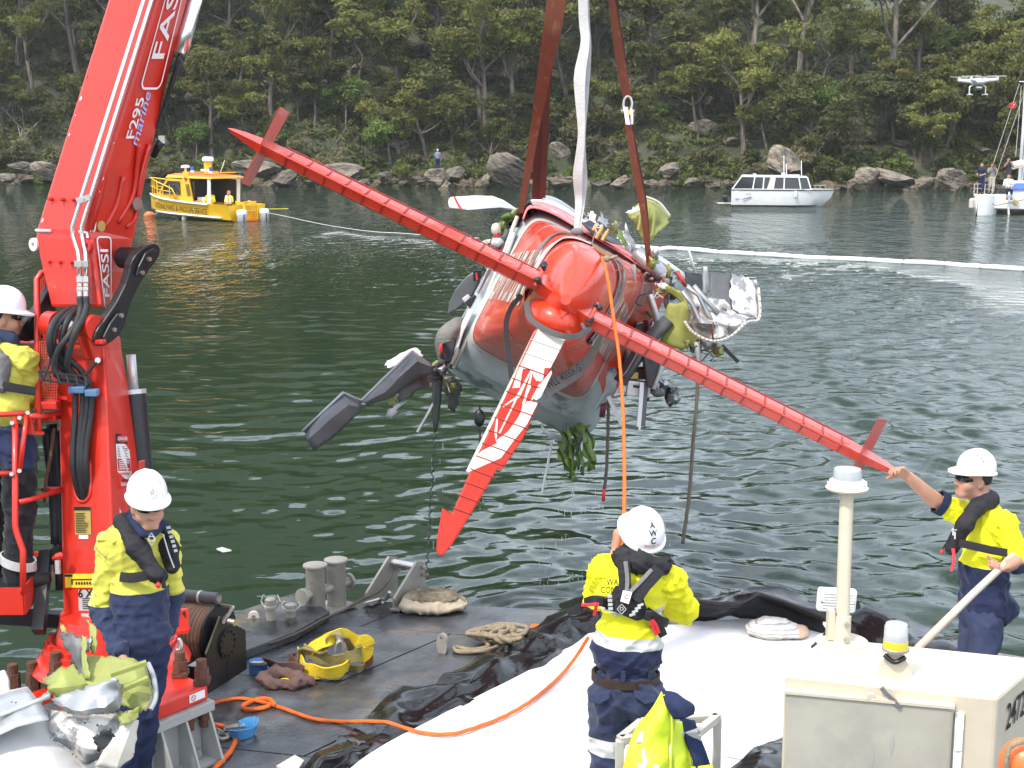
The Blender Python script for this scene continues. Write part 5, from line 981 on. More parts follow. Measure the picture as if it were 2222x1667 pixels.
# ------------------------------------------------------------------ people: bodies and clothes as smooth blended surfaces
def surf_nets(Fd,org,h):
    ins=Fd<0;nx,ny,nz=Fd.shape
    cs=np.zeros((nx-1,ny-1,nz-1),np.int8)
    for a in(0,1):
        for b_ in(0,1):
            for c in(0,1):cs+=ins[a:nx-1+a,b_:ny-1+b_,c:nz-1+c]
    I,J_,K=np.nonzero((cs>0)&(cs<8));n=len(I);idx=-np.ones(cs.shape,np.int64);idx[I,J_,K]=np.arange(n)
    acc=np.zeros((n,3));cnt=np.zeros(n);cr=[(a,b_,c)for a in(0,1)for b_ in(0,1)for c in(0,1)]
    for p in cr:
        for ax in range(3):
            if p[ax]:continue
            q=list(p);q[ax]=1;fa=Fd[I+p[0],J_+p[1],K+p[2]];fb=Fd[I+q[0],J_+q[1],K+q[2]];mk=(fa<0)!=(fb<0)
            t_=np.where(mk,fa/np.where(mk,fa-fb,1),0);e=np.tile(np.array(p,float),(n,1));e[:,ax]+=t_;acc[mk]+=e[mk];cnt[mk]+=1
    vs=(np.stack([I,J_,K],1)+acc/np.maximum(cnt,1)[:,None])*h+np.array(org);fs=[]
    for ax in range(3):
        s=[slice(1,-1)]*3;s[ax]=slice(0,-1);s2=list(s);s2[ax]=slice(1,None)
        a,b_=ins[tuple(s)],ins[tuple(s2)];x,y,z=np.nonzero(a!=b_);fl=a[x,y,z]
        o=[1,1,1];o[ax]=0;c=np.stack([x+o[0],y+o[1],z+o[2]],1);u,v=[(1,2),(2,0),(0,1)][ax]
        def cell(du,dv):k=c.copy();k[:,u]-=du;k[:,v]-=dv;return idx[k[:,0],k[:,1],k[:,2]]
        q=np.stack([cell(1,1),cell(0,1),cell(0,0),cell(1,0)],1);q[~fl]=q[~fl][:,::-1];fs.append(q)
    fs=np.concatenate(fs);return vs,fs[(fs>=0).all(1)]
def sdf_obj(prims,res,name,m,parent,fold=0.0,fscale=1.0,seed=0,cuts=(),k0=.03):
    bb=[]
    for p in prims:
        if p[0]=='c':a,b_,ra,rb=p[1:5];r=max(ra,rb);A=np.array([a,b_]);bb.append((A.min(0)-r,A.max(0)+r))
        else:c=np.array(p[1]);r=max(p[2]);bb.append((c-r*1.05,c+r*1.05))
    pad=.035+3*res;lo=np.min([b_[0]for b_ in bb],0)-pad;hi=np.max([b_[1]for b_ in bb],0)+pad
    dims=np.ceil((hi-lo)/res).astype(int)+1;Fd=np.full(dims,9.0,np.float32)
    gx=[lo[i]+res*np.arange(dims[i])for i in range(3)]
    for p,(a0,b0)in zip(prims,bb):
        i0=np.maximum(((a0-pad-lo)/res).astype(int),0);i1=np.minimum(((b0+pad-lo)/res).astype(int)+1,dims);sl=tuple(slice(i0[i],i1[i])for i in range(3))
        X_,Y_,Z_=np.meshgrid(*[gx[i][sl[i]]for i in range(3)],indexing='ij',sparse=True)
        if p[0]=='c':
            a,b_,ra,rb=p[1:5];k=p[5]if len(p)>5 else k0;ba=np.array(b_)-np.array(a);L2=max(ba@ba,1e-9)
            h=np.clip(((X_-a[0])*ba[0]+(Y_-a[1])*ba[1]+(Z_-a[2])*ba[2])/L2,0,1);d=np.sqrt((X_-a[0]-ba[0]*h)**2+(Y_-a[1]-ba[1]*h)**2+(Z_-a[2]-ba[2]*h)**2)-(ra+(rb-ra)*h)
        else:
            c,r,R=p[1:4];k=p[4]if len(p)>4 else k0;R=np.array(R)if R is not None else np.eye(3)
            q=[(X_-c[0])*R[0][i]+(Y_-c[1])*R[1][i]+(Z_-c[2])*R[2][i]for i in range(3)]
            e0=np.sqrt(sum((q[i]/r[i])**2 for i in range(3)));e1=np.sqrt(sum((q[i]/r[i]**2)**2 for i in range(3)))+1e-9;d=e0*(e0-1)/e1
        cur=Fd[sl]
        if k<=0:Fd[sl]=np.minimum(cur,d)
        else:hh=np.maximum(k-np.abs(cur-d),0)/k;Fd[sl]=np.minimum(cur,d)-hh*hh*k*.25
    X_,Y_,Z_=np.meshgrid(*gx,indexing='ij',sparse=True)
    if fold:
        r=np.random.RandomState(seed);w=np.zeros(dims,np.float32)
        for i in range(7):
            kv=r.normal(size=3)*np.array([16,16,22])*fscale;wv=r.normal(size=3)*9*fscale
            s=np.sin(X_*kv[0]+Y_*kv[1]+Z_*kv[2]+r.rand()*6.28+1.6*np.sin(X_*wv[0]+Y_*wv[1]+Z_*wv[2]));w+=(1-np.abs(s))**2-.4
        Fd-=w*fold*.75
    for pt,nv in cuts: # keep the side the normal points to
        Fd=np.maximum(Fd,-((X_-pt[0])*nv[0]+(Y_-pt[1])*nv[1]+(Z_-pt[2])*nv[2]))
    vs,fs=surf_nets(Fd,lo,res);return make_obj(name,vs,fs,m,parent,smooth=True)
def C_(a,b_,ra,rb=None,k=.03):return('c',tuple(a),tuple(b_),ra,ra if rb is None else rb,k)
def E_(c,r,R=None,k=.03):return('e',tuple(c),tuple(r),R,k)
def frame(f,u=(0,0,1)):
    f=Vector(f).normalized();u=Vector(u);r=f.cross(u).normalized();u=r.cross(f).normalized();return r,f,u
def RM(fr):return Matrix(fr).transposed()
m_skin=mat('skin',(0.47,0.245,0.165),0.55,var=.14,scale=9,spec=.35)
m_hel=mat('white helmet shell',(0.82,0.82,0.82),0.28,var=.04,scale=9,coat=.3)
m_navy=mat('navy cotton',(0.018,0.026,0.065),.85,var=.3,scale=7,bump=.35,bscale=30,spec=.2)
m_navy2=mat('faded navy trousers',(0.034,0.043,0.085),.9,var=.3,scale=6,bump=.4,bscale=26,spec=.2)
m_hiv=mat('hi vis yellow cotton',(0.78,0.74,0.02),.75,var=.1,scale=6,bump=.3,bscale=22,spec=.2)
m_hivd=mat('dusty hi vis yellow',(0.64,0.60,0.10),.8,var=.14,scale=5,bump=.3,bscale=22,col2=(.40,.39,.16),thr=.70,sharp=.06,spec=.2)
m_refl=mat('reflective tape',(0.56,0.56,0.54),.4,metal=.15,var=.12,scale=18,bump=.15,bscale=40)
m_vest=mat('charcoal life jacket',(0.022,0.021,0.024),.75,var=.3,scale=9,bump=.35,bscale=40,spec=.25)
m_lens=mat('dark lens',(0.006,0.006,0.007),.08,var=.05)
m_hair=mat('dark hair',(.03,.02,.015),.8,var=.3,scale=40)
m_leather=mat('brown leather',(.045,.026,.018),.6,var=.2,scale=20)
m_boot=mat('black boots',(.018,.017,.016),.6,var=.3,scale=12)
m_redtag=mat('red webbing tag',(.62,.03,.04),.6,var=.1)
m_dtrous=mat('black work trousers',(0.016,0.017,0.021),.9,var=.3,scale=6,bump=.4,bscale=26,spec=.2)
def head_prims(c,fr):
    r,f,u=fr;R=RM(fr);at=lambda a,b_,d:Vector(c)+r*a+f*b_+u*d
    return[E_(at(0,-.012,.02),(.078,.098,.105),R),E_(at(0,.022,-.055),(.060,.074,.070),R,.04),C_(at(-.02,.075,-.098),at(.02,.075,-.098),.021,.021,.03),C_(at(0,.088,.008),at(0,.112,-.030),.011,.016,.018),C_(at(-.016,.094,-.036),at(.016,.094,-.036),.010,.010,.012),
            C_(at(-.045,.080,.022),at(.045,.080,.022),.015,.015,.025),C_(at(-.022,.086,-.066),at(.022,.086,-.066),.010,.010,.015),E_(at(-.078,-.01,-.015),(.012,.022,.034),R,.008),E_(at(.078,-.01,-.015),(.012,.022,.034),R,.008),E_(at(-.045,.062,-.035),(.028,.028,.03),R,.03),E_(at(.045,.062,-.035),(.028,.028,.03),R,.03)]
def hand_prims(wr,d,pn,curl=.5,sc=1.0,side=1,spread=.0):
    """palm, four unequal fingers bending towards the palm normal, thumb from the side of the palm"""
    d=Vector(d).normalized();pn=(Vector(pn)-d*Vector(pn).dot(d)).normalized();s=d.cross(pn).normalized()*side;wr=Vector(wr);out=[]
    kn=[wr+d*.092*sc+s*x*sc for x in(.033,.011,-.011,-.032)]
    for x,k in zip((.026,.008,-.010,-.027),kn):out.append(C_(wr+d*.012*sc+s*x*.7*sc,k,.0155*sc,.0125*sc,.012))
    for i,(k,l)in enumerate(zip(kn,(.068,.076,.071,.056))):
        a=curl*.7;p=k;dd=d+s*(.10-.07*i)*spread
        for j,(fr_,rr)in enumerate(((.45,.0108),(.31,.0098),(.24,.0088))):
            q=(dd.normalized()*math.cos(a)+pn*math.sin(a)).normalized();e=p+q*l*fr_*sc*1.15;out.append(C_(p,e,rr*sc,rr*.93*sc,.004));p=e;a+=curl*.95
    t0=wr+d*.028*sc+s*.028*sc;q=(d*.55+s*.65+pn*.55*curl).normalized();t1=t0+q*.045*sc;t2=t1+(q*.6+d*.5+pn*.6*curl).normalized()*.034*sc;t3=t2+(d*.7+pn*.9*curl).normalized()*.026*sc
    out+=[C_(t0,t1,.0165*sc,.013*sc,.012),C_(t1,t2,.0125*sc,.011*sc,.004),C_(t2,t3,.011*sc,.009*sc,.004)]
    return out
def helmet(c,fr,parent,sc=1.0,m=None,vents=True):
    """safety helmet with crown ridges, rim and peak; c is the centre of its base"""
    r,f,u=fr;c=Vector(c);N=40;rows_=[]
    def pt(th,ph,grow=0.0):
        x,y=math.sin(th)*math.cos(ph),math.cos(th)*math.cos(ph);z=math.sin(ph)
        g=1+grow+(.022*math.exp(-(x/.13)**2)+.014*math.exp(-((abs(x)-.42)/.10)**2))*min(1,z*2.2)
        return c+(r*x*.122*g+f*y*.147*g+u*(z**.9 if z>0 else 0)*.152*g)*sc
    for i in range(11):ph=math.pi/2*(1-i/10)*.995+.004;rows_.append([pt(2*math.pi*j/N,ph)for j in range(N)])
    rim1,rim2,rim3=[],[],[]
    for j in range(N):
        th=2*math.pi*j/N;x,y=math.sin(th),math.cos(th);pk=max(0,math.cos(th))**1.6
        o=(.012+.050*pk);dr=-.010-.016*pk
        rim1.append(c+(r*x*(.122+o*.9)+f*y*(.147+o)+u*dr)*sc);rim2.append(c+(r*x*(.122+o*.9)+f*y*(.147+o)+u*(dr-.012))*sc);rim3.append(c+(r*x*.118+f*y*.142-u*.012)*sc)
    rows_+=[rim1,rim2,rim3,[c+(r*math.sin(2*math.pi*j/N)*.112+f*math.cos(2*math.pi*j/N)*.137+u*.03)*sc for j in range(N)],[c+(r*math.sin(2*math.pi*j/N)*.03+f*math.cos(2*math.pi*j/N)*.03+u*.14)*sc for j in range(N)]]
    mb=MB();mb.grid(rows_,close=True);o=mb.build('helmet',m or m_hel,parent,smooth='auto')
    return o,lambda th,ph,off=.004:pt(th,ph,off/.13)
def hel_print(o,pt,items,th0,ph0,rot=0.0):
    for body,size,dx,dy,m,bold in items:
        def fn(x,y):X_,Y_=x+dx,y+dy;ca,sa=math.cos(rot),math.sin(rot);X_,Y_=X_*ca-Y_*sa,X_*sa+Y_*ca;ph=ph0+Y_/.145;return pt(th0-X_/(.135*max(math.cos(ph),.3)),ph,.0045)
        mb=MB();mb.text(body,size,fn,bold=bold);mb.build('helmet_print',m,o,recalc=False)
def glasses(c,fr,parent):
    r,f,u=fr;rows_=[]
    for i in range(15):
        t_=-1.25+2.5*i/14;p=Vector(c)+r*math.sin(t_)*.080+f*(math.cos(t_)*.098+.004)+u*.002;hgt=.019*(1-.55*math.exp(-(t_/.16)**2))*(1 if abs(t_)<.95 else .5);rows_.append([p+u*hgt,p-u*hgt*1.05])
    return MB().grid(rows_).build('sunglasses',m_lens,parent,smooth=True,solid=.004)
def band(c,fr,rx,ry,h,m,nm,parent,a0=0,a1=360,tilt=0.0,th=.008,n=40):
    """webbing lying round the body: ellipse in the plane of fr"""
    r,f,u=fr;rows_=[];full=a1-a0>=360
    for i in range(n if full else n+1):
        t_=math.radians(a0+(a1-a0)*i/n);o=r*math.sin(t_)+f*math.cos(t_);p=Vector(c)+r*math.sin(t_)*rx+f*math.cos(t_)*ry+u*tilt*math.sin(t_);rows_.append([p-u*h/2-o*th*.5,p-u*h/2+o*th,p+u*h/2+o*th,p+u*h/2-o*th*.5])
    if full:rows_.append(rows_[0])
    return MB().grid(rows_,close=True).build(nm,m,parent,smooth='auto')
def inner_body(J):
    """the body hidden by the clothes, so that head, arms and legs are one figure"""
    o=[C_(J['neck'],J['chest'],.05,.06,.05),C_(J['chest'],J['pelvis'],.07,.08,.06),C_(J['shL'],J['shR'],.045,.045,.03),C_(J['hipL'],J['hipR'],.075,.075,.05)]
    for s in 'LR':
        o+=[C_(J['sh'+s],J['el'+s],.048,.038),C_(J['el'+s],J['wr'+s],.040,.026),C_(J['hip'+s],J['kn'+s],.075,.052),C_(J['kn'+s],J['an'+s],.052,.036)]
    return o
def px_of(J):return{k:(P(*v)if len(v)==3 else v)for k,v in J.items()}
def torso_prims(J,fr,w=1.0,hem=None):
    R=RM(fr);r,f,u=fr;hem=hem or J['hem']
    return[E_(J['chest']+u*.02,(.185*w,.125*w,.19),R,.06),E_(J['belly'],(.175*w,.135*w,.19),R,.06),E_(hem+u*.03,(.185*w,.14*w,.13),R,.06),C_(J['shL'],J['shR'],.075*w,.075*w,.06),C_(J['neck']-u*.03,J['chest'],.065,.1,.05),C_(J['belly']+u*.02,hem-u*.02,.12*w,.13*w,.06)]
# ---- worker in front of the crane mast, looking down
w1=thing('person','worker in white helmet and dusty yellow and navy shirt looking down beside the crane mast','person',P(300,1765,7.85))
d=7.85
J=px_of(dict(neck=(296,1138,d),chest=(296,1205,d+.03),belly=(303,1300,d+.03),pelvis=(300,1400,d+.03),hem=(304,1385,d+.03),shL=(360,1172,d+.10),shR=(238,1178,d-.02),elL=(374,1290,d+.22),wrL=(366,1378,d+.12),elR=(222,1320,d+.02),wrR=(268,1432,d-.16),hipL=(330,1425,d+.06),hipR=(280,1425,d),knL=(310,1590,d+.05),anL=(292,1735,d+.1),knR=(280,1595,d-.05),anR=(262,1740,d)))
hc=P(320,1098,d-.08);hfr=frame((.42,-.84,-.10));tfr=frame((.42,-.9,.02))
sdf_obj(inner_body(J)+head_prims(hc,hfr)+[C_(J['neck']-V(0,0,.04),hc-hfr[1]*.03-hfr[2]*.04,.062,.060)]+hand_prims(J['wrR'],P(282,1448,d-.20)-J['wrR'],(-.2,-.6,-1),.5)+hand_prims(J['wrL'],V(-.25,-.2,-1),(-.9,-.1,-.2),.7,side=-1),.0085,'body',m_skin,w1)
oz=ORG['person'].z
shirt=zsplit('dusty two tone shirt',[(-9,(.024,.033,.075)),(P(300,1278,d).z-oz,(.64,.60,.09))])
sdf_obj(torso_prims(J,tfr,1.02),.0105,'shirt',shirt,w1,fold=.010,seed=3)
slv=zsplit('dusty two tone sleeve',[(-9,(.026,.036,.080)),(P(230,1312,d).z-oz,(.64,.60,.09))])
sdf_obj([C_(J['shR']+V(.02,0,-.01),J['elR'],.088,.078),C_(J['elR'],J['wrR'].lerp(J['elR'],.12),.078,.056),E_(J['shR']+V(.03,0,.0),(.10,.09,.08),None,.05)],.0095,'sleeve',slv,w1,fold=.011,fscale=1.2,seed=4)
sdf_obj([C_(J['shL'],J['elL'],.085,.072),C_(J['elL'],J['wrL'].lerp(J['elL'],.1),.072,.054)],.0105,'sleeve',slv,w1,fold=.010,fscale=1.2,seed=5)
sdf_obj([C_(J['hipL'],J['knL'],.105,.08),C_(J['knL'],J['anL'],.082,.068),C_(J['hipR'],J['knR'],.105,.08),C_(J['knR'],J['anR'],.082,.068),E_(J['pelvis']-V(0,0,.03),(.165,.125,.12),RM(tfr),.05)],.012,'trousers',m_navy,w1,fold=.010,seed=6)
for s in 'LR':sdf_obj([C_(J['an'+s]+V(0,.03,-.0),J['an'+s]+V(.08,-.14,-.035),.05,.045),C_(J['an'+s],J['an'+s]+V(0,0,.1),.052,.056)],.014,'boot',m_boot,w1)
for sg,(sx,sy,ex,ey)in((-1,(268,1140,345,1262)),(1,(352,1150,376,1230))):
    pr=[C_(P(268 if sg<0 else 350,1134 if sg<0 else 1150,d+(.0 if sg<0 else .08)),P(296 if sg<0 else 366,1188,d-.13 if sg<0 else d+.03),.058,.060,.03),C_(P(296 if sg<0 else 366,1188,d-.13 if sg<0 else d+.03),P(340 if sg<0 else 374,1246 if sg<0 else 1232,d-.17 if sg<0 else d+.0),.060,.045,.03)]
    if sg<0:pr.append(C_(P(268,1134,d),P(290,1120,d+.14),.055,.05));pr.append(C_(P(340,1246,d-.17),P(352,1250,d-.13),.048,.04))
    sdf_obj(pr,.0095,'life_jacket',m_vest,w1,fold=.006,fscale=1.3,seed=8)
for k in range(6):MB().hexa([P(360+k*3.3,1143+k*10,d-.03),P(369+k*3,1141+k*10,d-.03),P(369+k*3,1141+k*10,d),P(360+k*3.3,1143+k*10,d)],[P(362+k*3.3,1149+k*10,d-.03),P(371+k*3,1147+k*10,d-.03),P(371+k*3,1147+k*10,d),P(362+k*3.3,1149+k*10,d)]).build('reflective_patch',m_refl,w1)
MB().tube(catmull([P(354,1160,d-.06),P(366,1200,d-.07),P(378,1232,d-.05)],5),.004,5).build('piping',m_refl,w1)
ribbon([(262,1252,d-.10),(285,1254,d-.14),(312,1250,d-.165),(340,1240,d-.175)],[.055]*4,m_vest,'chest_strap',w1,th=.012)
MB().tube([P(343,1250,d-.2),P(343,1262,d-.2)],.006,6).build('pull_cord',m_vest,w1);MB().lathe(P(343,1262,d-.2),(0,0,-1),[(.005,0),(.014,.015),(.016,.025),(.006,.036)],10).build('red_toggle',m_redtag,w1,smooth=True);MB().tube([P(353,1248,d-.19),P(356,1276,d-.18)],.012,6).build('strap_end',m_vest,w1)
tb_=lambda x,y:P(329,1170,d-.215)+RGT*x*1.0-V(0,0,-y)+V(x*.1,0,0)
MB().text('O',.045,tb_,bold=.01).build('jacket_emblem',m_refl,w1,recalc=False)
for a,b_ in((-.02,1),(.02,-1)):MB().bar(tb_(0,.035),tb_(a,.0),.004,.003).build('jacket_emblem',m_refl,w1);MB().bar(tb_(a,.0),tb_(0,-.035),.004,.003).build('jacket_emblem',m_refl,w1)
c=[C_(P(290,1128,d-.04),P(310,1160,d-.16),.03,.022),C_(P(352,1138,d+.0),P(330,1162,d-.15),.028,.02),C_(P(288,1124,d-.02),P(300,1112,d+.1),.03,.03)];sdf_obj(c,.009,'collar',m_navy,w1)
ho,hp=helmet(hc+hfr[2]*.070-hfr[1]*.006,hfr,w1,.90);glasses(hc+hfr[2]*.014+hfr[1]*.006,hfr,w1)
sdf_obj([E_(hc-hfr[1]*.02+hfr[2]*.035,(.083,.098,.08),RM(hfr))],.01,'hair',m_hair,w1,cuts=[(hc+hfr[1]*.035,-hfr[1])])
for th in(-.62,.55):rows_=[[hp(th-.055,ph,.003),hp(th+.055,ph,.003)]for ph in[.55+.13*i for i in range(6)]];MB().grid(rows_).build('reflective_strip',m_refl,ho,recalc=False)
mb=MB();n=24;cen=lambda a,rr:hp(.0+math.cos(a)*rr/.14,.36+math.sin(a)*rr/.15,.005);mb.grid([[cen(6.283*i/n,.042)for i in range(n)],[cen(6.283*i/n,.038)for i in range(n)]],close=True);mb.build('badge_ring',m_inkblue,ho,recalc=False)
for i in range(8):
    a=i*math.pi/4+.2;rr=.032 if i%2==0 else .022;MB().add([cen(a,rr),cen(a+.35,.008),cen(a-.35,.008)],[(0,1,2)]).build('badge_star',m_inkred if i%4==0 else m_navy,ho,recalc=False)
# ---- worker with his back to the camera, hauling on the orange rope
d=7.1
w2=thing('person','worker seen from behind in bright yellow shirt holding the orange tag line','person',P(1362,1918,d))
J=px_of(dict(neck=(1386,1222,d+.02),chest=(1372,1290,d+.02),belly=(1362,1390,d+.0),pelvis=(1360,1490,d+.02),hem=(1360,1430,d+.01),shL=(1316,1244,d+.05),shR=(1448,1262,d+.05),elL=(1300,1292,d+.16),wrL=(1336,1196,d+.36),elR=(1480,1322,d+.2),wrR=(1400,1290,d+.5),hipL=(1322,1520,d+.02),hipR=(1402,1520,d+.02),knL=(1312,1690,d+.02),anL=(1308,1880,d+.05),knR=(1420,1690,d+.08),anR=(1432,1880,d+.12)))
hc=P(1392,1168,d+.08);hfr=frame((-.22,.86,.46));tfr=frame((-.18,.97,.02))
sdf_obj(inner_body(J)+head_prims(hc,hfr)+[C_(J['neck']-V(0,0,.04),hc-hfr[1]*.03-hfr[2]*.05,.062,.062)]+hand_prims(J['wrL'],V(.10,.1,1),(.9,.25,.1),1.15,1.05,side=1)+hand_prims(J['wrR'],V(-.2,.4,.9),(-.2,.9,-.2),1.1,side=-1),.0085,'body',m_skin,w2)
oz=P(1362,1918,d).z
Z_=lambda py,dd=d:P(1362,py,dd-.12).z-oz
shirt=zsplit('bright two tone shirt',[(-9,(.016,.022,.060)),(Z_(1412),(.56,.56,.54)),(Z_(1386),(.82,.78,.02)),(Z_(1343),(.56,.56,.54)),(Z_(1328),(.82,.78,.02))],tilt=.10)
sdf_obj(torso_prims(J,tfr,1.02),.0095,'shirt',shirt,w2,fold=.011,seed=13)
for s,sd in(('L',14),('R',15)):
    e=J['wr'+s].lerp(J['el'+s],.55 if s=='L' else .35)
    sdf_obj([C_(J['sh'+s],J['el'+s],.092,.085),C_(J['el'+s],e,.085,.066),E_(J['sh'+s],(.10,.095,.09),None,.05)],.0095,'sleeve',m_hiv,w2,fold=.011,fscale=1.2,seed=sd)
bc=J['belly'];
def torso_band(py0,py1,m,nm,tilt=0.0,rx=.190,ry=.152,cx=1362):
    c=P(cx,(py0+py1)/2,d+.01);band(c,tfr,rx,ry,(py1-py0)/430.,m,nm,w2,tilt=tilt)
band(J['elR'].lerp(J['wrR'],.22),frame(V(0,0,1),J['elR']-J['wrR']),.080,.080,.03,m_refl,'cuff_band',w2)
sdf_obj([C_(J['hipL'],J['knL'],.118,.088),C_(J['knL'],J['anL'],.09,.075),C_(J['hipR'],J['knR'],.118,.088),C_(J['knR'],J['anR'],.09,.075),E_(J['pelvis']+V(0,0,-.03),(.185,.145,.15),RM(tfr),.05),E_(J['pelvis']+V(0,0,.06),(.165,.13,.06),RM(tfr),.03),E_(P(1322,1530,d-.07),(.085,.075,.10),None,.05),E_(P(1402,1530,d-.07),(.085,.075,.10),None,.05)],.0105,'trousers',zsplit('navy trousers with knee band',[(-9,(.034,.043,.085)),(Z_(1662),(.56,.56,.54)),(Z_(1624),(.034,.043,.085))],.9,tilt=.10),w2,fold=.011,seed=16)
band(P(1358,1466,d+.01),tfr,.168,.133,.042,m_leather,'belt',w2,tilt=-.008)
for x in(1300,1352,1410):MB().box(P(x,1468,d-.137+.00005*(x-1358)**2/3),(.022,.012,.055)).build('belt_loop',m_navy2,w2)
for x,t_ in((1300,.05),(1400,-.06)):MB().prism([P(x-24,1504+t_*80,d-.155),P(x+24,1504-t_*80,d-.155),P(x+24,1520-t_*60,d-.165),P(x,1530,d-.17),P(x-24,1518+t_*80,d-.165)],FWD*.03).build('pocket_flap',m_navy2,w2,bevel=.006)
for s in 'LR':sdf_obj([C_(J['an'+s],J['an'+s]+V(0,.16,-.04),.055,.05),C_(J['an'+s],J['an'+s]+V(0,0,.12),.058,.062)],.014,'boot',m_boot,w2)
# harness style life jacket
sdf_obj([C_(P(1352,1212,d-.06),P(1362,1196,d+.1),.06,.05),C_(P(1352,1212,d-.06),P(1392,1222,d-.09),.055,.058),C_(P(1392,1222,d-.09),P(1438,1228,d-.04),.058,.05),C_(P(1438,1228,d-.04),P(1448,1222,d+.1),.05,.045)],.0095,'life_jacket',m_vest,w2,fold=.010,fscale=1.4,seed=17)
q=lambda pts,ws,m,nm,th=.016:ribbon([(x,y,dd)for x,y,dd in pts],ws,m,nm,w2,th)
q([(1352,1218,d-.13),(1356,1262,d-.15),(1354,1300,d-.158)],[.065,.06,.075],m_vest,'harness_strap');q([(1430,1236,d-.12),(1400,1270,d-.148),(1376,1302,d-.16)],[.07,.065,.07],m_vest,'harness_strap')
q([(1357,1218,d-.143),(1361,1254,d-.162),(1360,1282,d-.172)],[.02,.02,.02],m_gweb2,'harness_trim',.006);q([(1414,1236,d-.138),(1388,1264,d-.160),(1368,1284,d-.174)],[.02,.02,.02],m_gweb2,'harness_trim',.006)
MB().prism([P(1336,1270,d-.15),P(1392,1280,d-.155),P(1400,1310,d-.15),P(1412,1338,d-.135),P(1382,1348,d-.155),P(1340,1330,d-.165),P(1312,1322,d-.145),P(1322,1296,d-.15)],FWD*.03-V(0,.015,0)).build('back_pad',m_vest,w2,bevel=.012)
q([(1316,1308,d-.155),(1290,1302,d-.12),(1272,1306,d-.02)],[.05,.045,.04],m_vest,'side_strap');q([(1402,1330,d-.14),(1430,1346,d-.10),(1446,1352,d+.0)],[.06,.05,.045],m_vest,'side_strap')
for x,y in((1302,1304),(1406,1336)):MB().box(P(x,y,d-.168),(.035,.018,.05),Matrix.Rotation(.2,3,'Y')).build('buckle',m_black,w2,bevel=.005)
for q_ in(((1300,1309,d-.175),(1284,1312,d-.16),(1262,1313,d-.1)),((1294,1312,d-.17),(1292,1325,d-.16),(1289,1336,d-.15)),((1412,1345,d-.17),(1416,1360,d-.16),(1424,1378,d-.15)),((1416,1345,d-.17),(1424,1358,d-.16),(1430,1374,d-.15))):ribbon(q_,[.016]*3,m_redtag,'red_tag',w2,th=.004)
ribbon([(1262,1318,d-.08),(1245,1325,d-.06),(1232,1332,d-.06)],[.05,.04,.03],m_vest,'loose_strap',w2);ribbon([(1420,1352,d-.15),(1432,1366,d-.14),(1440,1380,d-.13)],[.06,.05,.04],m_vest,'loose_strap',w2)
MB().hexa([P(1352,1281,d-.19),P(1372,1285,d-.19),P(1372,1285,d-.17),P(1352,1281,d-.17)],[P(1346,1305,d-.195),P(1364,1311,d-.195),P(1364,1311,d-.17),P(1346,1305,d-.17)]).build('care_label',m_white,w2);MB().text('C',.03,lambda x,y:P(1359,1296,d-.2)+RGT*x+V(0,0,y),bold=.02).build('label_ring',m_inkred,w2,recalc=False)
eb=lambda x,y:P(1349,1322,d-.203)+RGT*x+V(0,0,y)
for i in range(4):a=math.pi/2*i;MB().bar(eb(.022*math.cos(a),.026*math.sin(a)),eb(.022*math.cos(a+math.pi/2),.026*math.sin(a+math.pi/2)),.004,.003).build('jacket_emblem',m_refl,w2)
MB().text('O',.026,eb,bold=.02).build('jacket_emblem',m_refl,w2,recalc=False)
for k in range(4):MB().box(P(1323+k*.6,1294+k*9,d-.185),(.022,.004,.014)).build('reflective_patch',m_refl,w2)
for k in range(4):MB().box(P(1372+k*6,1334-k*7,d-.185+.005*k),(.03,.004,.012),Matrix.Rotation(-.35,3,'Y')).build('reflective_patch',m_refl,w2)
MB().text('WATERWAY',.05,lambda x,y:P(1334,1263,d-.145)+RGT*(x*.5)*.55+V(0,.06*abs(x)*0,y)-V(0,.005,0),bold=.01).build('back_print',m_ink,w2,recalc=False)if False else None
for tx,x,y,dd in(('WA',1329,1264,.152),('CON',1320,1281,.148),('S',1395,1303,.172)):MB().text(tx,.045,lambda X_,Y_:P(x,y,d-dd)+RGT*X_*.75+V(0,0,Y_),bold=.012).build('back_print',m_ink,w2,recalc=False)
ho,hp=helmet(hc+hfr[2]*.044-hfr[1]*.004,hfr,w2,.88)
hel_print(ho,hp,[('A',.050,0,.050,m_ink,.02),('W',.050,0,.006,m_ink,.02),('C',.050,0,-.038,m_ink,.02),('0410 703 351',.020,0,-.068,m_inkred,.005)],math.pi-.06,.62,0)
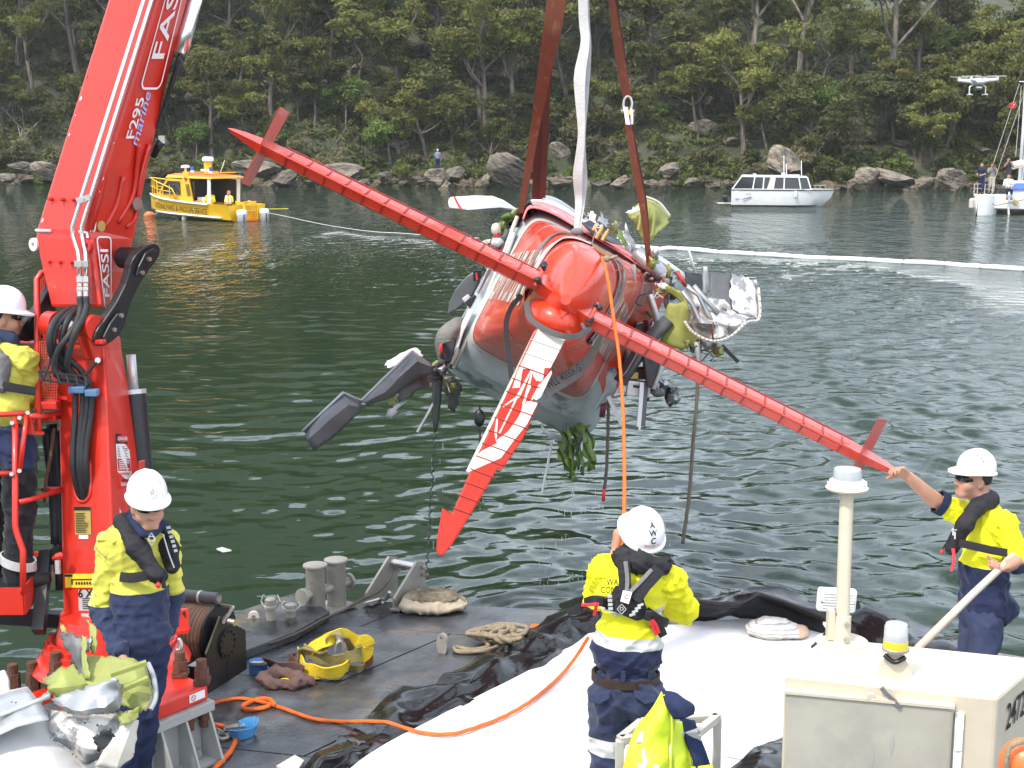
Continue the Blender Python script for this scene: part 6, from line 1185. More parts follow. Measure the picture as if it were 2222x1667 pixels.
# ---- worker at the right steadying the wing tip
d=8.85
w3=thing('person','worker in white helmet at right reaching up to steady the red tailplane tip','person',P(2125,1612,d))
J=px_of(dict(neck=(2136,1096,d),chest=(2136,1160,d),belly=(2134,1240,d),pelvis=(2130,1325,d),hem=(2134,1312,d),shL=(2172,1140,d-.14),shR=(2104,1122,d+.14),elR=(2026,1084,d+.12),wrR=(1972,1036,d+.02),elL=(2212,1212,d-.20),wrL=(2186,1228,d-.30),hipL=(2142,1350,d-.09),hipR=(2120,1350,d+.09),knL=(2128,1480,d-.1),anL=(2135,1605,d-.08),knR=(2092,1480,d+.1),anR=(2098,1600,d+.12)))
hc=P(2112,1040,d);hfr=frame((-.96,-.20,.10));tfr=frame((-.95,-.30,.02))
sdf_obj(inner_body(J)+head_prims(hc,hfr)+[C_(J['neck']-V(0,0,.04),hc-hfr[1]*.035-hfr[2]*.05,.066,.064),C_(J['elR'],J['wrR'],.047,.032),C_(J['elL'],J['wrL'],.052,.036)]+hand_prims(J['wrR'],P(1950,1016,d-.02)-J['wrR'],(-.2,-.5,-1),.85,1.05,side=-1)+hand_prims(J['wrL'],P(2168,1234,d-.33)-J['wrL'],(-.3,-.1,.5),1.15,1.0,side=1),.0085,'body',m_skin,w3)
oz=P(2125,1612,d).z
shirt=zsplit('clean two tone shirt',[(-9,(.014,.020,.058)),(P(2130,1220,d).z-oz,(.82,.80,.02))])
sdf_obj(torso_prims(J,tfr,1.06)+[E_(P(2160,1318,d),(.16,.15,.10),RM(tfr),.06)],.0105,'shirt',shirt,w3,fold=.010,seed=23)
for s,sd,kk in(('R',24,.35),('L',25,.92)):
    e=J['sh'+s].lerp(J['el'+s],.62 if s=='R' else .96)
    sdf_obj([C_(J['sh'+s],e,.092,.078 if s=='R' else .082),E_(J['sh'+s],(.10,.095,.09),None,.05)],.0105,'sleeve',m_hiv,w3,fold=.010,fscale=1.2,seed=sd)
    ax=(J['el'+s]-J['sh'+s]).normalized();band(e+ax*.045,frame(V(0,1,0),ax),.072 if s=='R' else .078,.072 if s=='R' else .078,.05,m_navy,'sleeve_hem',w3)
sdf_obj([C_(J['hipL'],J['knL'],.11,.085),C_(J['knL'],J['anL'],.085,.07),C_(J['hipR'],J['knR'],.11,.085),C_(J['knR'],J['anR'],.085,.07),E_(J['pelvis'],(.16,.15,.13),RM(tfr),.05)],.012,'trousers',m_navy2,w3,fold=.010,seed=26)
for s in 'LR':sdf_obj([C_(J['an'+s],J['an'+s]+V(-.16,-.03,-.03),.052,.046),C_(J['an'+s],J['an'+s]+V(0,0,.1),.054,.058)],.014,'boot',m_boot,w3)
sdf_obj([C_(P(2152,1084,d-.06),P(2118,1104,d-.15),.05,.052),C_(P(2118,1104,d-.15),P(2092,1140,d-.18),.052,.055),C_(P(2092,1140,d-.18),P(2066,1190,d-.12),.055,.05),C_(P(2152,1084,d-.06),P(2150,1078,d+.08),.05,.05)],.0095,'life_jacket',m_vest,w3,fold=.006,seed=27)
sdf_obj([C_(P(2118,1092,d-.09),P(2142,1082,d-.07),.03,.035),C_(P(2100,1108,d-.04),P(2118,1092,d-.09),.025,.03)],.009,'collar',m_navy,w3)
ribbon([(2080,1178,d-.2),(2115,1186,d-.21),(2150,1194,d-.22),(2185,1200,d-.24)],[.05]*4,m_vest,'chest_strap',w3,th=.012)
for x,y,s in((2068,1152,1),(2072,1160,-1)):MB().bar(P(x,y-6,d-.235),P(x,y+10,d-.235),.008,.004).build('jacket_emblem',m_refl,w3)
MB().bar(P(2064,1150,d-.235),P(2076,1150,d-.235),.008,.004).build('jacket_emblem',m_refl,w3)
ribbon([(2068,1190,d-.18),(2070,1215,d-.19),(2064,1240,d-.19)],[.02,.018,.014],m_redtag,'red_tag',w3,th=.004);MB().lathe(P(2044,1192,d-.12),(0,0,-1),[(.004,0),(.012,.012),(.013,.022),(.005,.03)],10).build('red_toggle',m_redtag,w3,smooth=True);MB().tube([P(2052,1180,d-.13),P(2044,1193,d-.12)],.004,5).build('pull_cord',m_vest,w3)
ho,hp=helmet(hc+hfr[2]*.066-hfr[1]*.010,frame(hfr[1],hfr[2]+hfr[1]*.04),w3,.86);glasses(hc+hfr[2]*.006+hfr[1]*.012,hfr,w3)
sdf_obj([E_(hc-hfr[1]*.02+hfr[2]*.02,(.084,.10,.085),RM(hfr))],.01,'hair',m_hair,w3,cuts=[(hc-hfr[1]*.012,-hfr[1])])
for k,(th,ph)in enumerate(((-.35,.45),(-.25,.6),(.05,.75),(.3,.62),(.5,.7),(.65,.5))):MB().grid([[hp(-1.1+th-.05*(k%2),ph,.004),hp(-1.1+th+.08,ph+.04,.004)],[hp(-1.1+th-.05,ph+.03,.004),hp(-1.1+th+.06,ph+.09,.004)]]).build('helmet_scuff',m_ink,ho,recalc=False)
pole=MB().tube([P(1990,1408,7.9),P(2110,1290,8.25),P(2172,1232,8.52),P(2240,1163,8.75)],.022,12).build('timber_pole',mat('pale timber pole',(.55,.44,.36),.7,var=.15,scale=8,stretch=(1,1,1),bump=.2),smooth=True);tag(pole,'long pale timber pole held by the worker at right','pole')
# ---- crane operator at the left edge
d=8.75
w4=thing('person','crane operator in white helmet standing on the red platform at the left edge','person',P(20,1278,d))
J=px_of(dict(neck=(4,742,d),chest=(6,805,d),belly=(10,880,d),pelvis=(14,960,d),hem=(10,880,d),shL=(-45,790,d+.1),shR=(48,782,d-.05),elR=(62,858,d+.05),wrR=(112,842,d+.30),elL=(-60,870,d+.15),wrL=(0,870,d+.4),hipR=(40,975,d-.04),hipL=(-10,975,d+.08),knR=(44,1110,d-.02),anR=(36,1255,d),knL=(-22,1110,d+.12),anL=(-26,1252,d+.1)))
hc=P(6,690,d-.0);hfr=frame((.80,.42,-.12));tfr=frame((.62,.75,.02))
sdf_obj(inner_body(J)+head_prims(hc,hfr)+[C_(J['neck']-V(0,0,.04),hc-hfr[1]*.03-hfr[2]*.05,.064,.064)]+hand_prims(J['wrR'],V(.8,.5,-.1),(0,.1,-1),.8)+hand_prims(J['wrL'],V(.8,.5,-.1),(0,.1,-1),.8,side=-1),.0095,'body',m_skin,w4)
sdf_obj(torso_prims(J,tfr,1.06),.0115,'shirt',m_hivd,w4,fold=.010,seed=33)
for s,sd in(('R',34),('L',35)):sdf_obj([C_(J['sh'+s],J['el'+s],.10,.090),C_(J['el'+s],J['wr'+s].lerp(J['el'+s],.1),.088,.055),E_(J['sh'+s],(.10,.10,.09),None,.05)],.0105,'sleeve',m_hivd,w4,fold=.012,fscale=1.2,seed=sd)
oz=P(20,1278,d).z
tro=zsplit('navy to black trousers',[(-9,(.013,.013,.016)),(P(20,1010,d).z-oz,(.020,.030,.075))])
sdf_obj([C_(J['hipL'],J['knL'],.125,.10),C_(J['knL'],J['anL'],.10,.085),C_(J['hipR'],J['knR'],.125,.105),C_(J['knR'],J['anR'],.105,.088),E_(J['pelvis'],(.185,.16,.17),RM(tfr),.05)],.0115,'trousers',tro,w4,fold=.011,seed=36)
band(P(40,1218,d),frame((0,1,0)),.100,.100,.055,m_refl,'ankle_band',w4,tilt=-.03)
for s in 'LR':sdf_obj([C_(J['an'+s]+V(-.02,0,-.02),J['an'+s]+V(.14,.08,-.035),.062,.05),C_(J['an'+s]+V(0,0,-.02),J['an'+s]+V(0,0,.1),.06,.066)],.013,'boot',m_boot,w4)
sdf_obj([C_(P(-30,750,d-.15),P(2,790,d-.19),.07,.06),C_(P(2,790,d-.19),P(2,840,d-.19),.06,.05),C_(P(-20,745,d-.1),P(20,742,d+.05),.06,.05)],.011,'life_jacket',mat('grey life jacket',(.16,.15,.15),.8,var=.2,scale=9,bump=.3),w4,fold=.008,seed=37)
ribbon([(0,836,d-.22),(30,842,d-.2),(78,850,d-.16)],[.055]*3,m_vest,'waist_strap',w4,th=.012)
sdf_obj([C_(P(-10,728,d-.05),P(22,738,d-.02),.055,.05),C_(P(22,738,d-.02),P(28,740,d+.1),.045,.04)],.010,'collar',m_navy2,w4)
helmet(hc+hfr[2]*.062,hfr,w4,.92);glasses(hc+hfr[2]*.014+hfr[1]*.006,hfr,w4);sdf_obj([E_(hc-hfr[1]*.02+hfr[2]*.015,(.084,.10,.09),RM(hfr))],.011,'hair',m_hair,w4,cuts=[(hc-hfr[1]*.01,-hfr[1])])
# ---- small far figures
def far_person(base,yaw,label,top,legs,hat=None,pose='stand',sc=1.0,group=None):
    """standing, sitting or photographing figure, body in one piece with clothes over it"""
    base=Vector(base);o=thing('person',label,'person',base,group);cy,sy=math.cos(yaw),math.sin(yaw)
    def q(x,y,z):return base+Vector((x*cy-y*sy,x*sy+y*cy,z))*sc
    fr=(Vector((cy,sy,0)),Vector((-sy,cy,0)),Vector((0,0,1)));sit=pose=='sit';h=-.38 if sit else 0
    hipz=.88+h;ch=1.28+h;hd=q(0,.02,1.62+h);k={}
    for s,g in(('L',-1),('R',1)):
        k['hip'+s]=q(.09*g,0,hipz);k['kn'+s]=q(.11*g,.42,hipz+.0)if sit else q(.10*g,.02,.48);k['an'+s]=q(.11*g,.42,.08)if sit else q(.11*g,-.02,.08);k['sh'+s]=q(.18*g,0,1.40+h)
        if pose=='camera':k['el'+s]=q(.24*g,.16,1.22+h);k['wr'+s]=q(.08*g,.26,1.52+h)
        else:k['el'+s]=q(.24*g,.03,1.14+h);k['wr'+s]=q(.14*g,.26,1.05+h)
    k.update(neck=q(0,0,1.46+h),chest=q(0,0,ch),pelvis=q(0,0,hipz+.04))
    hp_=[]
    for s,g in(('L',-1),('R',1)):w_=k['wr'+s];dd=fr[1]*.6+fr[2]*(.8 if pose=='camera' else-.1)-fr[0]*g*.4;hp_+=hand_prims(w_,dd,-fr[0]*g,.7,1.1,side=g)
    sdf_obj(inner_body(k)+head_prims(hd,fr)+[C_(k['neck'],hd-fr[2]*.05,.06)]+hp_,.020,'body',m_skin,o)
    sdf_obj([E_(k['chest'],(.20*sc,.14*sc,.24*sc),RM(fr),.05),E_(k['pelvis']+fr[2]*.12,(.17*sc,.14*sc,.16*sc),RM(fr),.05)]+[C_(k['sh'+s],k['el'+s],.07,.06)for s in 'LR'],.022,'shirt',top,o,fold=.008)
    sdf_obj([C_(k['hip'+s],k['kn'+s],.10,.08)for s in 'LR']+[C_(k['kn'+s],k['an'+s]+fr[2]*(.25 if pose!='stand' else .1),.08,.07)for s in 'LR']+[E_(k['pelvis'],(.16*sc,.13*sc,.12*sc),RM(fr))],.022,'trousers',legs,o)
    for s in 'LR':sdf_obj([C_(k['an'+s]-fr[2]*.03,k['an'+s]+fr[1]*.14-fr[2]*.04,.05,.045)],.022,'shoe',m_boot,o)
    sdf_obj([E_(hd-fr[1]*.015+fr[2]*.045,(.088,.105,.085),RM(fr))]+([C_(hd+fr[1]*.07+fr[2]*.07,hd+fr[1]*.15+fr[2]*.06,.03,.02)]if hat else[]),.018,'cap' if hat else 'hair',hat or m_hair,o,cuts=[(hd+fr[2]*.02-fr[1]*.02,Vector((0,0,1))+fr[1]*-.3)])
    if pose=='camera':MB().box(hd+fr[1]*.17-fr[2]*.02,(.14,.10,.09),RM(fr)).cyl(hd+fr[1]*.2-fr[2]*.02,hd+fr[1]*.34-fr[2]*.02,.04,10).build('camera',m_black,o)
    return o
# ------------------------------------------------------------------ barge deck
DZ=.25
def wet_mat():
    m=bpy.data.materials.new('wet black deck rubber');m.use_nodes=True;t=m.node_tree;L=t.links.new;b=t.nodes['Principled BSDF']
    tc=t.nodes.new('ShaderNodeTexCoord');src=tc.outputs['Object']
    def noise(sc,det,loc=(0,0,0)):
        mp=t.nodes.new('ShaderNodeMapping');mp.inputs['Location'].default_value=loc;L(src,mp.inputs[0]);n=t.nodes.new('ShaderNodeTexNoise');n.inputs['Scale'].default_value=sc;n.inputs['Detail'].default_value=det;n.inputs['Roughness'].default_value=.62;L(mp.outputs[0],n.inputs['Vector']);return n.outputs['Fac']
    def rng_(f,a,b_,c,d):r=t.nodes.new('ShaderNodeMapRange');r.inputs[1].default_value=a;r.inputs[2].default_value=b_;r.inputs[3].default_value=c;r.inputs[4].default_value=d;L(f,r.inputs[0]);return r.outputs[0]
    mx=t.nodes.new('ShaderNodeMixRGB');L(rng_(noise(3.5,8),.38,.62,0,1),mx.inputs[0]);mx.inputs[1].default_value=(.030,.031,.034,1);mx.inputs[2].default_value=(.080,.084,.090,1)
    m2=t.nodes.new('ShaderNodeMixRGB');L(rng_(noise(1.1,7,(3,5,0)),.52,.64,0,.8),m2.inputs[0]);L(mx.outputs[0],m2.inputs[1]);m2.inputs[2].default_value=(.170,.130,.085,1)
    wet=noise(1.3,6,(7,1,0));m3=t.nodes.new('ShaderNodeMixRGB');m3.blend_type='MULTIPLY';L(rng_(wet,.50,.58,0,.75),m3.inputs[0]);L(m2.outputs[0],m3.inputs[1]);m3.inputs[2].default_value=(.45,.45,.46,1)
    sp=rng_(noise(22,3,(1,1,0)),.66,.70,0,.8);m4=t.nodes.new('ShaderNodeMixRGB');L(sp,m4.inputs[0]);L(m3.outputs[0],m4.inputs[1]);m4.inputs[2].default_value=(.010,.010,.011,1);L(m4.outputs[0],b.inputs['Base Color'])
    L(rng_(wet,.44,.58,.40,.05),b.inputs['Roughness']);bp=t.nodes.new('ShaderNodeBump');bp.inputs['Strength'].default_value=.25;bp.inputs['Distance'].default_value=.01;L(noise(30,5),bp.inputs['Height']);L(bp.outputs[0],b.inputs['Normal']);return m
m_deck=wet_mat()
outl=[(640,1300),(900,1308),(1235,1326),(1500,1322),(2060,1400),(2500,1470),(2700,2500),(-500,2500),(-60,1610),(100,1500),(300,1425),(490,1356)]
barge=thing('barge','dark rubber decked work barge the crane and workers stand on','barge',(0,6,0));barge['kind']='structure'
op=[G(x,y,DZ-.012)for x,y in outl]
MB().prism([p for p in op],V(0,0,-.8)).build('hull',m_deck,barge)
# deck mats, each its own sheet with open joints
u0=G(545,1563,DZ);u1=G(728,1484,DZ);ud=(u1-u0).normalized();v0=G(735,1485,DZ);v1=G(865,1497,DZ);vd=(v1-v0).normalized()
poly2=[(p.x,p.y)for p in[G(x,y,DZ)for x,y in outl]]
def clip_poly(sub,clip):
    def inside(p,a,b_):return(b_[0]-a[0])*(p[1]-a[1])-(b_[1]-a[1])*(p[0]-a[0])<=1e-9
    def isect(p,q,a,b_):
        d1=(p[0]-q[0],p[1]-q[1]);d2=(a[0]-b_[0],a[1]-b_[1]);n1=p[0]*q[1]-p[1]*q[0];n2=a[0]*b_[1]-a[1]*b_[0];k=d1[0]*d2[1]-d1[1]*d2[0];return((n1*d2[0]-d1[0]*n2)/k,(n1*d2[1]-d1[1]*n2)/k)
    out=sub
    for i in range(len(clip)):
        a,b_=clip[i],clip[(i+1)%len(clip)];inp,out=out,[]
        if not inp:break
        for j in range(len(inp)):
            p,q=inp[j-1],inp[j]
            if inside(q,a,b_):
                if not inside(p,a,b_):out.append(isect(p,q,a,b_))
                out.append(q)
            elif inside(p,a,b_):out.append(isect(p,q,a,b_))
    return out
sgn_=sum((poly2[i][0]*poly2[(i+1)%len(poly2)][1]-poly2[(i+1)%len(poly2)][0]*poly2[i][1])for i in range(len(poly2)))
org2=u1;su,sv=1.25,1.45
for i in range(-6,6):
    for j in range(-5,9):
        g=.006;c=[org2+ud*(su*(i+a)+s1_*g)+vd*(sv*(j+b_+.5*(i%2))+s2_*g)for a,b_,s1_,s2_ in((0,0,1,1),(1,0,-1,1),(1,1,-1,-1),(0,1,1,-1))]
        q=[(p.x,p.y)for p in c];area=sum(q[k][0]*q[(k+1)%4][1]-q[(k+1)%4][0]*q[k][1]for k in range(4));q=q if area<0 else q[::-1]
        cp=poly2 if sgn_<0 else poly2[::-1]
        r=clip_poly(q,cp)
        if len(r)<3:continue
        cx2=sum(p[0]for p in r)/len(r);cy2=sum(p[1]for p in r)/len(r);px,py=to_px((cx2,cy2,DZ))
        if py>1900 or px<-300 or px>2500 or px>1500:continue
        MB().prism([Vector((p[0],p[1],DZ-.010))for p in r],V(0,0,.010+rng.uniform(-.002,.003))).build('deck_mat',m_deck,barge)
rb=[(498,1432),(520,1437),(640,1392),(716,1346),(648,1302),(494,1354)];MB().prism([G(x,y,DZ+.004)for x,y in rb],V(0,0,.075)).build('raised_pad',m_deck,barge,bevel=.01)
# black film bund and white sheet
m_film=mat('black builders film',(0.010,0.010,0.011),.15,var=.2,scale=6,bump=.35,bscale=5,bdist=.03,rvar=.3)
m_sheet=mat('white absorbent sheet',(.74,.74,.73),.9,var=.05,scale=3,bump=.35,bscale=7,bdist=.03)
def film(rows,nm,label,nu,nv,amp,seed,z0=DZ,parent=None,freq=3.0,rough=1.0):
    """folded film: rows of (px, py, height over deck)"""
    C=[[G(x,y,z0+h)for x,y,h in r]for r in rows];R_=[catmull(r,nu)for r in C];n=min(len(r)for r in R_)
    cols=[catmull([R_[i][j]for i in range(len(R_))],nv)for j in range(n)];o=Vector((seed*1.3,seed*.7,seed));out=[]
    for c in cols:
        row=[]
        for p in c:
            q=p*freq+o;w=mnoise.noise(q*.4)*1.2;h=(1-abs(mnoise.noise(Vector((q.x*.55+q.y*.55,q.y*.35-q.x*.3,0))+Vector((w,w,0))))*3)*.9+(.5-abs(mnoise.noise(q*1.3+o))*1.6)*.5-.4
            row.append(Vector((p.x+mnoise.noise(q+Vector((5,0,0)))*amp*.8,p.y+mnoise.noise(q+Vector((0,5,0)))*amp*.8,max(p.z+h*amp*rough,z0+.006))))
        out.append(row)
    ob=MB().grid(out).build(nm,m_film,parent,smooth=True,recalc=False)
    tag(ob,label,'plastic sheet');return ob
film([[(1225,1318,.10),(1105,1392,.06),(1010,1440,.06),(935,1478,.05),(862,1500,.03),(800,1548,.02),(755,1592,.02),(688,1640,.08),(640,1690,.10),(600,1800,.1)],[(1250,1318,.17),(1150,1390,.12),(1040,1452,.12),(960,1500,.08),(880,1540,.05),(830,1570,.04),(780,1610,.04),(712,1640,.10),(672,1690,.12),(630,1800,.1)],[(1262,1345,.10),(1180,1412,.07),(1085,1468,.06),(1000,1512,.03),(930,1548,.02),(870,1582,.02),(815,1612,.02),(760,1640,.02),(700,1690,.02),(650,1800,.02)],[(1285,1372,.02),(1215,1428,.012),(1130,1478,.012),(1050,1516,.012),(980,1550,.012),(920,1582,.012),(860,1614,.012),(800,1646,.012),(740,1700,.012),(690,1800,.012)]],'black_film','glossy black plastic film folded along the left edge of the white sheet',9,9,.034,3)
film([[(1215,1310,.02),(1300,1296,.12),(1420,1290,.18),(1500,1296,.2),(1600,1284,.26),(1700,1276,.28),(1790,1288,.26),(1880,1316,.22),(1970,1344,.18),(2060,1380,.1),(2160,1420,.02)],[(1225,1330,.16),(1310,1310,.2),(1420,1306,.24),(1500,1308,.25),(1600,1300,.28),(1700,1292,.30),(1790,1306,.28),(1880,1334,.25),(1960,1366,.2),(2040,1400,.14),(2130,1440,.06)],[(1245,1352,.12),(1320,1335,.14),(1420,1328,.14),(1500,1328,.14),(1600,1326,.14),(1700,1324,.15),(1780,1344,.14),(1850,1374,.12),(1920,1400,.1),(1990,1430,.08),(2080,1470,.04)],[(1275,1378,.02),(1340,1362,.02),(1420,1352,.02),(1500,1348,.02),(1600,1346,.02),(1690,1348,.02),(1770,1370,.02),(1830,1398,.02),(1890,1424,.02),(1950,1456,.02),(2030,1500,.01)]],'black_film','crumpled black plastic film along the water side behind the white sheet',9,8,.05,9)
film([[(1560,1690,.04),(1620,1640,.05),(1690,1596,.06),(1760,1560,.05)],[(1600,1720,.07),(1660,1660,.08),(1720,1612,.08),(1790,1580,.06)],[(1680,1760,.03),(1730,1690,.03),(1790,1640,.03),(1840,1600,.03)]],'black_film','small black plastic fold beside the bottom of the cream cabin',9,8,.04,15)
Lf=[(1275,1372),(1210,1425),(1120,1474),(1045,1512),(975,1546),(905,1582),(840,1616),(780,1655),(700,1720),(600,1830),(500,1980)]
Rt=[(1640,1343),(1790,1378),(1870,1420),(1960,1470),(2050,1520),(2100,1570),(2150,1620),(2200,1680),(2250,1750),(2300,1860),(2350,2000)]
rows_=[]
for(a,b_),(c,e)in zip(Lf,Rt):A,B=G(a,b_,DZ+.018),G(c,e,DZ+.018);rows_.append([A.lerp(B,k/40)+V(0,0,.020*mnoise.noise(A.lerp(B,k/40)*1.1)+.012*abs(mnoise.noise(A.lerp(B,k/40)*2.7))+.012)for k in range(41)])
rows2=[]
for i in range(len(rows_)-1):
    for q in range(5):rows2.append([rows_[i][k].lerp(rows_[i+1][k],q/5)+V(0,0,.006*mnoise.noise(rows_[i][k].lerp(rows_[i+1][k],q/5)*5))for k in range(41)])
sheet=MB().grid(rows2).build('white_sheet',m_sheet,smooth=True,recalc=False);tag(sheet,'big bright white absorbent sheet spread over the deck','sheet')
for pts in(((1450,1500),(1478,1512),(1490,1528),(1512,1530)),((1440,1462),(1500,1468),(1560,1480)),((1560,1640),(1620,1650)),((1252,1560),(1258,1552),(1262,1560))):MB().tube(catmull([G(x,y,DZ+.045)for x,y in pts],5),.0025,4).build('crease_line',m_grey,sheet)
# orange rope: from the tail down to the hands, and on over the deck
rope1=rope_obj([P(1306,560,9.25),P(1318,600,9.02),P(1330,680,8.86),P(1344,780,8.70),P(1352,900,8.3),P(1355,1020,7.85),P(1354,1120,7.5),P(1350,1190,7.42),P(1346,1290,7.40),P(1330,1380,7.25)],.0105,m_orope,'tag_line','taut orange tag line from the tail down to the worker seen from behind')
MB().tube(catmull([P(1275,528,10.4),P(1300,545,9.6),P(1318,556,9.3),P(1322,562,9.25)],5),.016,8).build('rope_tail',mat('brown rope',(.25,.10,.03),.8,var=.2,scale=30),rope1,smooth=True);mb=MB();mb.ell(P(1316,562,9.2),(.026,.02,.022),n=10);mb.tube([P(1318,562,9.2),P(1340,556,9.2)],.010,8);mb.build('knot',m_rope,rope1,smooth=True)
dk=lambda pts,h=.018:[G(x,y,DZ+h+(e[0]if e else 0))for x,y,*e in pts]
rope_obj(dk([(1276,1384,.25),(1250,1425,.08),(1215,1468,.04),(1160,1516,.035),(1100,1552,.035),(1040,1576,.035),(985,1592,.035),(930,1592,.03),(885,1582,.04),(840,1568,.06),(800,1566,.04),(740,1566),(680,1560),(630,1543),(595,1531),(560,1522),(520,1516),(470,1524),(420,1545)]),.0125,m_orope,'orange_rope','slack orange rope curving over the white sheet and dark deck')
rope_obj(dk([(596,1531,.012),(585,1518,.012),(560,1518),(530,1530),(530,1538),(550,1540),(580,1534),(592,1526)]),.015,m_orope,'rope_loop','small loop of orange rope on the dark deck near the crane base')
rope_obj(dk([(460,1572),(490,1580),(510,1602),(500,1630),(470,1664),(430,1710)]),.016,m_orope,'orange_rope','short orange rope running out of the bottom left of the deck')
rope_obj(dk([(430,1425),(500,1418),(550,1408),(600,1392,.06),(650,1372,.07),(700,1345,.04),(740,1328,.1),(780,1304,.16),(820,1285,.2),(842,1262,.27),(852,1242,.28)]),.011,m_rope2,'wire_cable','brown greasy wire cable from the winch to the deck roller')
# twin post bollard
bol=thing('bollard','grey twin post mooring bollard with cross bar at the deck edge','bollard',G(700,1330,DZ))
m_galv=mat('galvanised steel',(.33,.31,.27),.5,metal=.25,var=.2,scale=8,col2=(.28,.20,.13),thr=.66,sharp=.06,bump=.08)
b1,b2=G(686,1331,DZ),G(731,1315,DZ);s1_=F/DEP(b1)
for b_,top in((b1,1226),(b2,1213)):
    h=(to_px(b_)[1]-top)/s1_/math.cos(.3);MB().lathe(b_,(0,0,1),[(.076,0),(.076,h-.03),(.082,h-.02),(.095,h-.014),(.095,h)],28).build('post',m_galv,bol,smooth='auto');MB().cyl(b_+V(0,0,.0),b_+V(0,0,.012),.09,24).build('weld',m_galv,bol)
ax=(b2-b1);zb=.17;MB().cyl(b1-ax*.62+V(0,0,zb),b2+ax*.62+V(0,0,zb),.040,20).build('cross_bar',m_galv,bol,smooth='auto')
for e in(b1-ax*.62,b2+ax*.62):MB().cyl(e+V(0,0,zb)-ax.normalized()*.012,e+V(0,0,zb)+ax.normalized()*.012,.068,24).build('end_disc',m_galv,bol,smooth='auto')
nb=Vector((-ax.y,ax.x,0)).normalized()*.13;MB().prism([b1-ax*.45-nb,b2+ax*.45-nb,b2+ax*.45+nb,b1-ax*.45+nb],V(0,0,.016)).build('base_plate',m_galv,bol)
# roller fairlead
fr_=thing('roller_fairlead','grey steel roller fairlead with triangular cheeks on the deck edge','fairlead',G(845,1322,DZ));fo=G(812,1322,DZ)
for px,py in((792,1310),(852,1322)):
    o=G(px,py,DZ);e=V(.24,.32,0);MB().prism([o,o+e*.95+V(.0,0,0),o+e*.95+V(0,0,.30),o+e*.70+V(0,0,.33),o+V(0,0,.09)],V(.018,-.012,0)).build('cheek_plate',m_galv,fr_);MB().prism([o-V(.02,.03,0),o+e-V(.02,.03,0),o+e+V(.06,-.03,0),o+V(.06,-.06,0)],V(0,0,.014)).build('foot_plate',m_galv,fr_)
    for k in(.25,.31):MB().cyl(o+e*.85+V(.03,-.02,k-.04),o+e*.85+V(.06,-.04,k-.04),.018,10).build('bolt',m_galv,fr_)
r0=G(792,1310,DZ)+V(.19,.25,.27);r1=G(852,1322,DZ)+V(.19,.25,.27);MB().cyl(r0,r1,.035,18).build('roller',m_steel,fr_,smooth='auto');MB().cyl(G(796,1308,DZ+.06),G(826,1300,DZ+.10),.012,8).build('lock_pin',m_steel,fr_)
MB().tube(catmull([G(846,1285,DZ+.25),G(838,1300,DZ+.16),G(828,1300,DZ+.12),G(824,1306,DZ+.06),G(832,1310,DZ+.05)],5),.014,8).build('cable_eye',m_steel,fr_,smooth=True);MB().bar(G(792,1304,DZ+.30),G(852,1316,DZ+.30),.03,.12).build('top_plate',m_galv,fr_)if False else None
# hessian bag
bagc=G(940,1326,DZ);m_hess=mat('wet hessian',(.26,.21,.14),.95,var=.35,scale=8,bump=.6,bscale=60,col2=(.13,.10,.065),thr=.52);m_canvas=mat('tan canvas',(.40,.34,.25),.9,var=.2,scale=8,bump=.3,bscale=50)
bag=thing('fender_bag','flat tan canvas bag with hairy brown top lying at the wet deck edge','bag',bagc)
sdf_obj([E_(bagc+V(0,.0,.055),(.27,.19,.075),None),E_(bagc+V(-.16,-.05,.06),(.12,.12,.06)),E_(bagc+V(.17,.04,.05),(.11,.13,.06))],.011,'bag_body',m_canvas,bag,fold=.010,seed=3);sdf_obj([E_(bagc+V(-.01,.04,.11),(.235,.165,.055),None),E_(bagc+V(.19,.05,.07),(.08,.11,.04))],.011,'hessian_cover',m_hess,bag,fold=.012,fscale=1.8,seed=5)
# heaped rope
hp_=[]
for i in range(46):
    a=i*1.05;k=i/46;hp_.append(G(1085+66*math.cos(a)*(.55+.45*math.sin(i*.7))+(18 if i%3 else-10),1375+22*math.sin(a)*(.6+.4*math.cos(i*.9)),DZ+.02+.0012*i+.022*(i%4)))
hp_=[G(1165,1366,DZ+.04),G(1130,1374,DZ+.05)]+hp_+[G(1060,1402,DZ+.03),G(1020,1410,DZ+.025),G(988,1404,DZ+.025),G(995,1414,DZ+.025),G(1050,1412,DZ+.025),G(1110,1392,DZ+.03)]
rope_obj(hp_,.0165,m_rope,'rope_heap','heap of thick tan twisted rope beside the black film','rope coil');tag(MB().ell(G(1162,1367,DZ+.06),(.055,.035,.05),n=12).build('orange_float',m_orope,smooth=True),'small orange float half under the black film beside the rope heap','float')
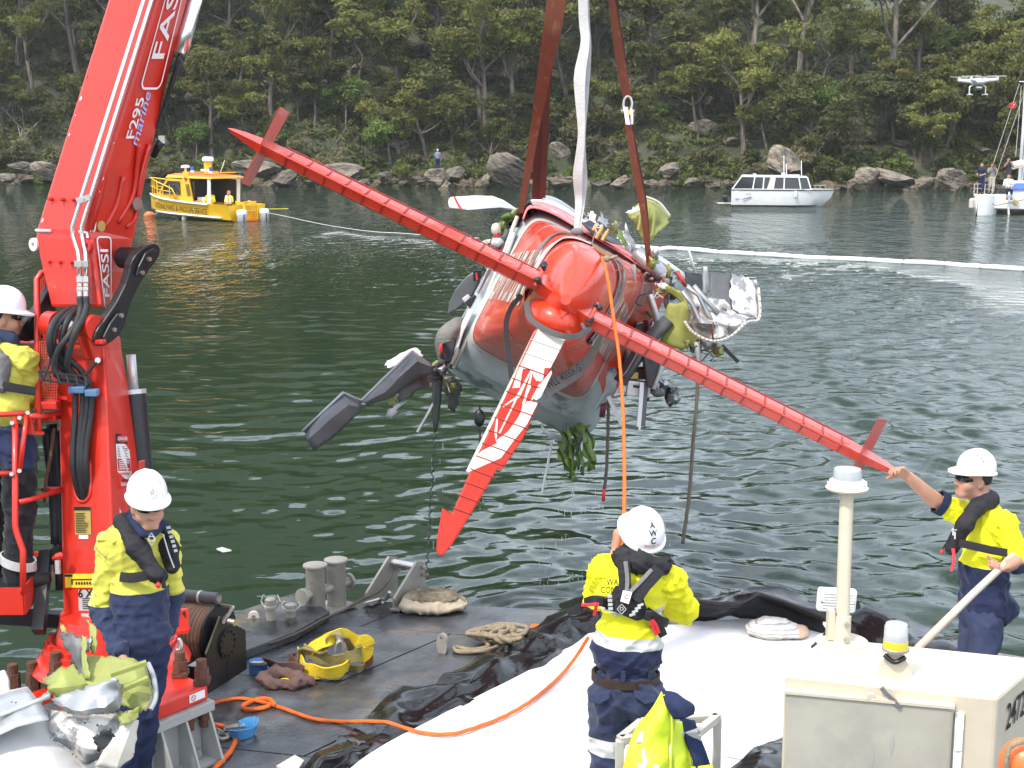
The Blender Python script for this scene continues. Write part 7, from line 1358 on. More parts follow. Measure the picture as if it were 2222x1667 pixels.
# padeyes and hose fittings
def padeye(px,py,w,h,yaw,label,m):
    o=G(px,py,DZ);c,s=math.cos(yaw),math.sin(yaw);X_=V(c,s,0);N_=14;A=[o+X_*w/2,];pr=[o-X_*w*.62,o+X_*w*.62]+[o+X_*math.cos(a)*w*.42+V(0,0,h-w*.42+math.sin(a)*w*.42)for a in[math.pi*i/N_ for i in range(N_+1)]]
    cen=o+V(0,0,h-w*.42);th=V(-s,c,0)*.03;inn_=[cen+X_*math.cos(2*math.pi*i/20)*w*.17+V(0,0,math.sin(2*math.pi*i/20)*w*.17)for i in range(20)]
    per=[cen+X_*math.cos(a)*(w*.42 if math.sin(a)>=-.2 else min(w*.6,.9*w))+V(0,0,math.sin(a)*w*.42 if math.sin(a)>=-.2 else-(h-w*.42)*min(1,-math.sin(a)*1.25))for a in[2*math.pi*i/20 for i in range(20)]]
    mb=MB();mb.grid([per,inn_,[p+th for p in inn_],[p+th for p in per],per],close=True);root=mb.build('padeye',m,smooth='auto');tag(root,label,'padeye');return root
padeye(551,1363,.10,.13,.12,'white painted lifting padeye with hole on the raised pad',m_cream);padeye(958,1418,.09,.15,-.6,'grey padeye plate standing on the deck beside the rope heap',m_galv)
for px,py,h,lb in((588,1352,.21,'taller grey hose coupling standing at the deck edge'),(632,1346,.14,'shorter grey hose coupling left of the bollard')):
    o=G(px,py,DZ+.05);t_=thing('hose_coupling',lb,'coupling',o);MB().lathe(o,(0,0,1),[(.036,0),(.036,h*.55),(.05,h*.56),(.05,h*.66),(.042,h*.68),(.042,h*.9),(.03,h*.95)],18).build('pipe',m_galv,t_,smooth='auto')
    for q in(-1,1):MB().tube([o+V(.045*q,0,h*.62),o+V(.07*q,.01,h*.8),o+V(.05*q,.01,h*1.05)],.008,6).build('cam_lever',m_steel,t_)
# slings lying on the deck
m_yweb=mat('yellow webbing',(.72,.52,.02),.8,var=.15,scale=6,bump=.3,bscale=60);m_olive=mat('dirty olive webbing',(.24,.20,.075),.9,var=.25,scale=6,bump=.3,bscale=60);m_purple=mat('dirty purple brown webbing',(.110,.062,.055),.9,var=.3,scale=9,bump=.4,bscale=50)
def deck_ribbon(pts,w,m,nm,parent,th=.010,edge=True):
    """webbing: (px, py, height) with the band standing on edge or lying flat"""
    C=catmull([G(x,y,DZ+h)for x,y,h in pts],6);rows_=[];sd=rng.random()*50;w0=w
    C=[c+V(mnoise.noise(c*9+V(sd,0,0))*.022,mnoise.noise(c*9+V(0,sd,0))*.022,mnoise.noise(c*8+V(0,0,sd))*.025)for c in C]
    for i,c in enumerate(C):
        d=(C[min(i+1,len(C)-1)]-C[max(i-1,0)]).normalized();x=V(0,0,1)if edge else d.cross(V(0,0,1)).normalized();x=(x+d.cross(V(0,0,1))*mnoise.noise(c*5+V(sd,sd,0))*.9);x=(x-d*x.dot(d)).normalized();w=w0*(.85+.3*mnoise.noise(c*7+V(sd,1,0)));y=d.cross(x).normalized()*th/2;x=x*w/2;rows_.append([c-x-y,c+x-y,c+x+y,c-x+y])
    return MB().grid(rows_,close=True).build(nm,m,parent,smooth='auto')
ys=thing('yellow_sling','yellow and olive lifting sling heaped on the dark deck','lifting sling',G(725,1455,DZ))
deck_ribbon([(650,1420,.09),(656,1444,.08),(690,1462,.07),(730,1462,.07),(758,1444,.08)],.12,m_yweb,'yellow_loop',ys);deck_ribbon([(758,1444,.06),(778,1452,.05),(788,1440,.05),(768,1424,.06),(740,1430,.07)],.10,m_olive,'olive_loop',ys);deck_ribbon([(662,1405,.18),(690,1425,.15),(730,1432,.14),(775,1425,.16),(784,1400,.22)],.10,m_olive,'olive_loop',ys)
deck_ribbon([(672,1420,.12),(690,1400,.24),(715,1385,.30),(745,1382,.28),(775,1400,.2),(800,1412,.14)],.11,m_yweb,'yellow_loop',ys);deck_ribbon([(652,1425,.10),(662,1402,.20),(700,1418,.19),(712,1390,.28),(728,1376,.33),(748,1384,.30),(764,1412,.18)],.085,m_olive,'olive_loop',ys,edge=False)
deck_ribbon([(770,1390,.26),(795,1392,.24),(804,1408,.18),(788,1422,.14),(766,1418,.14)],.12,m_yweb,'yellow_loop',ys);deck_ribbon([(728,1412,.18),(730,1392,.28),(740,1386,.30),(750,1412,.18)],.06,m_pwhite,'white_lining',ys);deck_ribbon([(676,1452,.03),(700,1470,.03),(735,1466,.03),(690,1444,.05)],.07,m_olive,'olive_loop',ys,edge=False);deck_ribbon([(640,1420,.05),(632,1430,.05),(650,1446,.05)],.07,m_brown,'brown_end',ys);deck_ribbon([(786,1424,.06),(804,1424,.06),(806,1434,.05),(790,1440,.05)],.07,m_brown,'brown_end',ys)
bs=thing('brown_sling','dirty purple brown sling with rating print bundled beside the yellow sling','lifting sling',G(625,1475,DZ))
sdf_obj([C_(G(570,1470,DZ+.06),G(600,1458,DZ+.07),.045,.05),C_(G(600,1458,DZ+.07),G(650,1470,DZ+.06),.05,.045),C_(G(650,1470,DZ+.06),G(672,1478,DZ+.04),.045,.035),C_(G(582,1484,DZ+.04),G(640,1486,DZ+.04),.038,.04),C_(G(640,1486,DZ+.04),G(672,1478,DZ+.04),.04,.035),C_(G(570,1470,DZ+.06),G(582,1484,DZ+.04),.045,.04)],.010,'bundle',m_purple,bs,fold=.008,fscale=1.4,seed=9)
deck_ribbon([(580,1442,.07),(610,1448,.08),(640,1452,.08),(656,1458,.07)],.11,m_purple,'flat_end',bs);MB().text('5000KG',.06,lambda x,y:G(614,1446,DZ+.085)+V(x*.95,-.022-x*.12,y),bold=.01).build('rating_print',m_ink,bs,recalc=False);MB().cyl(G(578,1472,DZ+.035),G(606,1478,DZ+.035),.016,10).build('shackle_pin',m_steel,bs);MB().ell(G(618,1480,DZ+.035),(.05,.03,.028),n=10).build('yellow_hook',m_yweb,bs,smooth=True)
bl_=thing('blue_strap','coiled blue ratchet strap left of the brown sling','ratchet strap',G(561,1458,DZ));m_bweb=mat('blue webbing',(.045,.14,.36),.8,var=.2,scale=12,bump=.3,bscale=60)
MB().lathe(G(561,1456,DZ+.005),(0,0,1),[(.03,0),(.066,0),(.066,.075),(.03,.075)],24).build('coil',m_bweb,bl_,smooth='auto');mb=MB();mb.box(G(561,1440,DZ+.09),(.10,.03,.02));mb.cyl(G(550,1438,DZ+.09),G(580,1440,DZ+.09),.012,8);mb.build('buckle',m_steel,bl_)
b2_=thing('blue_strap','bright blue ratchet strap with steel buckle beside the crane pedestal','ratchet strap',G(525,1592,DZ))
deck_ribbon([(497,1596,.05),(520,1598,.05),(545,1590,.05),(557,1578,.05),(552,1570,.05),(535,1572,.05),(520,1578,.05)],.085,mat('light blue webbing',(.06,.24,.48),.8,var=.2,scale=12,bump=.3,bscale=60),'strap',b2_);mb=MB();mb.box(G(508,1578,DZ+.06),(.12,.05,.02),Matrix.Rotation(.3,3,'Z'));mb.cyl(G(486,1584,DZ+.05),G(530,1574,DZ+.06),.012,8);mb.box(G(490,1590,DZ+.03),(.10,.05,.02),Matrix.Rotation(.2,3,'Z'));mb.build('ratchet',m_steel,b2_);MB().tube(catmull([G(470,1582,DZ+.03),G(485,1590,DZ+.03),G(495,1600,DZ+.02),G(480,1604,DZ+.02),G(470,1598,DZ+.02)],5),.012,7).build('hook',m_galv,b2_,smooth=True)
sp_=thing('shackle','pair of grey shackles lying on the pedestal foot','shackle',G(415,1640,DZ));[MB().tube(catmull([G(x0,y0,DZ+.05),G(x0+18,y0-4,DZ+.06),G(x0+36,y0+2,DZ+.05)],4),.018,8).build('shackle_bow',m_galv,sp_,smooth=True)for x0,y0 in((392,1640),(400,1630))];MB().cyl(G(424,1634,DZ+.05),G(430,1638,DZ+.05),.028,12).build('shackle_pin',m_galv,sp_)
tag(MB().prism([G(600,1672,DZ),G(640,1648,DZ),G(660,1660,DZ),G(640,1690,DZ)],V(0,0,.03)).build('timber_offcut',m_cream),'pale timber offcut at the bottom edge beside the black film','timber')
# cable winch
wi=thing('cable_winch','black deck winch wound with brown wire cable behind the crane base','winch',G(440,1465,DZ));wc=P(432,1372,9.55);wa=V(.93,-.36,0)
m_wire=mat('wound brown wire',(.22,.13,.075),.75,var=.3,scale=14,bump=.4,bscale=40)
MB().cyl(wc-wa*.13,wc+wa*.13,.165,32).build('drum',m_wire,wi,smooth='auto')
for i in range(9):c=wc-wa*.12+wa*.03*i;x_=wa.cross(V(0,0,1)).normalized();MB().tube([c+x_*.178*math.cos(a)+V(0,0,.178*math.sin(a))for a in[2*math.pi*k/28 for k in range(29)]],.016,6,cap=False).build('cable_turn',m_wire,wi,smooth=True)
for s_,r_ in((-.15,.215),(.15,.215)):MB().cyl(wc+wa*(s_-.008),wc+wa*(s_+.008),r_,36).build('flange',m_black,wi,smooth='auto')
fo=wc+wa*.20-V(0,0,.10);xx=wa.cross(V(0,0,1)).normalized();MB().prism([fo-xx*.24-V(0,0,.22),fo+xx*.24-V(0,0,.22),fo+xx*.24+V(0,0,.06),fo+xx*.06+V(0,0,.26),fo-xx*.24+V(0,0,.06)],wa*.015).build('side_frame',m_black,wi);MB().prism([fo-wa*.42-xx*.24-V(0,0,.22),fo-wa*.42+xx*.24-V(0,0,.22),fo-wa*.42+xx*.24+V(0,0,.04),fo-wa*.42-xx*.24+V(0,0,.04)],wa*.015).build('side_frame',m_black,wi)
fq=fo-xx*.25*(1 if xx.y>0 else-1);MB().hexa([fq-wa*.42-V(0,0,.22),fq-V(0,0,.22),fq-V(0,0,.04),fq-wa*.42-V(0,0,.04)],[p+V(.006,-.012,0)for p in(fq-wa*.42-V(0,0,.22),fq-V(0,0,.22),fq-V(0,0,.04),fq-wa*.42-V(0,0,.04))]).build('front_frame',m_black,wi)
MB().cyl(fo+wa*.015+V(0,0,.05),fo+wa*.03+V(0,0,.05),.10,24).build('bearing_plate',m_black,wi,smooth='auto')
for i in range(12):a=6.283*i/12;c=fo+wa*.03+V(0,0,.05)+xx*.083*math.cos(a)+V(0,0,.083*math.sin(a));MB().cyl(c,c+wa*.01,.01,6).build('bolt',m_black,wi)
for k in range(4):c=fo+wa*.016+V(0,0,-.09-.03*k);MB().cyl(c,c+wa*.008,.010,8).build('bolt',m_black,wi)
c0,c1=P(402,1292,9.6),P(474,1300,9.5);MB().cyl(c0,c1,.042,18).build('hydraulic_motor',m_dkgrey,wi,smooth='auto');MB().cyl(c0.lerp(c1,.44),c0.lerp(c1,.5),.045,18).build('motor_band',m_alu,wi,smooth='auto');MB().cyl(c1,c1+(c1-c0)*.02,.03,12).build('motor_cap',m_steel,wi)
MB().bar(P(476,1313,9.5),P(506,1318,9.4),.02).build('lever',m_steel,wi);MB().bar(P(505,1318,9.4),P(484,1352,9.4),.02).build('lever',m_steel,wi);MB().bar(P(499,1326,9.42),P(480,1348,9.42),.012).build('lever',m_steel,wi);MB().cyl(P(496,1349,9.38),P(510,1352,9.36),.022,12).build('lever_boss',m_steel,wi)
MB().bar(P(378,1250,9.7),P(379,1440,9.5),.07,.07).build('winch_post',m_black,wi);fb=G(455,1462,DZ);MB().box(fb+V(.05,0,.05),(.18,.22,.09)).build('foot',m_grey,wi);MB().box(fb+V(-.22,.02,.03),(.34,.2,.06)).build('foot',m_grey,wi)
# red slew motor and bracket beside the ring
MB().prism([P(365,1310,8.75),P(376,1308,8.75),P(392,1322,8.75),P(406,1320,8.75),P(409,1332,8.75),P(408,1368,8.75),P(372,1372,8.75)],FWD*.03).build('slew_bracket',m_red,crane,bevel=.006);MB().add([P(378,1318,8.74),P(390,1328,8.74),P(386,1342,8.74),P(376,1338,8.74)],[(0,1,2,3)]).build('bracket_hole',m_black,crane,recalc=False);MB().add([P(394,1330,8.74),P(402,1326,8.74),P(402,1342,8.74)],[(0,1,2)]).build('bracket_hole',m_black,crane,recalc=False);MB().prism([P(370,1372,8.7),P(408,1368,8.7),P(414,1358,8.8),P(372,1360,8.8)],V(0,0,-.02)).build('bracket_flange',m_red,crane)
MB().tube(catmull([P(388,1385,8.7),P(393,1400,8.7),P(388,1415,8.7),P(384,1408,8.7)],5),.014,8).build('shackle',m_steel,crane,smooth=True)
m_tww=mat('dusty white wing paint',(.50,.49,.475),.45,var=.12,scale=3,col2=(.40,.36,.29),thr=.60,sharp=.08,bump=.05)
# torn wing section on the near corner
tw=thing('torn_wing_section','torn white and silver aircraft wing section with green inside in the near left corner','wreckage',P(150,1640,7.0))
crumple([[(-120,1520,7.2),(60,1490,7.2),(150,1600,7.1),(212,1660,7.1)],[(-120,1600,7.0),(20,1590,7.0),(110,1640,6.95),(180,1690,7.0)],[(-120,1720,6.8),(20,1720,6.8),(110,1730,6.85),(180,1750,6.9)]],15,12,.018,81,'wing_skin',m_tww,tw,freq=2,lin=True)
crumple([[(-120,1540,7.10),(-30,1520,7.10),(20,1502,7.10),(60,1492,7.10)],[(-120,1640,6.86),(-30,1610,6.86),(40,1578,6.88),(108,1562,6.92)]],12,5,.008,80,'silver_panel',m_alum,tw,freq=2,lin=True)
crumple([[(80,1530,7.2),(130,1545,7.1),(200,1545,7.1),(262,1548,7.1)],[(105,1565,7.1),(170,1582,7.0),(230,1590,7.0),(268,1572,7.0)],[(120,1600,7.05),(180,1620,6.95),(225,1625,6.95),(258,1600,6.95)],[(150,1640,7.1),(190,1660,7.0),(210,1650,7.0),(240,1625,7.0)]],15,15,.03,82,'torn_wing_skin',m_silver,tw,freq=5,jag=.008,lin=True)
crumple([[(268,1568,6.95),(292,1562,6.95),(302,1565,6.98)],[(245,1605,6.9),(270,1620,6.9),(290,1630,6.95)],[(205,1660,6.9),(250,1672,6.9),(285,1648,6.95)]],8,10,.012,83,'leading_edge',m_cream,tw,freq=3,jag=.006,lin=True)
crumple([[(118,1515,7.0),(170,1500,6.95),(215,1480,6.9),(250,1472,6.9),(262,1485,6.95)],[(130,1535,6.95),(180,1540,6.85),(230,1535,6.85),(255,1515,6.9),(262,1495,6.95)],[(150,1550,7.0),(200,1548,6.95),(240,1545,6.95),(262,1540,6.95),(266,1530,6.95)]],20,12,.03,84,'torn_silver_flap',m_alum,tw,freq=5,jag=.008,lin=True)
crumple([[(186,1420,7.3),(240,1425,7.25),(290,1432,7.2),(322,1442,7.2)],[(185,1450,7.2),(245,1460,7.15),(300,1470,7.1),(332,1490,7.1)],[(190,1480,7.1),(250,1495,7.05),(300,1510,7.0),(338,1515,7.05)],[(260,1530,7.0),(285,1540,7.0),(300,1548,7.0),(325,1535,7.0)]],16,14,.025,85,'primer_skin',m_green,tw,freq=4,jag=.006,lin=True)
for a,b_ in(((240,1464,7.0),(318,1438,7.05)),((255,1500,6.95),(322,1472,7.0))):MB().bar(P(*a),P(*b_),.035,.02).build('stringer',m_green,tw)
crumple([[(98,1475,7.2),(130,1445,7.2),(162,1440,7.2)],[(110,1495,7.1),(150,1485,7.05),(190,1480,7.1)],[(120,1512,7.1),(165,1510,7.05),(200,1495,7.1)]],12,10,.035,86,'primer_flap',m_green,tw,freq=5,jag=.010,lin=True)
crumple([[(130,1374,7.3),(160,1376,7.28),(180,1384,7.25)],[(138,1400,7.25),(162,1405,7.22),(180,1410,7.2)],[(160,1440,7.2),(172,1440,7.18),(186,1438,7.2)],[(178,1470,7.15),(182,1472,7.15),(188,1470,7.15)]],10,12,.02,87,'standing_flap',m_dkgrey,tw,freq=5,jag=.010,lin=True)
crumple([[(178,1380,7.24),(188,1382,7.2)],[(176,1420,7.2),(188,1424,7.16)],[(182,1475,7.1),(196,1472,7.06)]],4,10,.015,88,'primer_strip',m_green,tw,jag=.006)
crumple([[(190,1346,7.35),(198,1352,7.33)],[(196,1372,7.3),(210,1374,7.28)],[(200,1415,7.25),(208,1420,7.23)]],4,9,.015,89,'primer_strip',m_green,tw,jag=.008);crumple([[(186,1392,7.3),(202,1378,7.28)],[(184,1416,7.25),(194,1414,7.23)]],4,6,.015,90,'bent_strip',m_alum,tw,jag=.005);crumple([[(130,1352,7.35),(142,1358,7.33)],[(136,1372,7.3),(148,1376,7.3)]],4,4,.015,91,'primer_strip',m_green,tw,jag=.006)
crumple([[(-10,1462,7.4),(10,1458,7.4),(22,1478,7.38)],[(-10,1520,7.3),(10,1510,7.3),(24,1508,7.3)]],8,8,.02,92,'white_flap',m_tww,tw,jag=.004);crumple([[(88,1515,7.2),(104,1497,7.2),(112,1505,7.2)],[(80,1530,7.2),(96,1520,7.2),(108,1515,7.2)]],6,6,.02,93,'white_flap',m_tww,tw,jag=.006)
MB().tube([P(-40,1570,6.9),P(0,1553,6.95),P(60,1530,7.0),P(108,1510,7.05)],.012,8).build('control_rod',m_tww,tw,smooth=True)
pts=[P(322,1440,7.17),P(334,1470,7.1),P(338,1512,7.02),P(326,1540,6.97)];MB().tube(catmull(pts,5),.013,6).build('riveted_edge',m_alum,tw)
for i,p in enumerate(catmull(pts,7)):MB().box(p-FWD*.012-RGT*.02,(.008,.006,.008)).build('rivet',m_steel,tw)
for k in range(26):
    x,y=rng.choice([(x,1520+.12*x)for x in range(-20,60,9)]+[(110+4*i,1600+3*i)for i in range(15)]+[(130+9*i,1560+1.5*i)for i in range(14)]);MB().ell(P(x,y,6.90),.006,n=6).build('rivet',m_steel,tw)
crumple([[(255,1545,6.93),(275,1548,6.93),(300,1535,6.95)],[(258,1570,6.9),(280,1575,6.9),(298,1560,6.93)]],8,6,.03,94,'primer_flap',m_green,tw,jag=.01);crumple([[(200,1600,6.9),(240,1580,6.9)],[(215,1630,6.9),(250,1612,6.9)]],6,6,.01,95,'tear_opening',m_black,tw,jag=.01)
for x,y in((30,1495),(72,1490)):c=G(x,y,.6);mb=MB();mb.cyl(c-V(0,0,.02),c+V(0,0,.10),.045,6);mb.cyl(c+V(0,0,.10),c+V(0,0,.16),.032,10);mb.build('anchor_nut',m_rust,crane)
MB().bar(G(40,1530,.6),G(130,1500,.6),.12,.05).build('base_flange',m_red,crane)
# ------------------------------------------------------------------ cream cabin of the workboat in front
m_crm=mat('cream painted aluminium',(.57,.50,.385),.45,var=.06,scale=5,col2=(.52,.45,.34),thr=.62,sharp=.10,bump=.03)
m_door=mat('weathered beige door',(.40,.375,.315),.5,var=.10,scale=4,col2=(.33,.31,.27),thr=.58,sharp=.1,bump=.05)
RZ=1.67;cab=thing('boat_cabin','cream painted metal cabin with grey beige door in the near right corner','cabin',G(1930,1900,.3))
c4=[G(1700,1462,RZ),G(2165,1513,RZ),G(2262,1430,RZ),G(1800,1383,RZ)]
MB().hexa([Vector((p.x,p.y,.26))for p in c4],c4).build('cabin_shell',m_crm,cab,bevel=.016)
fd=(c4[1]-c4[0]).normalized();fn_=Vector((fd.y,-fd.x,0));Wc=(c4[1]-c4[0]).length
fp=lambda s,z,o=.0:c4[0]+fd*Wc*s+fn_*o+V(0,0,z)
MB().hexa([fp(.035,-.95,.0),fp(.80,-.95,.0),fp(.80,-.95,.035),fp(.035,-.95,.035)],[fp(.015,-.075,.0),fp(.805,-.06,.0),fp(.805,-.06,.035),fp(.015,-.075,.035)]).build('door',m_door,cab,bevel=.010)
MB().bar(fp(.01,-.068,.02),fp(.81,-.052,.02),.05,.012).build('door_top_edge',m_crm,cab)
MB().bar(fp(.47,-.006,.02),fp(.56,-.072,.045),.012,.02).build('door_stay',m_steel,cab);MB().box(fp(.42,-.045,.03),(.03,.03,.025)).build('door_stop',m_crm,cab)
for i in range(3):MB().box(fp(.835,-.20-.12*i,.012),(.028,.02,.095)).build('vent_louvre',m_white,cab)
MB().hexa([fp(.815,-.7,.002),fp(.855,-.7,.002),fp(.855,-.7,.014),fp(.815,-.7,.014)],[fp(.815,-.085,.002),fp(.855,-.085,.002),fp(.855,-.085,.014),fp(.815,-.085,.014)]).build('vent_frame',m_white,cab)
for s,z in((.44,-.38),(.53,-.30)):MB().add([fp(s,z,.037),fp(s+.012,z+.06,.037),fp(s+.004,z+.10,.037),fp(s-.006,z+.03,.037)],[(0,1,2,3)]).build('scuff_mark',m_grey,cab,recalc=False)
sd_=(c4[2]-c4[1]);sn=Vector((sd_.y,-sd_.x,0)).normalized();sdn=sd_.normalized();MB().text('24721',.165,lambda x,y:c4[1]+sdn*(.26+x*.78)+V(0,0,-.135+y)+sn*.006,bold=.01,sx=.9).build('registration_number',m_ink,cab,recalc=False);MB().bar(c4[1]+sdn*.22+sn*.012+V(0,0,-.30),c4[1]+sdn*.22+sn*.012+V(0,0,-.36),.02,.02).build('side_bracket',m_crm,cab)
nl=thing('navigation_light','tall cream pole with clear navigation light on the cabin roof','light',G(1826,1393,RZ));nb_=G(1826,1393,RZ);nt_=P(1838,1056,DEP(nb_)-.02)
MB().tube([nb_,nb_.lerp(nt_,.98)],.0315,20).build('pole',m_crm,nl,smooth='auto');MB().tube([nb_,nb_.lerp(nt_,.17)],.040,20).build('socket',m_crm,nl,smooth='auto');MB().cyl(nb_,nb_+V(0,0,.006),.12,28).build('weld_pad',m_crm,nl);MB().box(nb_+V(-.05,.02,.08),(.03,.05,.14)).build('socket_lug',m_crm,nl)
for k in(.035,.13):c=nb_.lerp(nt_,k)+V(.012,-.043,0);MB().cyl(c,c+V(0,-.014,0),.013,8).build('bolt',m_galv,nl)
m_lens_c=mat('clear plastic lens',(.62,.64,.65),.12,var=.05,trans=.35);tp_=nt_
MB().lathe(tp_-V(0,0,.012),(0,0,1),[(.035,-.01),(.095,0),(.098,.008),(.09,.014)],32).build('flange',m_crm,nl,smooth='auto');MB().lathe(tp_,(0,0,1),[(.078,0),(.078,.03),(.070,.036)],32).build('lamp_base',m_white,nl,smooth='auto')
for i in range(8):a=6.283*i/8;MB().box(tp_+V(.078*math.cos(a),.078*math.sin(a),.012),(.022,.022,.022),Matrix.Rotation(a,3,'Z')).build('base_lug',m_white,nl)
MB().lathe(tp_,(0,0,1),[(.066,.036),(.064,.075),(.060,.084),(.0,.086)],32).build('lens',m_lens_c,nl,smooth='auto');MB().cyl(tp_+V(0,0,.036),tp_+V(0,0,.07),.02,12).build('bulb_holder',m_alu,nl)
bk_=thing('beacon_light','small clear and yellow beacon on a trapezoid bracket on the cabin roof','light',G(1940,1468,RZ));bb0=G(1940,1468,RZ);bt0=bb0+V(0,0,.13)
w_=fd;MB().prism([bb0-w_*.075,bb0+w_*.078,bb0+w_*.070+V(0,0,.03),bb0+w_*.025+V(0,0,.118),bb0-w_*.025+V(0,0,.118),bb0-w_*.068+V(0,0,.03)],-fn_*.012).build('bracket',m_crm,bk_)
bc_=bb0+V(0,0,.118)-fn_*.006
MB().lathe(bc_,(0,0,1),[(.02,-.01),(.058,0),(.058,.010),(.054,.014)],28).build('base',m_galv,bk_,smooth='auto');MB().lathe(bc_,(0,0,1),[(.052,.012),(.052,.045)],28).build('yellow_ring',m_yel,bk_,smooth='auto');MB().lathe(bc_,(0,0,1),[(.051,.045),(.050,.105),(.044,.118),(.02,.124),(.0,.126)],28).build('lens',mat('frosted lens',(.72,.73,.74),.2,var=.04,trans=.35),bk_,smooth='auto');MB().tube(catmull([bc_+w_*-.045+fn_*.02+V(0,0,-.02),bc_+fn_*.03+V(0,0,-.045),bc_+w_*.045+fn_*.02+V(0,0,-.02)],5),.011,8).build('cable_gland',m_black,bk_,smooth=True)
fl_=thing('floodlight','white finned floodlight facing away behind the navigation light pole','light',P(1815,1345,6.75));fc=P(1815,1302,6.75);RF=Matrix.Rotation(.06,3,'Y')
MB().box(fc,(.185,.05,.115),RF).build('housing',m_white,fl_,bevel=.014)
for i in range(7):MB().box(fc+RF@V(0,-.03,-.042+.014*i),(.15,.014,.005),RF).build('fin',m_white,fl_)
for q in(-1,1):MB().cyl(fc+RF@V(.075*q,-.026,-.005),fc+RF@V(.075*q,-.034,-.005),.007,8).build('screw',m_steel,fl_)
MB().box(fc+V(-.01,-.01,-.085),(.05,.03,.07)).build('yoke',m_white,fl_);MB().box(fc+V(-.02,0,-.125),(.07,.05,.012)).build('foot',m_white,fl_);MB().tube(catmull([fc+V(.0,-.03,-.035),P(1806,1340,6.6),P(1792,1372,6.55),P(1775,1392,6.6),P(1762,1404,6.7)],6),.007,7).build('cable',m_rub,fl_,smooth=True);MB().bar(fc+V(-.02,.0,-.13),Vector((fc.x-.02,fc.y,RZ-.1)),.03,.03).build('mast_stub',m_white,fl_)
buoy=thing('orange_buoy','orange buoy with rope collar at the bottom right corner','buoy',P(2215,1700,5.4));MB().ell(P(2222,1660,5.4),(.095,.095,.105),n=24).build('float',m_orope if False else mat('orange plastic',(.80,.16,.035),.4,var=.06,scale=8),buoy,smooth=True)
rope_obj([P(2182,1690,5.33),P(2184,1650,5.32),P(2192,1622,5.32),P(2212,1612,5.32),P(2240,1606,5.32)],.010,m_rope,'rope','',parent=buoy)
# aluminium frame with hi vis jacket
fra=thing('metal_frame','square tube aluminium frame standing before the worker seen from behind','frame',G(1500,1900,DZ));m_tube=mat('square aluminium tube',(.55,.52,.46),.4,metal=.3,var=.12,scale=8)
tz=P(1510,1580,6.3).z;q4=[G(1392,1568,tz),G(1557,1556,tz),G(1512,1592,tz),G(1345,1606,tz)]
for a,b_ in((0,1),(1,2),(2,3),(3,0)):MB().bar(q4[a],q4[b_],.036,.036).build('top_rail',m_tube,fra,bevel=.003)
for p in q4:MB().bar(p-V(0,0,.0),Vector((p.x,p.y,DZ+.02)),.036,.036,up=(0,1,0)).build('post',m_tube,fra,bevel=.003)
for a,b_ in((0,1),(2,3),(1,2)):MB().bar(q4[a]-V(0,0,tz-DZ-.2),q4[b_]-V(0,0,tz-DZ-.2),.03,.03).build('lower_rail',m_tube,fra)
jk=thing('jacket','hi vis yellow and navy jacket hung over the aluminium frame','jacket',P(1420,1640,6.2));dj=6.2
m_hij=mat('wet hi vis jacket',(.62,.74,.035),.5,var=.10,scale=5,bump=.3,bscale=14,bdist=.02)
crumple([[(1434,1502,dj),(1444,1512,dj-.02),(1448,1530,dj)],[(1400,1560,dj-.04),(1430,1550,dj-.10),(1460,1560,dj-.05)],[(1372,1600,dj-.04),(1412,1600,dj-.14),(1456,1600,dj-.08)],[(1352,1660,dj-.05),(1405,1660,dj-.16),(1452,1660,dj-.10)],[(1335,1740,dj-.05),(1400,1740,dj-.16),(1455,1740,dj-.10)]],12,24,.036,101,'jacket_front',m_hij,jk,freq=6,thick=.012)
crumple([[(1448,1560,dj+.02),(1480,1562,dj+.05)],[(1456,1600,dj-.02),(1492,1604,dj+.02)],[(1458,1660,dj-.04),(1508,1662,dj)],[(1455,1740,dj-.05),(1525,1740,dj)]],10,18,.045,102,'jacket_side',m_hij,jk,freq=7,thick=.012)
crumple([[(1436,1500,dj+.0),(1462,1508,dj-.06),(1482,1522,dj-.04)],[(1444,1530,dj-.10),(1472,1530,dj-.14),(1506,1534,dj-.08)],[(1464,1560,dj-.12),(1488,1556,dj-.14),(1506,1550,dj-.08)]],12,12,.03,103,'hood',m_navy,jk,freq=5,thick=.014)
crumple([[(1478,1556,dj+.05),(1506,1562,dj+.08)],[(1488,1600,dj),(1520,1606,dj+.03)],[(1502,1650,dj-.02),(1540,1655,dj+.02)],[(1506,1672,dj-.02),(1546,1670,dj+.02)]],9,15,.03,104,'navy_sleeve',m_navy,jk,freq=5,thick=.014);crumple([[(1500,1662,dj-.03),(1544,1658,dj)],[(1500,1740,dj-.04),(1560,1740,dj)]],9,9,.02,105,'cuff',m_hij,jk,freq=5,thick=.014)
crumple([[(1388,1590,dj-.11),(1396,1588,dj-.125)],[(1380,1612,dj-.11),(1394,1614,dj-.13)]],4,6,.006,106,'reflective_tape',m_refl,jk);crumple([[(1392,1625,dj-.15),(1396,1668,dj-.165)],[(1398,1625,dj-.155),(1408,1668,dj-.17)]],9,3,.008,107,'reflective_tape',m_refl,jk);crumple([[(1386,1655,dj-.155),(1432,1660,dj-.18)],[(1384,1680,dj-.155),(1432,1686,dj-.18)]],9,4,.008,108,'reflective_tape',m_refl,jk)
MB().tube(catmull([P(1440,1508,dj-.05),P(1456,1545,dj-.09),P(1458,1600,dj-.12),P(1455,1668,dj-.13)],6),.006,5).build('zip',mat('jacket zip',(.50,.58,.05),.5),jk)
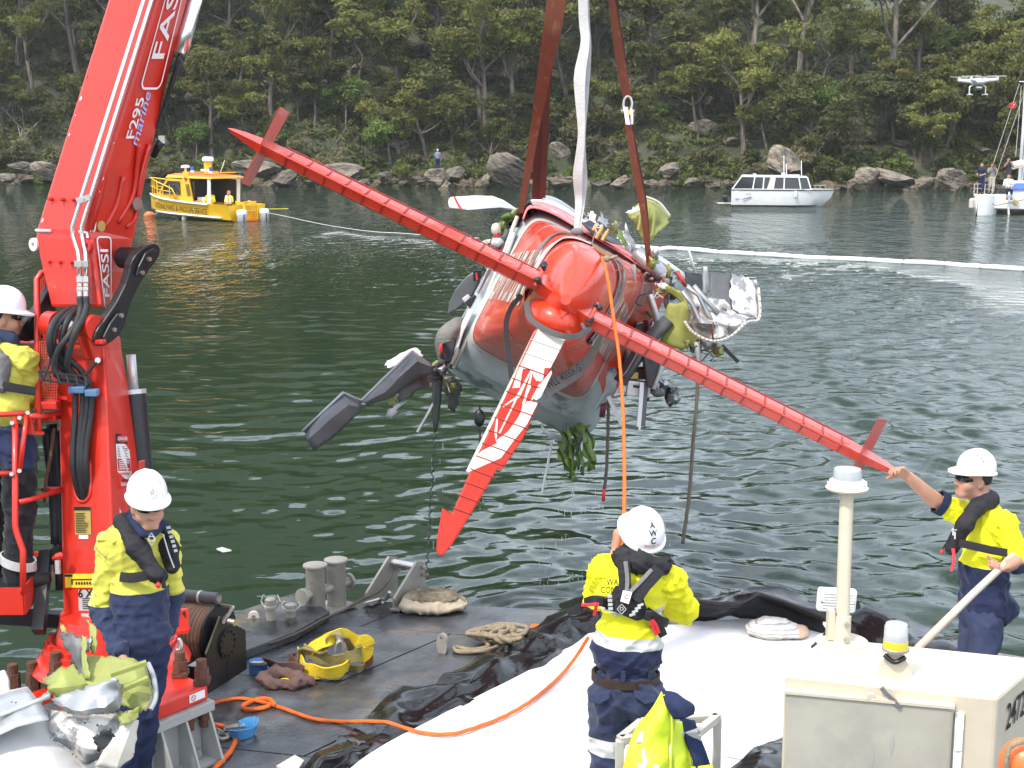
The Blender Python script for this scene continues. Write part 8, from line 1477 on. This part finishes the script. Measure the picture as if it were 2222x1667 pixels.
# printed sandbag on the white sheet
sbc=G(1682,1380,DZ+.03);sb=thing('sandbag','full white bag with grey stripes and orange end lying on the white sheet','bag',sbc);RB=Matrix.Rotation(-.12,3,'Z')
m_bag=bpy.data.materials.new('striped plastic bag');m_bag.use_nodes=True;t=m_bag.node_tree;L=t.links.new;b=t.nodes['Principled BSDF'];b.inputs['Roughness'].default_value=.4
tc=t.nodes.new('ShaderNodeTexCoord');sx=t.nodes.new('ShaderNodeSeparateXYZ');L(tc.outputs['Object'],sx.inputs[0]);wv=t.nodes.new('ShaderNodeMath');wv.operation='MULTIPLY_ADD';wv.inputs[1].default_value=34;wv.inputs[2].default_value=.4;nz=t.nodes.new('ShaderNodeTexNoise');nz.inputs['Scale'].default_value=7;L(tc.outputs['Object'],nz.inputs['Vector']);ad=t.nodes.new('ShaderNodeMath');ad.operation='MULTIPLY_ADD';ad.inputs[1].default_value=.03;L(nz.outputs['Fac'],ad.inputs[0]);L(sx.outputs['Z'],ad.inputs[2]);L(ad.outputs[0],wv.inputs[0]);fcn=t.nodes.new('ShaderNodeMath');fcn.operation='FRACT';L(wv.outputs[0],fcn.inputs[0]);gt=t.nodes.new('ShaderNodeMath');gt.operation='GREATER_THAN';gt.inputs[1].default_value=.76;L(fcn.outputs[0],gt.inputs[0]);mx=t.nodes.new('ShaderNodeMixRGB');mx.inputs[1].default_value=(.60,.56,.52,1);mx.inputs[2].default_value=(.30,.29,.29,1);L(gt.outputs[0],mx.inputs[0])
g2=t.nodes.new('ShaderNodeMath');g2.operation='GREATER_THAN';g2.inputs[1].default_value=.155;L(sx.outputs['X'],g2.inputs[0]);mx2=t.nodes.new('ShaderNodeMixRGB');L(g2.outputs[0],mx2.inputs[0]);L(mx.outputs[0],mx2.inputs[1]);mx2.inputs[2].default_value=(.62,.40,.27,1);L(mx2.outputs[0],b.inputs['Base Color'])
sdf_obj([E_(sbc+V(-.03,0,.06),(.20,.15,.085),None),E_(sbc+V(.14,-.01,.04),(.12,.13,.05))],.010,'bag_body',m_bag,sb,fold=.006,seed=2);MB().text('S',.05,lambda x,y:sbc+V(-.08+x,-.118-.15*y,.098+y*.9),bold=.01).build('bag_print',m_grey,sb,recalc=False)
tag(MB().prism([P(1700,1372,0)if False else p for p in[P(470,1193,10.9),P(482,1190,10.9),P(502,1196,10.9),P(484,1199,10.9)]],V(0,0,.01)).build('floating_paper',m_white),'scrap of white paper floating left of the wreck','paper')
# ------------------------------------------------------------------ yellow workboat
m_byel=mat('boat yellow paint',(.78,.45,.010),.35,var=.08,scale=3,coat=.3)
m_bor=mat('orange boat roof',(.74,.17,.02),.4,var=.08,scale=3)
m_glass=mat('tinted boat glass',(.02,.024,.026),.06,var=.05,spec=.7)
m_bwhite=mat('boat white gelcoat',(.78,.78,.76),.25,var=.05,scale=2,coat=.3)
m_dint=mat('dark cabin interior',(.035,.035,.036),.7,var=.2)
m_bluelens=mat('blue lens',(.05,.12,.42),.2,var=.05);m_silv=mat('outboard silver cowl',(.42,.42,.42),.3,metal=.3,var=.08)
yb=thing('workboat','yellow work boat with orange roof and black lettering, two outboards at its stern','boat',G(535,481,0));o=G(537,480,0)
hd_=V(-.79,.613,0);bd=V(.613,.79,0)
Q=lambda s,t_,z:o+hd_*s+bd*t_+V(0,0,z+.055*(s-2)*.35)
LB=7.4
def hb_(s):return 1.22*(1-max(0,(s-3.6)/(LB-3.6))**2.2)
def gz(s):return .84+.30*max(0,(s-1)/7.)**1.5
st=[]
for s in(0,1,2,3,3.6,4.4,5.2,6.0,6.8,LB):
    w=max(hb_(s),.02);z=gz(s);k=(s/LB)**3*.5;st.append([Q(s,-w,z),Q(s,-w*.97,z-.10),Q(s,-w*(.86-.2*k),.12+k*.5),Q(s,0,-.25+k*1.1),Q(s,w*(.86-.2*k),.12+k*.5),Q(s,w*.97,z-.10),Q(s,w,z)])
mb=MB();mb.grid(st);mb.f+=[(0,1,2,3,4,5,6)];mb.m+=[0];mb.build('hull',m_byel,yb,smooth='auto')
MB().grid([[Q(s,-hb_(s)*.98,gz(s)-.08),Q(s,hb_(s)*.98,gz(s)-.08)]for s in(0.05,1,2,3,4,5,6,6.8,7.3)]).build('deck',m_byel,yb)
MB().tube([Q(s,-max(hb_(s),.02)-.03,gz(s)-.03)for s in(1.5,2.5,3.5,4.2,5,5.8,6.5,7,LB)],.055,8).build('rubbing_strake',m_bwhite,yb,smooth=True);MB().tube([Q(s,-max(hb_(s)*.9,.02)-.05,.20+.05*(s/6))for s in(.6,2,3,4.2,5.2,6.2)],.05,8).build('rubbing_strake',m_bwhite,yb,smooth=True)
def hull_side(s,zz):w=hb_(s);return Q(s,-(w*.865+(w*.97-w*.865)*min(max((zz-.12)/(gz(s)-.22),0),1))-.07,zz)
MB().text('NATIONAL PARKS & WILDLIFE SERVICE',.40,lambda x,y:hull_side(3.9-x*.66,.50+.03*((3.9-x*.66)-4)+y*1.0),bold=.012,sx=1.0).build('hull_lettering',m_ink,yb,recalc=False)
# cabin
cw=.95
def cq(s,t_,z):return Q(s*.93,t_*cw,z)
mb=MB();base=[(2.2,.62),(6.3,.85)]
MB().hexa([cq(3.7,-1,.6),cq(6.5,-.8,.75),cq(6.5,.8,.75),cq(3.7,1,.6)],[cq(3.7,-1,1.15),cq(6.35,-.8,1.15),cq(6.35,.8,1.15),cq(3.7,1,1.15)]).build('cabin_base',m_byel,yb,bevel=.02)
for t_ in(-1,1):
    MB().prism([cq(6.35,t_*.82,1.12),cq(5.25,t_*.98,1.98),cq(3.75,t_*.98,1.98),cq(3.75,t_*.98,1.12)],bd*-.05*t_).build('cabin_side',m_byel,yb)
    MB().prism([cq(5.95,t_*.90,1.20),cq(5.15,t_*1.0,1.86),cq(4.15,t_*1.02,1.86),cq(4.15,t_*1.02,1.20)],bd*.02*t_).build('side_window',m_glass,yb)
    MB().prism([cq(3.85,t_*1.03,2.35),cq(3.45,t_*1.03,2.35),cq(3.0,t_*1.05,.62),cq(3.75,t_*1.05,.62),cq(4.05,t_*1.03,1.3)],bd*-.06*t_).build('side_pillar',m_byel,yb)
    for i in range(6):MB().bar(cq(3.35-.03*i,t_*1.07,1.72-.10*i),cq(3.62-.02*i,t_*1.07,1.70-.10*i),.05,.03).build('vent_slot',m_ink,yb)
    MB().bar(cq(1.85,t_,.6),cq(1.75,t_,2.05),.16,.10).build('door_post',m_bwhite,yb)
MB().cyl(cq(3.6,-1.06,2.0),cq(3.6,-1.09,2.0),.09,14).build('round_badge',m_inkred,yb)
MB().hexa([cq(6.35,-.8,1.15),cq(6.35,.8,1.15),cq(6.3,.8,1.15),cq(6.3,-.8,1.15)],[cq(5.3,-.95,2.0),cq(5.3,.95,2.0),cq(5.25,.95,2.0),cq(5.25,-.95,2.0)]).build('windscreen',m_glass,yb)
MB().hexa([cq(1.4,-1.12,2.06),cq(5.4,-1.0,2.0),cq(5.4,1.0,2.0),cq(1.4,1.12,2.06)],[cq(1.4,-1.10,2.14),cq(5.2,-.95,2.16),cq(5.2,.95,2.16),cq(1.4,1.10,2.14)]).build('roof_edge',m_byel,yb,bevel=.02);MB().hexa([cq(1.6,-1.0,2.14),cq(5.1,-.9,2.17),cq(5.1,.9,2.17),cq(1.6,1.0,2.14)],[cq(1.8,-.9,2.22),cq(4.8,-.8,2.24),cq(4.8,.8,2.24),cq(1.8,.9,2.22)]).build('roof',m_bor,yb,bevel=.02)
MB().hexa([cq(3.7,-.95,.62),cq(3.66,-.95,.62),cq(3.66,.95,.62),cq(3.7,.95,.62)],[cq(3.7,-.95,2.0),cq(3.66,-.95,2.0),cq(3.66,.95,2.0),cq(3.7,.95,2.0)]).build('bulkhead',m_dint,yb);MB().hexa([cq(1.9,.9,.62),cq(3.7,.9,.62),cq(3.7,.94,.62),cq(1.9,.94,.62)],[cq(1.9,.9,2.0),cq(3.7,.9,2.0),cq(3.7,.94,2.0),cq(1.9,.94,2.0)]).build('far_side',m_dint,yb)
MB().box(cq(3.2,-.2,.85),(.5,.7,.5)).build('console',m_bwhite,yb);MB().box(cq(3.3,-.9,1.45),(.03,.5,.9),Matrix.Rotation(.7,3,'Z')).build('door_glass',m_glass,yb)
MB().bar(cq(2.0,-1,2.34),cq(2.0,1,2.34),.10,.06).build('light_bar',m_byel,yb);MB().bar(cq(3.5,-1,2.33),cq(3.5,1,2.33),.10,.06).build('light_bar',m_byel,yb)
for s in(3.4,1.9):MB().cyl(cq(s,-.75,2.36),cq(s,-.75,2.62),.09,12).build('blue_lamp',m_bluelens,yb);MB().cyl(cq(s,-.75,2.32),cq(s,-.75,2.42),.10,12).build('lamp_base',m_bwhite,yb)
MB().lathe(cq(3.0,0,2.86),(0,0,1),[(.24,0),(.30,.03),(.29,.18),(.22,.24)],20).build('radar_dome',m_bwhite,yb,smooth='auto');MB().box(cq(3.0,0,2.55),(.36,.36,.60)).build('radar_mast',m_byel,yb);MB().lathe(cq(4.4,-.4,2.3),(0,0,1),[(.06,0),(.06,.2),(.23,.22),(.22,.32),(.1,.36)],18).build('satellite_dome',m_bwhite,yb,smooth='auto')
MB().tube([cq(2.4,.3,2.3),cq(2.0,.3,2.95)],.02,6).build('aerial',m_bwhite,yb);MB().bar(cq(2.9,-.5,2.45),cq(2.2,-.5,2.45),.2,.1).build('loud_hailer',m_bwhite,yb)
for side in(-1,1):
    rp=[Q(s,side*max(hb_(s)-.06,.05),gz(s)+h)for s,h in((3.9,.1),(4.3,.55),(5.4,.7),(6.3,.75),(6.8,.78),(7.4,.8))];MB().tube(rp,.032,8).build('bow_rail',m_byel,yb,smooth=True);MB().tube([Q(s,side*max(hb_(s)-.06,.05),gz(s)+.38)for s in(4.4,5.4,6.3,6.9,7.35)],.022,6).build('bow_rail',m_byel,yb,smooth=True)
    for s in(4.5,5.2,5.9,6.5,7.1):MB().cyl(Q(s,side*max(hb_(s)-.06,.05),gz(s)-.05),Q(s,side*max(hb_(s)-.06,.05),gz(s)+.72),.024,6).build('stanchion',m_byel,yb)
MB().tube([Q(7.4,-.05,gz(7.4)+.8),Q(7.5,0,gz(7.4)+.8),Q(7.4,.05,gz(7.4)+.8)],.03,6).build('bow_rail',m_byel,yb)
for t_,x in((-.75,0),(.70,1)):
    c=Q(-.45,t_,.18);MB().lathe(c-V(0,0,.35),(0,0,1),[(.15,-.2),(.17,0),(.20,.05),(.24,.35),(.25,.62),(.20,.78),(.10,.82)],18).build('outboard_motor',m_silv,yb,smooth='auto');MB().lathe(c+V(0,0,.25),(0,0,1),[(.252,0),(.254,.12),(.21,.215),(.1,.235)],18).build('motor_cap',m_bwhite,yb,smooth='auto');MB().box(c+V(.14,-.19,.0),(.05,.05,.5)).build('motor_stripe',m_ink,yb)
MB().hexa([Q(-.3,-.5,.05),Q(.1,-.5,.05),Q(.1,.5,.05),Q(-.3,.5,.05)],[Q(-.3,-.5,.14),Q(.1,-.5,.14),Q(.1,.5,.14),Q(-.3,.5,.14)]).build('swim_platform',m_bor,yb)
for k in range(3):
    for t_ in(-.45,.35):MB().tube([Q(-.25-.05*k,t_,.1),Q(-.25-.05*k,t_,.95-.05*k),Q(.3,t_,1.0-.05*k)],.03,6).build('stern_rail',m_byel,yb)
for z in(.55,.8,1.0):MB().tube([Q(-.28,-.45,z),Q(-.28,.35,z)],.028,6).build('stern_rail',m_byel,yb)
MB().tube([Q(2.8,-1.15,.7),Q(2.2,-1.15,.86),Q(1.4,-1.15,.86),Q(.9,-1.15,.68)],.03,6).build('side_rail',m_byel,yb,smooth=True);MB().bar(Q(-.5,1.0,.62),Q(-.9,1.9,.62),.05,.03).build('boat_hook',m_hiv,yb)
MB().tube([cq(3.1,-1.02,.68),cq(2.9,-1.02,.88),cq(2.5,-1.02,.93),cq(2.2,-1.02,.72)],.07,8).build('life_ring',m_bor,yb,smooth=True)
MB().text('28',.24,lambda x,y:cq(4.6,-.97,.98)-hd_*x+V(0,0,y)-bd*.03,bold=.01).build('registration_number',m_ink,yb,recalc=False)
MB().lathe(P(402,453,DEP(Q(4,-1.3,.3))),(-.12,0,-1),[(.06,0),(.13,.08),(.14,.5),(.10,.62),(.04,.66)],14).build('fender',m_cream,yb,smooth='auto')
bu=thing('orange_float','small orange mooring float at the bow of the yellow boat','float',G(323,468,0));MB().lathe(G(323,467,.02),(1,0,.15),[(.02,-.3),(.16,-.15),(.20,0),(.16,.15),(.05,.32)],14).build('float_body',mat('orange plastic',(.80,.16,.035),.4),bu,smooth=True);MB().tube([G(335,466,.1),P(360,452,72),P(404,436,72)],.02,5).build('line',m_gweb,bu)
tl=MB();tl.tube(catmull([P(520,458,69),G(585,463,.35),G(700,487,.06),G(800,502,.03),G(880,507,.03),G(960,514,.03),G(1040,517,.03)],6),.015,5);tag(tl.build('tow_line',m_pwhite,smooth=True),'white line floating from the yellow boat stern towards the wreck','line')
g='crew of the yellow workboat'
far_person(cq(2.5,-.35,.15),math.pi*.92,'seated crew member inside the yellow boat cabin doorway',m_hiv,m_dtrous,None,'sit',1.0,g)
p_=far_person(Q(.9,-.35,.0),math.pi*.9,'crew member in orange cap and pale life jacket at the yellow boat stern',m_hiv,m_dtrous,m_bor,'stand',.85,g)
c=ORG[p_.name];sdf_obj([C_(c+V(-.10,-.15,1.22),c+V(-.08,-.17,.95),.06,.06),C_(c+V(.10,-.15,1.22),c+V(.08,-.17,.95),.06,.06)],.02,'life_jacket',m_pwhite,p_)
# ------------------------------------------------------------------ white cabin boat
wb=thing('cabin_boat','small white cabin boat with long window row near the far shore','boat',G(1680,450,0));o2=G(1578,446,0);h2=V(.985,-.17,0);b2d=V(.17,.985,0)
Q2=lambda s,t_,z:o2+h2*s+b2d*t_+V(0,0,z)
def h2b(s):return 1.1*(1-max(0,(s-3.2)/3.1)**2.5)
st=[]
for s in(.25,1.2,2.2,3.2,4.2,5.1,5.7,6.15):w=max(h2b(s),.03);k=(s/6.15)**4;st.append([Q2(s+.22*k,-w,1.02),Q2(s,-w*.98,.5),Q2(s-.15*k-.35*k,-w*.88,.04),Q2(s-.55*k,0,-.2),Q2(s-.35*k,w*.9,.04),Q2(s,w*.98,.5),Q2(s+.22*k,w,1.02)])
mb=MB();mb.grid(st);mb.f+=[(0,1,2,3,4,5,6)];mb.m+=[0];mb.build('hull',m_bwhite,wb,smooth='auto')
MB().grid([[r[0]-V(0,0,.02),r[6]-V(0,0,.02)]for r in st]).build('deck',m_bwhite,wb);MB().tube([r[0]+V(0,-.02,-.03)for r in st],.035,6).build('rubbing_strip',m_ink,wb);MB().tube([r[2]+V(0,-.02,.03)for r in st[:-1]],.02,5).build('boot_stripe',m_ink,wb)
w2_=.95
def c2(s,t_,z):return Q2(s,t_*w2_,z)
MB().hexa([c2(.75,-1,1.75),c2(4.75,-1,1.72),c2(4.75,1,1.72),c2(.75,1,1.75)],[c2(.85,-.9,1.86),c2(4.6,-.9,1.80),c2(4.6,.9,1.80),c2(.85,.9,1.86)]).build('roof',m_bwhite,wb,bevel=.03)
for t_ in(-1,1):
    MB().prism([c2(.3,t_,1.0),c2(4.9,t_,1.0),c2(4.7,t_*.98,1.74),c2(.8,t_*.98,1.76)],b2d*-.03*t_).build('window_band',m_glass,wb)
    for s0,s1 in((.28,.82),(1.5,1.62),(2.12,2.16),(3.35,3.36),(4.95,4.7),(4.35,4.2)):MB().bar(c2(s0,t_*1.02,1.0),c2(s1,t_*1.0,1.76),.07,.06).build('window_post',m_bwhite,wb)
    MB().prism([c2(2.35,t_*1.02,1.02),c2(2.75,t_*1.02,1.02),c2(2.85,t_*1.01,1.72),c2(2.55,t_*1.01,1.72)],b2d*-.02*t_).build('cabin_panel',m_bwhite,wb)
    MB().bar(c2(.25,t_*1.01,1.02),c2(4.95,t_*1.01,1.02),.06,.06).build('window_sill',m_bwhite,wb)
MB().hexa([c2(4.9,-1,1.0),c2(4.9,1,1.0),c2(4.86,1,1.0),c2(4.86,-1,1.0)],[c2(4.72,-1,1.75),c2(4.72,1,1.75),c2(4.68,1,1.75),c2(4.68,-1,1.75)]).build('windscreen',m_glass,wb)
for s,h,t_ in((3.35,1.2,.2),(3.5,.7,-.2),(4.4,.9,.3)):MB().tube([c2(s,t_,1.82),c2(s-.04,t_,1.82+h)],.025,6).build('aerial',m_bwhite,wb)
MB().box(c2(3.3,0,1.92),(.2,.2,.15)).build('roof_hatch',m_bwhite,wb);MB().box(c2(1.6,-.5,1.9),(.16,.16,.09)).build('roof_lamp',m_bwhite,wb);MB().box(c2(3.8,0,1.86),(.9,.3,.05)).build('roof_pad',m_cream,wb)
MB().lathe(Q2(-.1,-.5,.25),(0,0,1),[(.16,0),(.2,.1),(.2,.3),(.1,.4)],14).build('outboard_motor',m_black,wb,smooth='auto');MB().box(Q2(-.15,-.3,.16),(.9,.6,.05)).build('swim_platform',m_bwhite,wb);MB().box(Q2(.75,-1.06,.72),(.55,.06,.5)).build('stern_box',m_bwhite,wb);MB().cyl(Q2(4.05,-1.12,.95),Q2(4.05,-1.12,.6),.09,10).build('fender',m_bwhite,wb)
for s in(5.2,5.5,5.8):MB().tube([Q2(s,-.3,1.0),Q2(s,-.3,1.25)],.02,5).build('bow_rail',m_galv,wb)
MB().tube([Q2(5.1,-.3,1.25),Q2(5.85,-.2,1.25)],.02,5).build('bow_rail',m_galv,wb);MB().text('1674',.16,lambda x,y:Q2(1.25,-1.12,.75)+h2*x+V(0,0,y)).build('registration_number',m_grey,wb,recalc=False);MB().ell(c2(1.62,-.3,1.25),(.1,.1,.13),n=10).build('seat_headrest',m_black,wb,smooth=True)
MB().bar(Q2(.9,-1.12,.42),Q2(1.45,-1.12,.58),.03).build('boat_hook',m_ink,wb)
# ------------------------------------------------------------------ catamaran at the right edge
ct=thing('catamaran','white sailing catamaran with people on its foredeck cut by the right edge','boat',G(2180,467,0));dC=74.5
def QC(px,py,dd=0):return P(px,py,dC+dd)
hl=[]
for dd,x0,x1,yt in((0,2117,2124,426),(.5,2114,2152,424),(1.2,2113,2168,424),(6,2112,2172,422)):hl.append([QC(x0,yt,dd),QC(x0+1,450,dd),QC(x0+3,469+(-2*dd),dd),QC(x1-8,471-2*dd,dd),QC(x1-4,452,dd),QC(x1,yt,dd)])
mb=MB();mb.grid(hl,close=True);mb.f+=[(0,1,2,3,4,5)];mb.m+=[0];mb.build('hull',m_bwhite,ct,smooth='auto')
hl=[[p+V(4.4,.0,0)for p in r]for r in hl];mb=MB();mb.grid(hl,close=True);mb.f+=[(0,1,2,3,4,5)];mb.m+=[0];mb.build('hull',m_bwhite,ct,smooth='auto')
MB().hexa([QC(2124,452,.9),QC(2330,458,.9),QC(2330,458,6),QC(2124,452,6)],[QC(2114,422,.8),QC(2330,426,.8),QC(2330,424,6),QC(2114,420,6)]).build('bridge_deck',m_bwhite,ct,bevel=.05);MB().hexa([QC(2160,450,3),QC(2330,456,3),QC(2330,456,6),QC(2160,450,6)],[QC(2150,434,1),QC(2330,438,1),QC(2330,438,6),QC(2150,434,6)]).build('bridge_deck_underside',m_pgrey,ct)
MB().hexa([QC(2186,422,4),QC(2330,424,4),QC(2330,424,8),QC(2186,422,8)],[QC(2198,392,4.6),QC(2330,390,4.6),QC(2330,390,8),QC(2198,392,8)]).build('cabin',m_bwhite,ct,bevel=.06);MB().hexa([QC(2194,412,3.95),QC(2330,412,3.95),QC(2330,412,4.1),QC(2194,412,4.1)],[QC(2200,398,4.4),QC(2330,396,4.4),QC(2330,396,4.6),QC(2200,398,4.6)]).build('cabin_window',m_bluelens,ct)
MB().tube([QC(2210,420,5),QC(2221,270,5),QC(2232,60,5),QC(2238,-60,5)],.09,10).build('mast',m_alu,ct,smooth=True);MB().tube([QC(2216,420,5.2),QC(2228,270,5.2)],.05,8).build('boom_post',m_alu,ct)
MB().tube([QC(2196,360,4),QC(2215,355,4),QC(2260,362,4),QC(2320,368,4)],.22,10).build('furled_sail',m_cream,ct,smooth=True);MB().bar(QC(2212,177,5),QC(2240,178,5),.08,.05).build('spreader',m_bwhite,ct)
for a,b_ in(((2148,378),(2212,182)),((2160,385),(2219,210)),((2204,340),(2216,186))):MB().tube([QC(*a,2.5),QC(*b_,5)],.016,5).build('stay',m_galv,ct)
crumple([[(2190,224,dC+3),(2199,222,dC+3),(2206,221,dC+3)],[(2189,234,dC+3),(2198,236,dC+3),(2204,233,dC+3)]],6,6,.08,130,'red_flag',m_inkred,ct,thick=.01)
MB().box(QC(2200,228,2.9),(.06,.02,.05)).build('flag_emblem',m_bwhite,ct)
for x in(2113,2120,2136,2152):MB().tube([QC(x,424,1),QC(x+2,399,1.5)],.025,6).build('stanchion',m_galv,ct)
for y in(400,410):MB().tube([QC(2113,y+1,1.2),QC(2122,y-1,1.3),QC(2135,y,1.5),QC(2158,y+3,1.8)],.022,6).build('guard_rail',m_galv,ct)
MB().tube([QC(2130,426,.7),QC(2160,446,.7),QC(2190,440,.7),QC(2230,432,.7)],.02,5).build('anchor_bridle',m_gweb2,ct,smooth=True);MB().box(QC(2205,440,.7),(.25,.15,.2),Matrix.Rotation(.78,3,'Y')).build('anchor',m_gold,ct);MB().lathe(QC(2110,430,1),(0,0,-1),[(.08,0),(.17,.1),(.17,.5),(.06,.62)],12).build('fender',m_cream,ct,smooth='auto');MB().tube([QC(2188,436,.75),QC(2189,470,.8)],.05,8).build('ladder',m_bwhite,ct)
g='people on the catamaran'
far_person(P(2128,422,dC+1.6),math.pi*.75,'person in dark clothes standing at the catamaran bow rail',m_navy,m_navy,None,'stand',.98,g);far_person(P(2150,422,dC+1.8),math.pi*.95,'person in grey vest holding a camera on the catamaran',mat('grey tee shirt',(.22,.21,.22),.8),mat('khaki shorts',(.40,.36,.28),.8),None,'camera',.98,g);far_person(P(2185,408,dC+3.2),math.pi*.95,'person in black top photographing from the catamaran cabin front',m_ink,m_ink,None,'camera',.95,g);far_person(P(2186,433,dC+.9),math.pi*.95,'person in white shirt sitting on the catamaran foredeck',m_pwhite,m_navy,None,'sit',1.0,g)
# floating boom
fb=thing('floating_boom','long white floating boom across the water right of the wreck','boom',G(1800,560,0));m_boom=mat('white boom fabric',(.82,.82,.80),.6,var=.08,scale=2,bump=.2)
pts=[(1360,535),(1432,541),(1470,540),(1560,548),(1640,552),(1720,557),(1800,561),(1880,564),(1960,569),(2050,573),(2130,579),(2222,585),(2320,592)]
for(a,b_),(c,e)in zip(pts[:-1],pts[1:]):A,B=G(a,b_,.05),G(c,e,.05);MB().tube([A,A.lerp(B,.04),A.lerp(B,.5)+V(0,0,rng.uniform(-.02,.03)),A.lerp(B,.96),B],[.05,.085,.09,.085,.05],10).build('boom_section',m_boom,fb,smooth=True)
# man on the rock
rk=next(q for q in bpy.data.objects if q.get('label')=='square boulder the onlooker stands on')
far_person(rk.location+Vector((.1,-.1,rk.scale.z*.62)),0.1,'onlooker in checked shirt and shorts standing on a square shore rock',mat('checked blue shirt',(.20,.22,.30),.85,var=.5,scale=12),m_navy,m_pwhite,'stand',1.0)
# hovering drone
dr=thing('drone','white quadcopter drone hovering before the trees at upper right','drone',P(2125,190,18));dc=P(2122,178,18)
MB().ell(dc+V(0,0,.0),(.11,.10,.045),n=16).build('body',m_pwhite,dr,smooth=True)
for sx_,sy_2 in((-1,-1),(1,-1),(1,1),(-1,1)):
    e=dc+V(.165*sx_-.03*sy_2,.15*sy_2,.025);MB().tube([dc,dc+(e-dc)*.6,e],[.035,.026,.02],8).build('arm',m_pwhite,dr,smooth=True);MB().cyl(e-V(0,0,.01),e+V(0,0,.035),.02,12).build('motor',m_alu,dr,smooth='auto')
    a=rng.uniform(-.3,.3);q=V(math.cos(a),math.sin(a),0);s_=V(-q.y,q.x,0);c=e+V(0,0,.04);MB().hexa([c-q*.12-s_*.006,c+q*.12-s_*.006,c+q*.12+s_*.006,c-q*.12+s_*.006],[p+V(0,0,.005)for p in(c-q*.12-s_*.006,c+q*.12-s_*.006,c+q*.12+s_*.006,c-q*.12+s_*.006)]).build('propeller',m_pwhite,dr)
for q in(-1,1):MB().tube([dc+V(.04*q,0,-.03),dc+V(.10*q,0,-.06),dc+V(.105*q,0,-.15),dc+V(.06*q,0,-.165)]if True else[],.010,8).build('landing_leg',m_pwhite,dr,smooth=True);MB().tube([dc+V(.105*q,-.07,-.16),dc+V(.105*q,.07,-.16)],.009,8).build('skid',m_pwhite,dr,smooth=True)
MB().box(dc+V(0,-.04,-.07),(.07,.05,.02)).build('gimbal',m_alu,dr);MB().ell(dc+V(0,-.06,-.105),.03,n=12).build('camera',m_black,dr,smooth=True)
# tell apart the few that would otherwise share a description
by_={}
for q in list(COL.objects):
    if q.parent is None and q.get('label')and q.get('group'):by_.setdefault(q['label'],[]).append(q)
same_={2:('left','right'),3:('left','middle','right'),4:('leftmost','second from left','third from left','rightmost')}
for lb,qs in by_.items():
    if len(qs)in same_:
        for q,w_ in zip(sorted(qs,key=lambda o_:to_px(o_.location)[0]),same_[len(qs)]):q['label']=w_+' '+lb
# thin summer air
hm=bpy.data.materials.new('thin haze');hm.use_nodes=True;t=hm.node_tree;t.nodes.remove(t.nodes['Principled BSDF']);pv=t.nodes.new('ShaderNodeVolumePrincipled');pv.inputs['Color'].default_value=(.92,.95,.96,1);pv.inputs['Density'].default_value=.00024;pv.inputs['Anisotropy'].default_value=.2;t.links.new(pv.outputs[0],t.nodes['Material Output'].inputs['Volume'])
hb=MB().box((0,190,66),(900,600,139));hz=hb.build('haze',hm);kind(tag(hz,'thin bright haze over the water'),'stuff')
